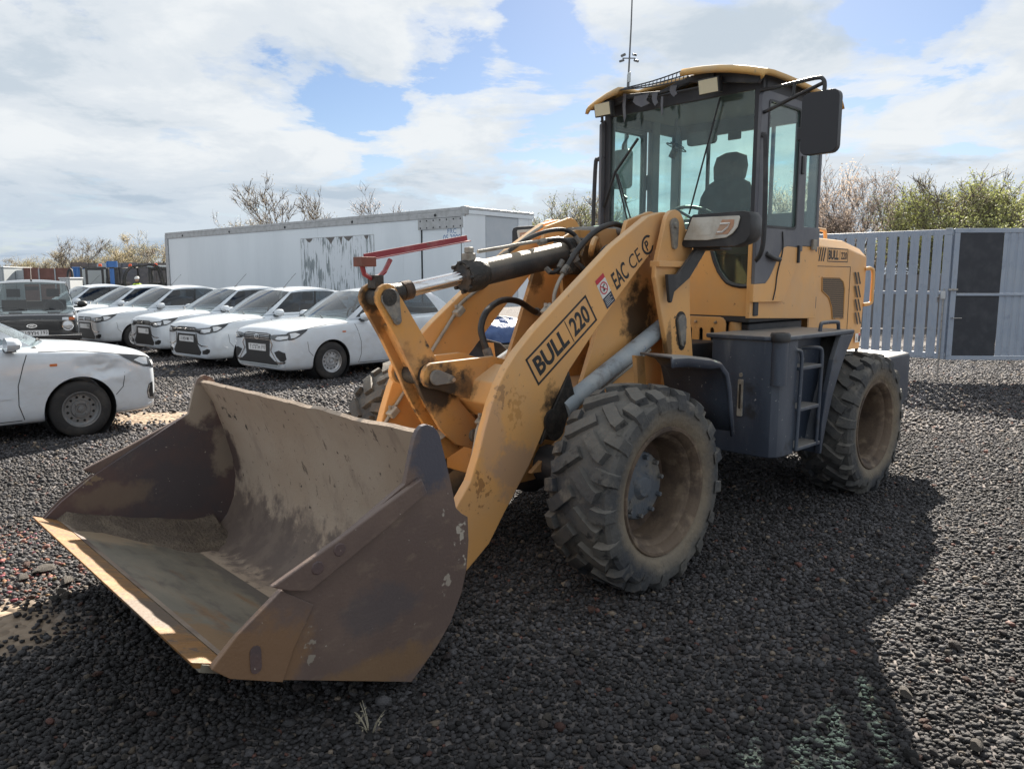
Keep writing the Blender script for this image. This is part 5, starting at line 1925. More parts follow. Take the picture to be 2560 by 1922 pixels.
# dried soil left on the far side of the floor
mb = MB()
rows = []
random.seed(5)
for i in range(15):
    x = 2.36 - i * .066
    row = []
    for j in range(6):
        w = [0.0, .05, .11, .18, .25, .30][j] * (0.7 + .5 * noise.noise(Vector((x * 3, 0, 1))) + i * .03)
        zf = np.interp(x, [p[0] for p in prof[:5]][::-1], [p[1] for p in prof[:5]][::-1])
        hgt = max(0, (.05 + .007 * i) * (1 - (j / 5)) ** 1.3 + .03 * noise.noise(Vector((x * 9, j * 1.3, 2)))) if 0 < i < 14 else 0
        row.append((x, -1.074 + w, zf + (hgt if j < 5 else -.01) - (.01 if i in (0, 14) else 0)))
    rows.append(row)
mb.grid(rows)
mat('soil', (0.115, 0.09, 0.07), 0.95, over=[((0.17, 0.135, 0.10), 12, 0.45, 0.65, 8)], bump=(60, 1.0, .02))
mb.build('soil_heap', 'soil', bucket, 60)

# ---- lift arms
ARM = circ(-.88, 1.975, .105, 8, math.pi * .42, math.pi * 1.36) + [(-.77, 1.83), (-.63, 1.715), (-.40, 1.515), (-.17, 1.30), (.01, 1.125), (.10, 1.00), (.17, .90), (.23, .78), (.33, .62), (.53, .375), (.64, .23), (.80, .12), (.98, .09)] + circ(1.13, .20, .12, 8, -math.pi * .6, math.pi * .45) + [(1.0, .36), (.87, .48), (.77, .60), (.71, .74), (.67, .86), (.62, .99), (.57, 1.09), (.51, 1.175), (.43, 1.26), (.30, 1.37), (.08, 1.53), (-.37, 1.85), (-.72, 2.045)]
for s in (1, -1):
    arm = MB().prism(ARM, s * .435, s * .493).build('lift_arm', 'yellow_paint', loader, None, .006)
    # lug for the lift cylinder under the arm
    MB().prism([(.02, 1.12), (.10, .99), (.20, .84), (.25, .72)] + circ(.13, .80, .075, 8, -math.pi * .15, -math.pi * .95) + [(-.03, .98)], s * .425, s * .501).build('cylinder_lug', 'grease', arm, None, .004)
    MB().lathe([(0, .03), (.05, .028), (.058, .02), (.058, 0)], 16, Matrix.Translation((1.13, s * .493, .2)) @ Matrix.Rotation(0 if s > 0 else math.pi, 4, 'X')).build('pin_cap', 'pin_grey', arm, 40)
    if s > 0:
        A0, A1, A2, A3 = Vector((.372, 0, 1.212)), Vector((-.122, 0, 1.560)), Vector((-.232, 0, 1.408)), Vector((.268, 0, 1.058))
        rt = (A1 - A0).normalized()
        upv = Vector((-rt.z, 0, rt.x)) * -1
        mb = MB()
        fr = [(A0, A1), (A1, A2), (A2, A3), (A3, A0)]
        cen = (A0 + A1 + A2 + A3) / 4
        yo = .4942
        for p, q in fr:
            n2 = (cen - (p + q) / 2)
            d = (q - p).normalized()
            n2 = (n2 - d * n2.dot(d)).normalized() * .013
            mb.add([Vector((w.x, yo, w.z)) for w in (p, q, q + n2, p + n2)], [(0, 1, 2, 3)])
        W = (A1 - A0).length
        hgt = .118
        base = cen + Vector((0, yo, 0))
        put_text(mb, 'BULL', base - rt * (W * .185), rt, upv, hgt, W * .50, .035)
        mb.add([base + rt * (W * .115 + dx) + upv * dz for dx, dz in ((-.003, -.075), (.003, -.075), (.003, .075), (-.003, .075))], [(0, 1, 2, 3)])
        put_text(mb, '220', base + rt * (W * .295), rt, upv, hgt, W * .285, .03)
        mb.build('lettering', 'print_black', arm, recalc=False)
        mb = MB()
        c = Vector((-.43, yo, 1.685))
        rt2 = (Vector((-.53, 0, 1.735)) - Vector((-.36, 0, 1.615))).normalized()
        up2 = Vector((-rt2.z, 0, rt2.x)) * -1
        put_text(mb, 'EAC', Vector((-.442, yo, 1.672)), rt2, up2, .115, .150, .02)
        put_text(mb, 'CE', Vector((-.585, yo, 1.775)), rt2, up2, .092, .125, .0)
        # conformity mark: a filled C round a P
        ctr = Vector((-.712, yo, 1.865))
        n = 22
        v = []
        for i in range(n):
            a = R(32) + R(296) * i / (n - 1)
            v.append(ctr + rt2 * (.062 * math.cos(a)) + up2 * (.062 * math.sin(a)))
        for i in range(n):
            a = R(40) + R(280) * i / (n - 1)
            v.append(ctr + rt2 * (.046 * math.cos(a)) + up2 * (.046 * math.sin(a)))
        mb.add(v, [(i, i + 1, n + i + 1, n + i) for i in range(n - 1)])
        put_text(mb, 'P', ctr - rt2 * .006, rt2, up2, .066, .036, .03)
        mb.build('conformity_marks', 'print_black', arm, recalc=False)
        # warning sticker
        q = [Vector((-.205, yo, 1.637)), Vector((-.278, yo, 1.688)), Vector((-.398, yo, 1.522)), Vector((-.322, yo, 1.470))]

        def qp(a, b):
            return q[0].lerp(q[1], a).lerp(q[3].lerp(q[2], a), b)
        st = MB().add([p + Vector((0, .0, 0)) for p in q], [(0, 1, 2, 3)]).build('warning_sticker', 'print_white', arm, recalc=False)
        d1 = Vector((0, .0008, 0))
        MB().add([qp(0, 0) + d1, qp(1, 0) + d1, qp(1, .15) + d1, qp(0, .15) + d1], [(0, 1, 2, 3)]).build('sticker_band', 'print_red', arm, recalc=False)
        MB().add([qp(0, .64) + d1, qp(1, .64) + d1, qp(1, 1) + d1, qp(0, 1) + d1], [(0, 1, 2, 3)]).build('sticker_panel', 'print_navy', arm, recalc=False)
        mb = MB()
        ring = [(.5 + .40 * math.cos(a), .39 + .195 * math.sin(a)) for a in np.linspace(0, 2 * math.pi, 21)]
        rin = [(.5 + .32 * math.cos(a), .39 + .155 * math.sin(a)) for a in np.linspace(0, 2 * math.pi, 21)]
        mb.add([qp(*p) + d1 * 1.2 for p in ring] + [qp(*p) + d1 * 1.2 for p in rin], [(i, i + 1, 22 + i, 21 + i) for i in range(20)])
        mb.add([qp(a, b) + d1 * 1.2 for a, b in ((.22, .27), (.28, .25), (.78, .51), (.72, .53))], [(0, 1, 2, 3)])
        mb.build('prohibition_sign', 'print_red', arm, recalc=False)
        mb = MB()
        for a0, b0, w_, h_ in ((.36, .42, .2, .06), (.42, .32, .12, .1), (.56, .30, .14, .04)):
            mb.add([qp(a0, b0) + d1, qp(a0 + w_, b0 - .02) + d1, qp(a0 + w_, b0 + h_) + d1, qp(a0, b0 + h_) + d1], [(0, 1, 2, 3)])
        mb.build('sticker_figure', 'print_black', arm, recalc=False)
        mb = MB()
        for i in range(5):
            mb.add([qp(.12, .70 + i * .055) + d1 * 1.3, qp(.9 - .2 * (i % 2), .70 + i * .055) + d1 * 1.3, qp(.9 - .2 * (i % 2), .715 + i * .055) + d1 * 1.3, qp(.12, .715 + i * .055) + d1 * 1.3], [(0, 1, 2, 3)])
        mb.build('sticker_text', 'print_white', arm, recalc=False)
# cross member between the arms and the bell crank bracket
MB().prism([(.16, 1.13), (.30, 1.16), (.46, 1.08), (.50, .96), (.40, .86), (.22, .86), (.13, .98)], -.434, .434).build('cross_member', 'yellow_paint', loader, None, .01)
for s in (1, -1):
    br = MB().prism(circ(.752, 1.125, .072, 8, -math.pi * .55, math.pi * .45) + [(.31, 1.205), (.17, 1.165), (.20, 1.0), (.30, .94), (.55, .985)], s * .135, s * .168).build('pivot_bracket', 'yellow_worn' if s > 0 else 'yellow_paint', loader, None, .004)
    if s > 0:
        pc = MB().prism(circ(.745, 1.118, .043, 10, -math.pi * .6, math.pi * .6) + circ(.645, 1.10, .022, 6, math.pi * .6, math.pi * 1.4), .174, .196).build('pin_retainer', 'pin_grey', br, None, .005)
        MB().lathe([(0, .02), (.012, .02), (.014, 0)], 8, Matrix.Translation((.648, .196, 1.10))).build('retainer_bolt', 'steel', br, 40)
# bell crank: two plates on one hub
BELL = circ(.995, 1.555, .072, 9, -math.pi * .12, math.pi * .92) + [(.90, 1.54), (.68, 1.215), (.65, 1.17), (.50, .94), (.41, .85)] + circ(.40, .74, .085, 7, math.pi * .85, math.pi * 1.55) + [(.54, .70), (.65, .80), (.71, .89), (.78, 1.01), (.84, 1.14), (.94, 1.33)]
bell = MB().prism(BELL, .072, .102).build('bell_crank', 'yellow_worn', loader, None, .005)
MB().prism(BELL, -.078, -.05).build('crank_plate', 'yellow_worn', bell, None, .005)
MB().prism([(.93, 1.40), (.90, 1.42), (.62, .98), (.50, .84), (.52, .80), (.66, .92)], -.05, .072).build('crank_web', 'yellow_worn', bell, None, .003)
MB().lathe([(.05, -.13), (.06, -.12), (.06, .12), (.05, .13)], 16, Matrix.Translation((.752, 0, 1.125))).build('pivot_hub', 'grease', bell, 40)
MB().lathe([(0, -.095), (.045, -.09), (.045, .12), (0, .122)], 14, Matrix.Translation((.995, 0, 1.555))).build('crank_pin', 'grease', bell, 40)
MB().prism(circ(.985, 1.545, .058, 9, -math.pi * .05, math.pi * 1.08) + circ(.945, 1.435, .026, 6, math.pi * 1.05, math.pi * 1.95), .103, .117).build('pin_retainer', 'pin_grey', bell, None, .004)
MB().lathe([(0, .014), (.012, .012), (.014, 0)], 8, Matrix.Translation((.945, .117, 1.435))).build('retainer_bolt', 'pin_grey', bell, 40)
MB().cyl((.41, -.1, .74), (.41, .13, .74), .04).build('crank_pin', 'pin_grey', bell, 40)
lk = MB().prism(circ(.41, .74, .07, 8, math.pi * .5, math.pi * 1.5) + [(1.2, .38)] + circ(1.24, .45, .06, 8, -math.pi * .5, math.pi * .5), -.04, .04).build('bucket_link', 'yellow_worn', loader, None, .006)
MB().prism([(.45, .812), (1.2, .513), (1.2, .520), (.45, .820)], -.055, .075).build('link_flange', 'pipe_grey', lk, None, .002)
# tilt cylinder
tc0, tc1 = Vector((.995, 0, 1.555)), Vector((-.62, 0, 1.842))
td = (tc1 - tc0).normalized()
tilt = MB().tube([tc0 + td * .60, tc0 + td * 1.50], .078, 24).build('tilt_cylinder', 'cyl_dark', loader, 40)
MB().tube([tc0 + td * .12, tc0 + td * .64], .041, 20).build('piston_rod', 'chrome', tilt, 40)
MB().tube([tc0 + td * .02, tc0 + td * .16], [.062, .050], 16).build('rod_eye', 'grease', tilt, 40)
MB().tube([tc0 + td * .165, tc0 + td * .22], .053, 16).build('rod_collar', 'rim_rust', tilt, 40)
gl_ = MB()
gl_.tube([tc0 + td * .605, tc0 + td * .64, tc0 + td * .72, tc0 + td * .76], [.088, .098, .098, .084], 24)
up_ = Vector((0, 1, 0)).cross(td)
for i in range(8):
    a = 2 * math.pi * i / 8
    o_ = (up_ * math.cos(a) + Vector((0, 1, 0)) * math.sin(a)) * .084
    gl_.cyl(tc0 + td * .585 + o_, tc0 + td * .61 + o_, .013, 6)
gl_.build('gland', 'grease', tilt, 40)
MB().tube([tc0 + td * 1.47, tc0 + td * 1.53, tc0 + td * 1.62], [.09, .09, .06], 20).build('end_cap', 'grease', tilt, 40)
MB().box(.385, .325, -.03, .035, 1.735, 1.80).build('port_block', 'pipe_grey', tilt, None, .006)
MB().box(.372, .335, -.022, .028, 1.80, 1.835).build('port_nut', 'pipe_grey', tilt, None, .006)
# bucket level indicator: red angle bar on a forked bracket
ind = MB()
e0, e1 = Vector((1.055, -.02, 1.748)), Vector((.345, -.02, 1.872))
ed = (e1 - e0).normalized()
eu = Vector((0, 1, 0)).cross(ed) * -1
if eu.z < 0:
    eu = -eu
yv = Vector((0, 1, 0))
for a_, b_ in (((-.003, 0), (.003, .034)), ((0, -.003), (.036, .003))):
    pts = []
    for P in (e0, e1):
        pts += [P + yv * (-a_[1] if False else (a_[0] if b_[0] < .01 else a_[0])) + eu * a_[1], P + yv * b_[0] + eu * a_[1], P + yv * b_[0] + eu * b_[1], P + yv * a_[0] + eu * b_[1]]
    ind.add(pts, [(0, 1, 2, 3), (7, 6, 5, 4), (0, 4, 5, 1), (1, 5, 6, 2), (2, 6, 7, 3), (3, 7, 4, 0)])
ind = ind.build('level_indicator', 'red_bar', loader, None, .002)
MB().box(1.02, 1.11, -.045, .04, 1.715, 1.765).build('bar_shoe', 'rust_red', ind, None, .004)
MB().tube([(1.085, 0, 1.72), (1.07, 0, 1.675), (1.03, 0, 1.655), (.985, 0, 1.66), (.945, 0, 1.69), (.905, 0, 1.755)], .013, 6).build('fork', 'red_bar', ind, 40)
MB().box(.975, 1.03, -.04, .04, 1.60, 1.672).build('fork_stem', 'grease', ind, None, .006)

# ---- front frame: towers
OUT = [(-.70, 1.74), (-.695, 1.66), (-.72, 1.60), (-.765, 1.45), (-.87, 1.14), (-.88, .95), (-.80, .70), (-.6, .52), (-1.12, .52), (-1.15, 1.10), (-1.10, 1.40), (-1.075, 1.62), (-1.11, 1.74)]
LUG = [(-.715, 1.74)] + circ(-.905, 1.985, .105, 10, math.pi * .12, math.pi * .80)[::1] + [(-1.06, 1.90), (-1.12, 1.84), (-1.12, 1.74)]
INN = [(-.66, 2.02), (-.60, 1.88), (-.54, 1.708), (-.413, 1.409), (-.275, 1.095), (-.10, .72), (.2, .52), (-1.12, .45), (-1.15, 1.10), (-1.1, 1.70), (-1.06, 1.95)] + circ(-.905, 1.985, .105, 8, math.pi * .8, math.pi * .35)[:]
ff = MB().box(-1.15, .30, -.30, .30, .45, .98).build('front_frame', 'yellow_worn', loader, None, .01)
for s in (1, -1):
    MB().prism(OUT, s * .535, s * .572).build('tower_plate', 'yellow_paint', ff, None, .008)
    MB().prism(LUG, s * .530, s * .562).build('tower_lug', 'yellow_paint', ff, None, .006)
    MB().box(-1.13, -.70, s * .52, s * .60, 1.725, 1.765).build('tower_step', 'yellow_paint', ff, None, .006)
    MB().prism(INN, s * .34, s * .372).build('inner_plate', 'yellow_paint', ff, None, .006)
    MB().box(-1.14, -1.06, s * .372, s * .535, .55, 1.72).build('tower_back', 'yellow_paint', ff, None, .004)
    MB().prism(circ(-.885, 1.995, .042, 9, 0, math.pi) + circ(-.895, 1.865, .026, 7, math.pi, 2 * math.pi), s * .563, s * .580).build('pin_retainer', 'pin_grey', ff, None, .004)
    MB().lathe([(0, .016), (.018, .014), (.02, 0)], 10, Matrix.Translation((-.885, s * .58, 1.99)) @ Matrix.Rotation(0 if s > 0 else math.pi, 4, 'X')).build('retainer_bolt', 'pin_grey', ff, 40)
    MB().prism(circ(-.985, 1.375, .046, 9, 0, math.pi) + circ(-1.005, 1.235, .026, 7, math.pi, 2 * math.pi), s * .573, s * .590).build('pin_retainer', 'pin_grey', ff, None, .004)
    MB().prism(circ(-.985, 1.38, .062, 10, -.3, math.pi + .3) + circ(-1.005, 1.22, .038, 7, math.pi, 2 * math.pi), s * .5725, s * .5738).build('grease_stain', 'grease', ff)
    # lift cylinder
    c0, c1 = Vector((-.99, s * .462, 1.36)), Vector((.155, s * .462, .845))
    cd_ = (c1 - c0).normalized()
    lc = MB().tube([c0 + cd_ * .05, c0 + cd_ * 1.06], .056, 20).build('lift_cylinder', 'cyl_grey', loader, 40)
    MB().tube([c0 + cd_ * 1.04, c0 + cd_ * 1.08, c0 + cd_ * 1.13], [.064, .066, .062], 20).build('gland', 'cyl_grey', lc, 40)
    MB().tube([c0 + cd_ * 1.13, c1], .034, 14).build('piston_rod', 'grease', lc, 40)
    MB().lathe([(0, -.05), (.07, -.045), (.07, .045), (0, .05)], 14, Matrix.Translation(c1)).build('rod_eye', 'grease', lc, 40)
    MB().tube([c0 + cd_ * .2 + Vector((0, 0, -.085)), c0 + cd_ * .9 + Vector((0, 0, -.085))], .012, 8).build('return_pipe', 'pipe_grey', lc, 40)
MB().cyl((-.885, -.56, 1.98), (-.885, .56, 1.98), .04).build('tower_pin', 'pin_grey', ff, 40)
# centre pedestal for the tilt cylinder
for s in (1, -1):
    MB().prism([(-1.05, .95), (-1.05, 1.95), (-.96, 1.99), (-.70, 1.985), (-.55, 1.92), (-.50, 1.80), (-.56, 1.68), (-.62, 1.2), (-.55, .95)], s * .10, s * .13).build('pedestal_plate', 'yellow_worn' if s < 0 else 'yellow_paint', ff, None, .006)
MB().box(-1.08, -1.04, -.34, .34, .9, 1.93).build('rear_plate', 'yellow_paint', ff, None, .006)
MB().tube([(-.55, .16, 1.80), (-.52, .2, 1.86), (-.60, .16, 1.91), (-.64, .14, 1.84)], .02, 8, 4).build('hook', 'yellow_paint', ff, 40)
MB().box(-.75, -.45, -.095, .095, 1.68, 1.92).build('grease_patch', 'grease', ff, None, .03)

# ---- hoses and pipes
HOSES = [
    ('hose', .021, [Z4(945, 1075, -.02), Z4(905, 960, -.05), Z4(893, 870, -.08), Z4(935, 765, -.12), Z4(1035, 695, -.18), Z4(1150, 702, -.24), Z4(1250, 765, -.30), Z4(1290, 775, -.335)], 6),
    ('hose', .018, [Z4(1465, 500, .26), Z4(1560, 345, .27), Z4(1680, 220, .28), Z4(1800, 168, .28), Z4(1890, 195, .26), Z4(1945, 265, .22)], 6),
    ('pipe_grey', .012, [Z4(1395, 730, .26), Z4(1400, 650, .26), Z4(1432, 560, .26), Z4(1475, 490, .26)], 5),
    ('hose', .017, [Z4(1530, 380, .20), Z4(1570, 450, .22), Z4(1640, 490, .26), Z4(1705, 420, .30), Z4(1750, 335, .32), Z4(1860, 318, .33)], 6),
    ('pipe_grey', .011, [Z4(870, 357, .02), Z4(1060, 325, .03), Z4(1190, 300, .04), Z4(1430, 262, .05)], 3),
    ('hose', .015, [Z4(1300, 292, .05), Z4(1430, 270, .06), Z4(1500, 300, .08), Z4(1545, 380, .10)], 6),
    ('hose', .014, [Z4(1040, 388, -.05), Z4(1180, 288, -.02), Z4(1320, 225, .02), Z4(1450, 205, .05), Z4(1530, 235, .08), Z4(1568, 290, .10)], 6),
    ('pipe_grey', .010, [Z4(1150, 300, -.10), Z4(1240, 230, -.10), Z4(1315, 182, -.10)], 3),
    ('hose', .014, [Z4(1340, 470, .05), Z4(1370, 500, .08), Z4(1420, 490, .10), Z4(1450, 430, .10)], 6),
    ('pipe_grey', .012, [Z4(540, 1060, -.415), Z4(700, 805, -.415), Z4(745, 725, -.415), Z4(830, 650, -.415), Z4(900, 595, -.415), Z4(960, 500, -.42)], 5),
    ('pipe_grey', .012, [Z4(225, 1550, -.415), Z4(290, 1440, -.415), Z4(352, 1342, -.415), Z4(430, 1220, -.415)], 3),
    ('pipe_grey', .014, [ZB(1640, 560, .405), ZB(1560, 780, .405), ZB(1480, 930, .405), ZB(1410, 1030, .405), ZB(1370, 1250, .405), ZB(1290, 1661, .405)], 5),
    ('pipe_grey', .012, [Z4(1290, 880, .405), Z4(1345, 790, .405), Z4(1400, 720, .405)], 3),
    ('hose', .016, [Z4(1395, 735, .38), Z4(1440, 705, .36), Z4(1500, 660, .30), Z4(1580, 560, .25)], 5),
]
for m_, r_, pts, n_ in HOSES:
    h_ = MB().tube(pts, r_, 10, n_).build('hydraulic_hose' if m_ == 'hose' else 'steel_pipe', m_, loader, 60)
    if m_ == 'hose':
        for P, Q in ((pts[0], pts[1]), (pts[-1], pts[-2])):
            d = (Q - P).normalized()
            MB().tube([P - d * .012, P + d * .045], r_ * 1.32, 8).build('hose_fitting', 'pin_grey', h_, 40)
for c in (Z4(735, 770, -.405), Z4(280, 1465, -.405), ZB(1450, 955, .40), Z4(1352, 762, .40)):
    s = 1 if c.y > 0 else -1
    cl = MB().box(c.x - .035, c.x + .035, c.y - .025, c.y + .035, c.z - .022, c.z + .022, Matrix.Translation(c) @ Matrix.Rotation(R(40), 4, 'Y') @ Matrix.Translation(-c)).build('pipe_clamp', 'pipe_grey', loader, None, .007)
    for dx in (-.018, .018):
        MB().cyl((c.x + dx, c.y, c.z + .022), (c.x + dx, c.y, c.z + .042), .010, 6).build('clamp_bolt', 'pipe_grey', cl)

# ---- wheels


def make_wheel():
    w = empty('wheel')
    w.parent = loader
    HW, RT = .205, .556                                   # half width, radius over the lugs

    def rad(t):                                          # carcass radius at side offset t in -1..1
        return .528 - .030 * abs(t) ** 2.6
    prof_ = [(.335, -.165), (.352, -.185), (.40, -.206), (.45, -.208), (.485, -.202), (.503, -.185)] + [(rad(t), t * .175) for t in np.linspace(-.9, .9, 9)] + [(.503, .185), (.485, .202), (.45, .208), (.40, .206), (.352, .185), (.335, .165)]
    mb = MB().lathe(prof_, 56)
    NP = 17

    def lug(a0, pts, wd, top, base):
        """pts: (angle offset, y, radius top, radius base) along the lug"""
        tv, bv = [], []
        for i, (da, y, rt_, rb) in enumerate(pts):
            q = pts[min(i + 1, len(pts) - 1)]
            p = pts[max(i - 1, 0)]
            dy, ds = q[1] - p[1], (q[0] - p[0]) * .55
            l = math.hypot(dy, ds) or 1
            nx, ny = dy / l, -ds / l                      # across direction in (arc, y)
            for sgn in (-1, 1):
                ww = wd * (1 - .12)
                aa = a0 + da + sgn * nx * ww / .55
                yy = y + sgn * ny * ww
                tv.append((rt_ * math.cos(aa), yy, rt_ * math.sin(aa)))
                aa = a0 + da + sgn * nx * wd * 1.15 / .55
                yy2 = y + sgn * ny * wd * 1.15
                bv.append((rb * math.cos(aa), yy2, rb * math.sin(aa)))
        n = len(pts)
        v = tv + bv
        o = 2 * n
        f = []
        for i in range(n - 1):
            a, b, c, d = 2 * i, 2 * i + 1, 2 * i + 3, 2 * i + 2
            f += [(a, b, c, d), (a, d, o + d, o + a), (b, o + b, o + c, c)]
        f += [(0, o, o + 1, 1), (2 * n - 2, 2 * n - 1, o + 2 * n - 1, o + 2 * n - 2)]
        mb.add(v, f)
    random.seed(3)
    for s in (1, -1):
        for i in range(NP):
            a0 = 2 * math.pi * (i + (0 if s > 0 else .5)) / NP
            wob = lambda: random.uniform(-.006, .004)
            h = RT + wob()
            # long diagonal block from the middle outwards
            lug(a0, [(.14, s * .004, h, .51), (.045, s * .065, h, .51), (-.035, s * .118, h - .002, .505), (-.060, s * .150, h - .006, .50)], .036, 0, 0)
            # shoulder block that runs down the sidewall
            h = RT + wob()
            lug(a0 + .155, [(.0, s * .122, h - .004, .50), (-.02, s * .170, h - .012, .49), (-.03, s * .204, h - .035, .478), (-.03, s * .216, h - .085, .44)], .036, 0, 0)
    mb.build('tyre', 'rubber', w, 32)
    rm = MB().lathe([(.318, .16), (.345, .172), (.350, .184), (.343, .192), (.328, .190), (.318, .178), (.308, .168), (.300, .14), (.285, .128), (.276, .10), (.272, -.02), (.262, -.10), (.262, -.155), (.30, -.165), (.335, -.165)], 48).build('rim', 'rim_dirt', w, 35)
    MB().lathe([(.27, -.03), (.24, -.05), (.21, -.05), (.19, -.02), (.0, -.02)], 40).build('rim_disc', 'rim_rust', w, 35)
    hb = MB().lathe([(.0, .06), (.05, .058), (.06, .05), (.075, .034), (.150, .028), (.180, .022), (.188, .012), (.188, -.02)], 32)
    for i in range(10):
        a = 2 * math.pi * i / 10
        hb.lathe([(0, .03), (.012, .03), (.015, 0)], 6, Matrix.Translation((.160 * math.cos(a), .024, .160 * math.sin(a))))
    hb.v = [(p[0], p[1] + .0, p[2]) for p in hb.v]
    hb.build('hub', 'hub_grey', w, 35)
    return w


wheel = make_wheel()
for i, (x, s) in enumerate(((0, 1), (0, -1), (-2.755, 1), (-2.755, -1))):
    w = wheel if i == 0 else copy_tree(wheel, loader)
    w.location = (x, s * .992, .535)
    w.rotation_euler = (0, R((11, 37, 63, 5)[i]), 0 if s > 0 else math.pi)
    if x < -1:                                           # the rear rims are dished the other way
        for ch in w.children:
            if ch.name.split('.')[0] in ('hub', 'rim_disc'):
                ch.location.y = -.10
for x in (0, -2.755):
    ax = MB().tube([(x, -.86, .535), (x, -.3, .535), (x, -.2, .535), (x, .2, .535), (x, .3, .535), (x, .86, .535)], [.11, .12, .20, .20, .12, .11], 16).build('axle', 'cab_dark', loader, 40)

# ---- front mudguards
for s in (1, -1):
    gp = [(.17, 1.275), (.02, 1.268), (-.2, 1.245), (-.42, 1.215), (-.54, 1.185), (-.61, 1.13), (-.645, 1.04), (-.665, .94), (-.70, .765)]
    rows = []
    rows.append([Vector((min(x, -.40 + .08 * x), s * .70, z if x < -.45 else np.interp(min(x, -.40 + .08 * x), [-.54, -.42, -.2], [1.185, 1.215, 1.245]))) for x, z in gp])
    rows.append([Vector((min(x, -.08 + .05 * x), s * 1.145, z if x < -.1 else 1.25)) for x, z in gp])
    rows.append([Vector((min(x, -.06 + .05 * x), s * 1.165, (z if x < -.1 else 1.25) - .014)) for x, z in gp])
    rows.append([Vector((min(x, -.06 + .05 * x) - (.0 if x > -.5 else -.03), s * 1.168, (z if x < -.1 else 1.25) - (.06 if x > -.5 else .03))) for x, z in gp])
    g = MB().grid(rows).build('mudguard', 'tank_black', loader, 40)
    sm = g.modifiers.new('solid', 'SOLIDIFY')
    sm.thickness = .014
    MB().prism([(-.36, 1.20), (-.44, 1.19), (-.50, .80), (-.55, .62), (-.48, .62), (-.42, .84)], s * .66, s * .69).build('guard_stay', 'yellow_worn', g)

# ---- rear frame
rf = MB().box(-3.70, -1.25, -.44, .44, .62, 1.20).build('rear_frame', 'cab_dark', loader, None, .01)
MB().prism([(-1.25, .62), (-1.05, .75), (-1.05, 1.0), (-1.25, 1.2)], -.16, .16).build('articulation_yoke', 'yellow_worn', rf, None, .01)
for yy_ in (-.52, .52):
    MB().tube([(-1.76, yy_, .85), (-1.76, yy_, 1.36)], [.07, .045], 12).build('cab_mount', 'yellow_worn', rf, 40)
MB().box(-2.6, -1.78, .30, .62, 1.20, 1.33).build('battery_tray', 'cab_dark', rf, None, .01)

# ---- cab
XF, XR, HWC = -1.72, -2.66, .70
cab = MB().box(XR, XF + .01, -.66, .66, 1.34, 1.40).build('cab', 'cab_dark', loader, None, .01)
tag(cab, 'tall glazed operator cab with greenish windows')
curve = [(.64, 1.60), (.58, 1.60), (.52, 1.61), (.475, 1.628), (.44, 1.66), (.40, 1.71), (.365, 1.78), (.335, 1.87), (.315, 1.95), (.305, 2.02)]
wall = [(-.64, 1.385), (.64, 1.385)] + curve + [(-y, z) for y, z in reversed(curve)]
MB().prism(wall, XF - .012, XF + .012, 'x').build('front_panel', 'yellow_paint', cab, None, .003)
for s in (1, -1):
    MB().tube([(XF + .012, s * y, z) for y, z in curve], .017, 6).build('glass_seal', 'black_plastic', cab, 50)
    MB().prism([(s * y, z) for y, z in ([(.655, 1.605)] + curve + [(.655, 2.02)])], XF - .004, XF + .002, 'x').build('corner_glass', 'cab_glass', cab)
    # plate with three slots below the front panel
    MB().prism(rrect(.10, .48, 1.08, 1.375, .05) if s > 0 else rrect(-.48, -.10, 1.08, 1.375, .05), XF + .014, XF + .030, 'x', [slot(s * yy, zz, .034, hh) for yy, zz, hh in ((.18, 1.222, .14), (.275, 1.232, .12), (.37, 1.245, .10))]).build('slotted_plate', 'yellow_paint', cab, None, .003)
    for yy in (.23, .40):
        MB().lathe([(0, .012), (.011, .01), (.013, 0)], 8, Matrix.Translation((XF + .03, s * yy, 1.335)) @ Matrix.Rotation(-math.pi / 2, 4, 'Z')).build('plate_bolt', 'steel', cab, 40)
    MB().box(XF + .02, XF - .045, s * .635, s * .70, 1.39, 3.02).build('front_pillar', 'cab_dark', cab, None, .008)
    MB().box(-2.39, -2.285, s * .645, s * .70, 1.86, 3.0).build('middle_pillar', 'cab_grey', cab, None, .008)
    MB().box(XR, XR + .04, s * .60, s * .69, 1.86, 3.0).build('rear_pillar', 'cab_grey', cab, None, .008)
    MB().box(XR, XF, s * .655, s * .70, 2.905, 3.03).build('side_header', 'cab_dark', cab, None, .006)
    MB().prism([(-1.66, 1.375), (-2.68, 1.34), (-2.68, 1.90), (-2.27, 1.90), (-1.66, 1.90)], s * .655, s * .688).build('side_panel', 'yellow_paint', cab, None, .004)
    MB().box(-2.64, -2.39, s * .676, s * .682, 1.90, 2.91).build('quarter_window', 'cab_glass', cab)
    MB().box(-2.67, -2.28, s * .688, s * .695, 1.90, 2.045).build('quarter_panel', 'cab_grey', cab, None, .004)
    MB().box(-2.60, -2.53, s * .696, s * .715, 1.875, 1.955).build('hinge_box', 'pipe_grey', cab, None, .004)
MB().box(XF + .015, XF - .03, -.64, .64, 2.945, 3.045).build('front_header', 'cab_dark', cab, None, .006)
MB().box(XR - .01, XR + .03, -.64, .64, 2.87, 3.03).build('rear_header', 'cab_dark', cab, None, .006)
MB().box(XR - .01, XR + .03, -.64, .64, 1.36, 2.18).build('rear_panel', 'lining', cab, None, .006)
MB().box(XR - .002, XR + .004, -.62, .62, 2.17, 2.88).build('rear_window', 'cab_glass', cab)
for yy in (-.32, .28):
    MB().box(XR + .005, XR + .03, yy - .012, yy + .012, 2.17, 2.88).build('window_bar', 'cab_dark', cab)
MB().box(XR + .02, XF - .03, -.64, .64, 2.985, 3.0).build('ceiling', 'lining', cab)
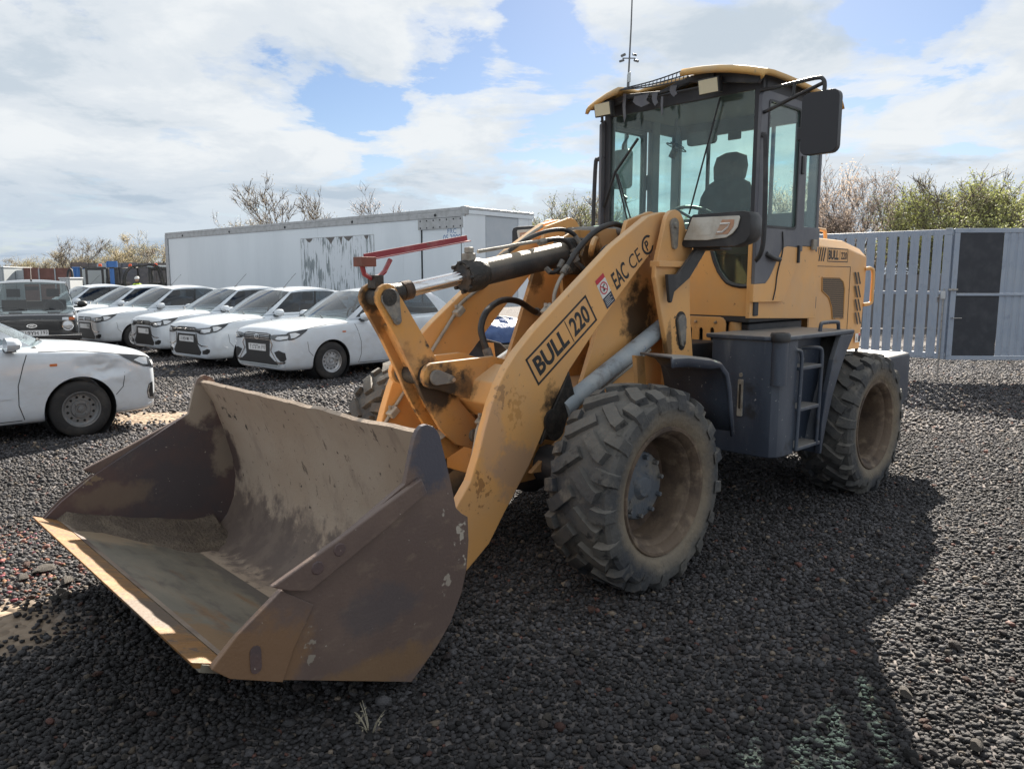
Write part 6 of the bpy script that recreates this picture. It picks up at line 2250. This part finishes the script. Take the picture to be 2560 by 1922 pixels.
MB().box(XF - .003, XF + .003, -.64, .64, 2.0, 2.95).build('windscreen', 'cab_glass', cab)
MB().box(XF - .02, XF + .006, -.64, .64, 1.985, 2.02).build('screen_sill', 'black_plastic', cab, None, .004)
MB().box(XF - .05, XF - .30, -.40, .40, 1.95, 2.08).build('dashboard', 'black_plastic', cab, None, .03)
# door on each side
DW = rrect(-2.225, -1.755, 2.015, 2.875, .03)
for s in (1, -1):
    door = MB().prism([(-1.655, 1.615), (-1.81, 1.62), (-1.86, 1.655), (-1.90, 1.70), (-1.97, 1.79), (-2.03, 1.86), (-2.07, 1.882), (-2.12, 1.89), (-2.27, 1.885), (-2.27, 2.93), (-1.70, 2.93), (-1.655, 2.89)], s * .692, s * .718, 'y', [DW]).build('door', 'cab_grey', loader, None, .005)
    MB().prism([(-1.645, 1.49), (-2.08, 1.485), (-2.27, 1.75), (-2.27, 1.885), (-2.12, 1.89), (-2.07, 1.882), (-2.03, 1.86), (-1.97, 1.79), (-1.90, 1.70), (-1.86, 1.655), (-1.81, 1.62), (-1.645, 1.615)], s * .689, s * .7185).build('door_panel', 'yellow_paint', door, None, .003)
    MB().prism(rrect(-2.235, -1.745, 2.005, 2.885, .03), s * .704, s * .709).build('door_window', 'cab_glass', door)
    MB().prism(rrect(-2.228, -1.752, 2.012, 2.878, .03), s * .712, s * .722, 'y', [rrect(-2.212, -1.768, 2.028, 2.862, .025)]).build('window_seal', 'black_plastic', door)
    MB().tube([(-1.80, s * .72, 1.83), (-1.85, s * .745, 1.80), (-1.95, s * .745, 1.79)], .018, 8, 3).build('door_handle', 'black_plastic', door, 50)
    MB().box(-2.285, -2.262, s * .70, s * .735, 1.77, 1.90).build('door_hinge', 'black_plastic', door, None, .004)
    MB().box(-2.30, -2.262, s * .70, s * .73, 2.42, 2.55).build('door_hinge', 'black_plastic', door, None, .004)
    MB().tube([(-1.70, s * .70, 2.64), (-1.665, s * .735, 2.62), (-1.66, s * .755, 2.58), (-1.66, s * .77, 2.2), (-1.66, s * .77, 1.92), (-1.66, s * .75, 1.82), (-1.675, s * .70, 1.77)], .017, 10, 4).build('grab_rail', 'black_plastic', loader, 60)
    MB().tube([(-2.02, s * .722, 1.99), (-2.03, s * .724, 1.86), (-1.97, s * .723, 1.70), (-1.95, s * .722, 1.58), (-1.92, s * .7225, 1.50)], .005, 5, 5).build('loose_cable', 'hose', door, 60)
# seat, wheel, fan
seat = MB()


def cush(pts_y, rows_):
    rr = []
    for (x, z, hw, dep) in rows_:
        ring = []
        for a in np.linspace(0, 2 * math.pi, 13):
            c_, s_ = math.cos(a), math.sin(a)
            ring.append(Vector((x + dep * (abs(c_) ** .6) * (1 if c_ > 0 else -1), pts_y + hw * (abs(s_) ** .6) * (1 if s_ > 0 else -1), z)))
        rr.append(ring)
    seat.grid(rr)
    seat.f.append(tuple(range(len(seat.v) - 13, len(seat.v))))


cush(.03, [(-2.33, 1.95, .22, .06), (-2.36, 2.15, .25, .07), (-2.39, 2.32, .24, .07), (-2.41, 2.42, .19, .06), (-2.415, 2.45, .13, .05), (-2.42, 2.47, .14, .05), (-2.43, 2.56, .15, .055), (-2.44, 2.64, .13, .05), (-2.44, 2.67, .06, .03)])
seat = seat.build('seat', 'seat_cloth', loader, 50)
MB().prism(rrect(-2.40, -1.98, 1.84, 1.98, .05), -.22, .28).build('seat_cushion', 'seat_cloth', seat, 40, .02)
MB().box(-2.36, -2.05, -.15, .2, 1.40, 1.84).build('seat_base', 'black_plastic', seat, None, .01)
stw = MB()
ring = []
Ms = Matrix.Translation((-1.98, .02, 2.11)) @ Matrix.Rotation(R(-28), 4, 'Y')
stw.tube([Ms @ Vector((.19 * math.cos(a), .19 * math.sin(a), 0)) for a in np.linspace(0, 2 * math.pi, 29)], .014, 8)
for a in (R(90), R(210), R(330)):
    stw.tube([Ms @ Vector((0, 0, -.01)), Ms @ Vector((.185 * math.cos(a), .185 * math.sin(a), 0))], .011, 6)
stw = stw.build('steering_wheel', 'black_plastic', loader, 60)
MB().tube([(-1.98, .02, 2.10), (-1.90, .02, 1.95), (-1.86, .02, 1.42)], .035, 10).build('steering_column', 'black_plastic', stw, 50)
fan = MB()
Mf = Matrix.Translation((-2.25, -.38, 2.74)) @ Matrix.Rotation(R(60), 4, 'X') @ Matrix.Rotation(R(25), 4, 'Y')
for r_ in (.03, .06, .09):
    fan.tube([Mf @ Vector((r_ * math.cos(a), .02 * (r_ < .08), r_ * math.sin(a))) for a in np.linspace(0, 2 * math.pi, 17)], .004, 5)
for i in range(12):
    a = 2 * math.pi * i / 12
    fan.tube([Mf @ Vector((.02 * math.cos(a), .02, .02 * math.sin(a))), Mf @ Vector((.09 * math.cos(a), 0, .09 * math.sin(a)))], .003, 4)
fan.tube([Mf @ Vector((0, -.02, 0)), Mf @ Vector((0, -.09, 0))], .03, 10)
fan.tube([Mf @ Vector((0, -.06, 0)), (-2.3, -.42, 2.98)], .012, 6)
fan.build('cab_fan', 'black_plastic', loader, 50)
MB().prism(rrect(-.13, .13, 2.69, 2.79, .03), -2.06, -2.03, 'x').build('inside_mirror', 'black_plastic', loader, None, .008)
MB().box(-2.60, -2.58, -.10, .02, 2.80, 2.87).build('cab_radio', 'black_plastic', loader, None, .008)
# roof with the broken-out front piece


def roof_z(x, y):
    t = min(1.0, abs(y) / .77)
    return 3.155 - .105 * t ** 2.4 - .035 * max(0, (-1.95 - x)) / .8 - .02 * max(0, (x + 1.62)) / .12


xs = [-1.50, -1.53, -1.58, -1.66, -1.78, -1.90, -2.05, -2.3, -2.55, -2.72, -2.78, -2.80]
ys = [-.78, -.77, -.74, -.66, -.55, -.43, -.30, -.15, 0, .15, .24, .34, .45, .55, .66, .74, .77, .78]
vid = {}
mb = MB()


def rv(i, j):
    if (i, j) not in vid:
        x, y = xs[i], ys[j]
        xo = x - .05 * max(0, abs(y) - .5) / .28 if i < 4 else x
        z = roof_z(x, y)
        if i in (0, 11):
            z -= .03
        if j in (0, 17):
            z -= .03
        vid[(i, j)] = len(mb.v)
        mb.v.append((xo, y, z))
    return vid[(i, j)]


for i in range(11):
    for j in range(17):
        if i < 4 and -.43 <= ys[j] < .15:
            continue
        mb.f.append((rv(i, j), rv(i, j + 1), rv(i + 1, j + 1), rv(i + 1, j)))
mat('roof_paint', (0.62, 0.37, 0.12), 0.55, over=[((0.50, 0.36, 0.20), 3, 0.42, 0.7, 8), ((0.30, 0.22, 0.13), 25, 0.63, 0.7, 6)], dust=((0.52, 0.40, 0.25), 0.5))
roof = mb.build('roof', 'roof_paint', loader, 50, recalc=False)
sm = roof.modifiers.new('solid', 'SOLIDIFY')
sm.thickness = .028
sm.offset = -1
MB().box(-2.72, -1.70, -.70, .70, 3.022, 3.045).build('roof_lining', 'cab_dark', roof, None, .01)
mb = MB()
mb.prism([(-.74, 3.03), (-.70, 2.98), (-.40, 3.035), (-.18, 3.02), (.0, 3.03), (.16, 3.06), (.30, 3.04), (.70, 2.96), (.74, 3.02), (.45, 3.09), (.15, 3.105), (-.1, 3.045), (-.43, 3.075)], -1.655, -1.615, 'x')
mb.build('visor_lining', 'cab_dark', roof, None, .006)
for y0, w_, z0, h_ in ((-.44, .03, 2.86, .22), (-.33, .14, 2.95, .09), (-.16, .05, 2.94, .10), (.0, .06, 2.98, .08), (-.08, .02, 2.86, .14)):
    random.seed(int(y0 * 100))
    pl_ = [(y0, z0 + h_), (y0 + w_, z0 + h_ * .97), (y0 + w_ * .8, z0 + h_ * .5), (y0 + w_ * 1.05, z0 + h_ * .2), (y0 + w_ * .5, z0), (y0 + w_ * .1, z0 + h_ * .3), (y0 - w_ * .1, z0 + h_ * .6)]
    MB().prism(pl_, -1.612, -1.606, 'x').build('torn_film', 'cab_grey', roof)
mesh_ = MB()
g0, g1 = Vector((-1.55, -.42, 3.095)), Vector((-1.55, .18, 3.065))
h0, h1 = Vector((-1.60, -.47, 3.115)), Vector((-1.64, .14, 3.165))
for i in range(19):
    t = i / 18
    mesh_.tube([g0.lerp(g1, t) + Vector((0, 0, -.012 * math.sin(math.pi * t))), h0.lerp(h1, t) + Vector((0, 0, -.012 * math.sin(math.pi * t)))], .0035, 5)
for t in (0, .45, 1):
    mesh_.tube([g0.lerp(h0, t), g0.lerp(h0, t).lerp(g1.lerp(h1, t), .5) + Vector((0, 0, -.012)), g1.lerp(h1, t)], .005, 6, 4)
mesh_.build('wire_rack', 'cab_dark', loader, 60)
# work lights
for yy in (-.60, .36):
    zc = 2.985 if yy < 0 else 2.995
    wl = MB().box(-1.60, -1.55, yy - .085, yy + .085, zc - .055, zc + .055, Matrix.Translation((-1.58, yy, zc)) @ Matrix.Rotation(R(12), 4, 'Y') @ Matrix.Translation((1.58, -yy, -zc))).build('work_light', 'black_plastic', loader, None, .006)
    MB().box(-1.55, -1.546, yy - .075, yy + .075, zc - .046, zc + .046, Matrix.Translation((-1.58, yy, zc)) @ Matrix.Rotation(R(12), 4, 'Y') @ Matrix.Translation((1.58, -yy, -zc))).build('lens', 'led_yellow', wl, None, .002)
    MB().box(-1.60, -1.58, yy - .02, yy + .02, zc + .05, 3.09).build('bracket', 'black_plastic', wl)
MB().tube([(-1.57, -.62, 2.935), (-1.57, -.615, 2.90), (-1.57, -.625, 2.885)], .012, 6).build('lamp_plug', 'hose', loader, 50)
# wipers
for pts in ([(-.42, 2.06), (-.57, 2.51)], [(-.38, 2.06), (-.55, 2.49)], [(-.69, 2.24), (-.57, 2.51), (-.35, 2.74)], [(.14, 2.13), (.37, 2.93)]):
    MB().tube([(XF + .03, y, z) for y, z in pts], .007 if len(pts) < 3 else .012, 6).build('wiper', 'black_plastic', loader, 50)
# mirrors on tube brackets
for s in (1,):
    mr = MB().prism([(s * y, z) for y, z in rrect(1.075, 1.315, 2.43, 2.81, .045, 5)], -1.56, -1.51, 'x').build('mirror', 'mirror_back', loader, 40, .018)
    MB().prism([(s * y, z) for y, z in rrect(1.09, 1.30, 2.45, 2.79, .035, 5)], -1.564, -1.5602, 'x').build('mirror_glass', 'mirror_face', mr)
    MB().tube([(-1.68, s * .69, 2.925), (-1.64, s * .85, 2.915), (-1.56, s * 1.13, 2.905), (-1.545, s * 1.19, 2.885), (-1.54, s * 1.205, 2.84), (-1.535, s * 1.20, 2.79)], .013, 8, 4).build('mirror_tube', 'black_plastic', mr, 60)
    MB().tube([(-1.70, s * .69, 2.775), (-1.66, s * .78, 2.785), (-1.60, s * .97, 2.82), (-1.55, s * 1.19, 2.865)], .013, 8, 3).build('mirror_tube', 'black_plastic', mr, 60)
    MB().tube([(-1.60, s * .965, 2.82), (-1.60, s * .975, 2.912)], .010, 8).build('mirror_strut', 'black_plastic', mr, 60)
    MB().box(-1.57, -1.53, s * 1.04, s * 1.08, 2.53, 2.61).build('mirror_clip', 'black_plastic', mr, None, .006)
# the far side mirror hangs folded back behind the door window
mr = MB().prism(rrect(-.94, -.745, 2.43, 2.76, .04, 5), -2.14, -2.10, 'x').build('mirror', 'mirror_back', loader, 40, .016)
MB().prism(rrect(-.93, -.755, 2.445, 2.745, .03, 5), -2.145, -2.1402, 'x').build('mirror_glass', 'mirror_face', mr)
MB().tube([(-2.12, -.84, 2.76), (-2.10, -.82, 2.80), (-2.05, -.74, 2.84), (-2.0, -.70, 2.86)], .012, 8, 3).build('mirror_tube', 'black_plastic', mr, 60)
MB().tube([(-2.12, -.84, 2.43), (-2.10, -.82, 2.38), (-2.05, -.74, 2.34), (-2.0, -.70, 2.33)], .012, 8, 3).build('mirror_tube', 'black_plastic', mr, 60)
# headlights on brackets
for s in (1, -1):
    HL = [(.55, 1.872), (.575, 1.925), (.615, 2.045), (.635, 2.06), (.99, 2.063), (1.035, 2.055), (1.05, 2.03), (1.05, 1.915), (1.02, 1.875), (.95, 1.85), (.58, 1.853)]
    b_ = MB()
    n = len(HL)
    cy, cz = .82, 1.955
    rings = []
    for x, k_ in ((-.99, .975), (-1.0, 1.0), (-1.10, 1.0), (-1.18, .86), (-1.20, .70)):
        rings.append([Vector((x, s * (cy + (y - cy) * k_), cz + (z - cz) * k_)) for y, z in HL + HL[:1]])
    b_.grid(rings)
    b_.f.append(tuple(range(n)))
    b_.f.append(tuple(range(4 * (n + 1), 4 * (n + 1) + n)))
    hl = b_.build('headlight', 'black_plastic', loader, 35)
    LENS = [(.578, 1.90), (.64, 2.04), (.975, 2.034), (.98, 2.02), (.965, 1.965), (.935, 1.93), (.89, 1.905), (.75, 1.893)]
    MB().prism([(s * y, z) for y, z in LENS], -.989, -.978, 'x').build('lens', 'lens_clear', hl, None, .004)
    MB().prism([(s * y, z) for y, z in ((.815, 1.925), (.86, 2.015), (.945, 2.012), (.94, 1.97), (.90, 1.925))], -.9778, -.975, 'x').build('indicator_lens', 'lens_amber', hl, None, .001)
    MB().tube([(-.974, s * .83, 1.94), (-.974, s * .865, 1.94), (-.974, s * .90, 1.965), (-.974, s * .915, 1.99), (-.974, s * .85, 1.99)], .006, 5).build('light_guide', 'print_white', hl, 50)
    MB().prism([(s * y, z) for y, z in rrect(.66, .79, 1.925, 2.01, .02)], -.9778, -.976, 'x').build('reflector', 'lens_clear', hl, None, .001)
    MB().prism([(-.752, 1.68), (-.865, 1.68), (-1.08, 1.86), (-1.20, 1.86), (-1.0, 1.66), (-.83, 1.57), (-.81, 1.51), (-.795, 1.50), (-.782, 1.515)], s * .601, s * .625).build('bracket', 'black_plastic', hl, None, .004)
    MB().box(-1.20, -1.06, s * .60, s * .80, 1.835, 1.853).build('bracket_shelf', 'black_plastic', hl, None, .003)

# ---- engine hood
secs = []
for x, hw, zt, zs in ((-2.685, .625, 2.005, 1.915), (-3.40, .625, 1.995, 1.90), (-3.83, .60, 1.935, 1.845), (-3.865, .57, 1.90, 1.80)):
    secs.append([Vector((x + (0.05 if x < -3.8 and i < 1 else 0), y, z)) for i, (y, z) in enumerate(((hw, 1.03), (hw, zs - .25), (hw, zs), (hw - .07, zt - .015), (0, zt), (-hw + .07, zt - .015), (-hw, zs), (-hw, zs - .25), (-hw, 1.03)))])
mb = MB().grid(secs)
m9 = len(secs[0])
mb.f.append(tuple(range(3 * m9, 4 * m9)))
hood = mb.build('engine_hood', 'yellow_paint', loader, 25, .008)
for x0, x1, z0, z1 in ((-2.70, -3.44, 1.752, 1.757), (-3.438, -3.443, 1.06, 1.752), (-2.695, -2.70, 1.06, 1.99)):
    MB().box(x0, x1, .6245, .6262, z0, z1).build('panel_gap', 'grease', hood)
VM = [(-2.90, 1.665), (-3.22, 1.662), (-3.30, 1.63), (-3.335, 1.57), (-3.345, 1.315), (-3.13, 1.32), (-3.10, 1.42), (-3.04, 1.50), (-2.91, 1.555)]


def perforated(name, col, hole, scale):
    m = mat(name, col, 0.6)
    nt = m.node_tree
    N, L = nt.nodes.new, nt.links.new
    tc = N('ShaderNodeTexCoord')
    v = N('ShaderNodeTexVoronoi')
    v.inputs['Scale'].default_value = scale
    v.inputs['Randomness'].default_value = 0.0
    L(tc.outputs['Object'], v.inputs['Vector'])
    r = N('ShaderNodeMapRange')
    r.inputs[1].default_value, r.inputs[2].default_value = .42, .5
    L(v.outputs['Distance'], r.inputs[0])
    mx = N('ShaderNodeMix')
    mx.data_type = 'RGBA'
    mx.inputs[6].default_value = (*hole, 1)
    mx.inputs[7].default_value = (*col, 1)
    L(r.outputs[0], mx.inputs[0])
    L(mx.outputs[2], nt.nodes['Principled BSDF'].inputs['Base Color'])


perforated('vent_steel', (.30, .19, .10), (.02, .016, .012), 62)
MB().prism(VM, .6262, .6285).build('vent_mesh', 'vent_steel', hood)
n = len(VM)
MB().tube([(x, .628, z) for x, z in VM + VM[:1]], .006, 5).build('vent_frame', 'yellow_worn', hood, 60)
for k_ in range(4):
    zc = 1.655 - k_ * .118
    xc = -3.555 - k_ * .018
    for dx, dz in ((0, 0), (-.062, .0)):
        pp = [(xc + dx + .03, zc + dz + .055), (xc + dx + .005, zc + dz + .058), (xc + dx - .055, zc + dz - .045), (xc + dx - .03, zc + dz - .05)]
        MB().prism([(x - .01 if False else x, z) for x, z in pp], .6258, .6275).build('louvre', 'grease', hood)
mb = MB()
bx0, bx1, bz0, bz1 = -2.98, -3.37, 1.792, 1.905
yo = .6265
for a, b, c, d in ((bx0, bx1, bz1, bz1 - .007), (bx0, bx1, bz0, bz0 + .007), (bx0, bx0 - .007, bz0, bz1), (bx1, bx1 + .007, bz0, bz1)):
    mb.add([(a, yo, c), (b, yo, c), (b, yo, d), (a, yo, d)], [(0, 1, 2, 3)])
put_text(mb, 'BULL', (-3.095, yo, 1.849), (-1, 0, 0), (0, 0, 1), .078, .19, .035)
put_text(mb, '220', (-3.295, yo, 1.847), (-1, 0, 0), (0, 0, 1), .062, .115, .02)
mb.add([(-3.212, yo, 1.81), (-3.216, yo, 1.81), (-3.216, yo, 1.885), (-3.212, yo, 1.885)], [(0, 1, 2, 3)])
for i in range(4):
    x = -2.80 - i * .040
    mb.add([(x + .02, yo, 1.795), (x, yo, 1.795), (x - .03, yo, 1.905), (x - .01, yo, 1.905)], [(0, 1, 2, 3)])
mb.build('lettering', 'print_black', hood, recalc=False)
st = MB().box(-3.62, -3.73, .6255, .6265, 1.09, 1.17).build('safety_sticker', 'print_white', hood)
MB().box(-3.685, -3.728, .6266, .6269, 1.095, 1.15).build('sticker_panel', 'print_navy', hood)
MB().box(-3.685, -3.728, .6266, .6269, 1.152, 1.167).build('sticker_band', 'print_red', hood)
mb = MB().add([(-3.63, .6268, 1.105), (-3.675, .6268, 1.105), (-3.6525, .6268, 1.155)], [(0, 1, 2)])
mb.build('warning_triangle', 'lens_amber', hood, recalc=False)
lk_ = MB().box(-2.715, -2.80, .626, .636, 1.415, 1.51).build('lock_plate', 'cab_dark', hood, None, .004)
MB().lathe([(0, .01), (.012, .008), (.014, 0)], 10, Matrix.Translation((-2.757, .636, 1.46))).build('lock_barrel', 'steel', hood, 40)
MB().tube([(-2.72, .40, 2.00), (-2.73, .42, 2.075), (-2.80, .43, 2.085), (-3.25, .44, 2.07), (-3.31, .44, 2.06), (-3.33, .44, 1.99)], .016, 8, 4).build('hood_rail', 'yellow_paint', loader, 60)
MB().tube([(-3.80, .60, 1.74), (-3.87, .625, 1.745), (-3.905, .635, 1.70), (-3.905, .635, 1.50), (-3.90, .63, 1.435), (-3.81, .60, 1.42)], .017, 8, 4).build('rear_handle', 'yellow_paint', loader, 60)

# ---- tank with steps
TK = [(-1.33, .60), (-1.33, .99), (-1.345, 1.045), (-1.385, 1.08), (-1.44, 1.09), (-1.60, 1.09), (-1.62, .975), (-2.18, .975), (-2.18, .60)]
for s in (1, -1):
    tk = MB().prism([(x, s * y) for x, y in TK], .475, 1.25, 'z').build('fuel_tank', 'tank_black', loader, 30, .008)
    MB().prism([(x, s * y) for x, y in ((-1.31, .56), (-1.31, 1.0), (-1.34, 1.075), (-1.42, 1.11), (-2.44, 1.11), (-2.44, .56))], 1.252, 1.282, 'z').build('tank_lid', 'tank_black', tk, None, .008)
    FE = [(-1.98, .415), (-2.005, .415), (-2.02, .50), (-2.05, .60), (-2.14, .83), (-2.22, .97), (-2.31, 1.10), (-2.445, 1.251), (-2.22, 1.251), (-2.12, 1.08), (-2.04, .85), (-1.985, .62)]
    fn = MB().prism(FE, s * 1.065, s * 1.105).build('rear_mudguard', 'tank_black', loader, None, .006)
    rows = [[Vector((x, s * y, z)) for x, z in FE[1:8]] for y in (.62, 1.064)]
    f2 = MB().grid(rows).build('guard_sheet', 'tank_black', fn, 40)
    sm = f2.modifiers.new('solid', 'SOLIDIFY')
    sm.thickness = .012
    for z, x0, x1 in ((1.055, -1.61, -1.93), (.775, -1.60, -1.93), (.505, -1.60, -1.95)):
        MB().box(x1, x0, s * .976, s * 1.115, z - .012, z + .012).build('step', 'tank_black', tk, None, .005)
    for xx in (-1.60, -1.90):
        MB().tube([(xx + .06, s * 1.0, 1.175), (xx + .01, s * 1.09, 1.18), (xx - .02, s * 1.105, 1.15), (xx - .02, s * 1.108, 1.02), (xx, s * 1.108, .5)], .013, 8, 3).build('step_rail', 'tank_black', tk, 60)
    MB().tube([(-2.06, s * 1.02, 1.283), (-2.07, s * 1.02, 1.325), (-2.10, s * 1.02, 1.34), (-2.30, s * 1.03, 1.34), (-2.33, s * 1.03, 1.325), (-2.34, s * 1.03, 1.283)], .014, 8, 3).build('tank_handle', 'tank_black', tk, 60)
    MB().lathe([(.052, 0), (.052, .28), (.0, .28)], 18, Matrix.Translation((-1.375, s * 1.075, .965)) @ Matrix.Rotation(math.pi / 2, 4, 'X')).build('filler_neck', 'tank_black', tk, 40)
    MB().lathe([(.058, 0), (.064, .012), (.064, .05), (.055, .062), (.03, .062), (.028, .056), (0, .056)], 20, Matrix.Translation((-1.375, s * 1.075, 1.245)) @ Matrix.Rotation(math.pi / 2, 4, 'X')).build('filler_cap', 'black_plastic', tk, 40)
    MB().prism([(s * y, z) for y, z in rrect(.815, .852, .735, .985, .006)], -1.329, -1.318, 'x').build('level_gauge', 'pipe_grey', tk, None, .003)
    MB().prism([(s * y, z) for y, z in slot(.8335, .87, .015, .17)], -1.3178, -1.316, 'x').build('gauge_glass', 'grease', tk)
    MB().prism([(s * y, z) for y, z in slot(.834, 1.015, .02, .03)], -1.329, -1.315, 'x').build('gauge_bolt', 'pipe_grey', tk)
    MB().box(-1.655, -1.80, s * .9755, s * .9775, 1.09, 1.215).build('tank_label', 'print_white', tk)
    mb = MB()
    for i in range(6):
        mb.box(-1.665, -1.70 - .09 * ((i * 7) % 5) / 5, s * .9778, s * .9782, 1.195 - i * .017, 1.20 - i * .017)
    mb.build('label_text', 'print_black', tk)

# ---- counterweight
cwp = [(-3.42, .975), (-4.12, .99), (-4.15, .96), (-4.16, .60), (-3.95, .46), (-3.42, .46)]
for_cw = MB().prism(cwp, -.92, .92)
cw = for_cw.build('counterweight', 'tank_black', loader, None, .02)
MB().tube([(-3.50, .55, .975), (-3.51, .55, 1.03), (-3.55, .55, 1.045), (-3.80, .55, 1.045), (-3.84, .55, 1.03), (-3.85, .55, .975)], .016, 8, 3).build('weight_handle', 'tank_black', cw, 60)
MB().box(-3.66, -3.60, .92, .96, .70, .72).build('tail_lamp_stay', 'black_plastic', cw)
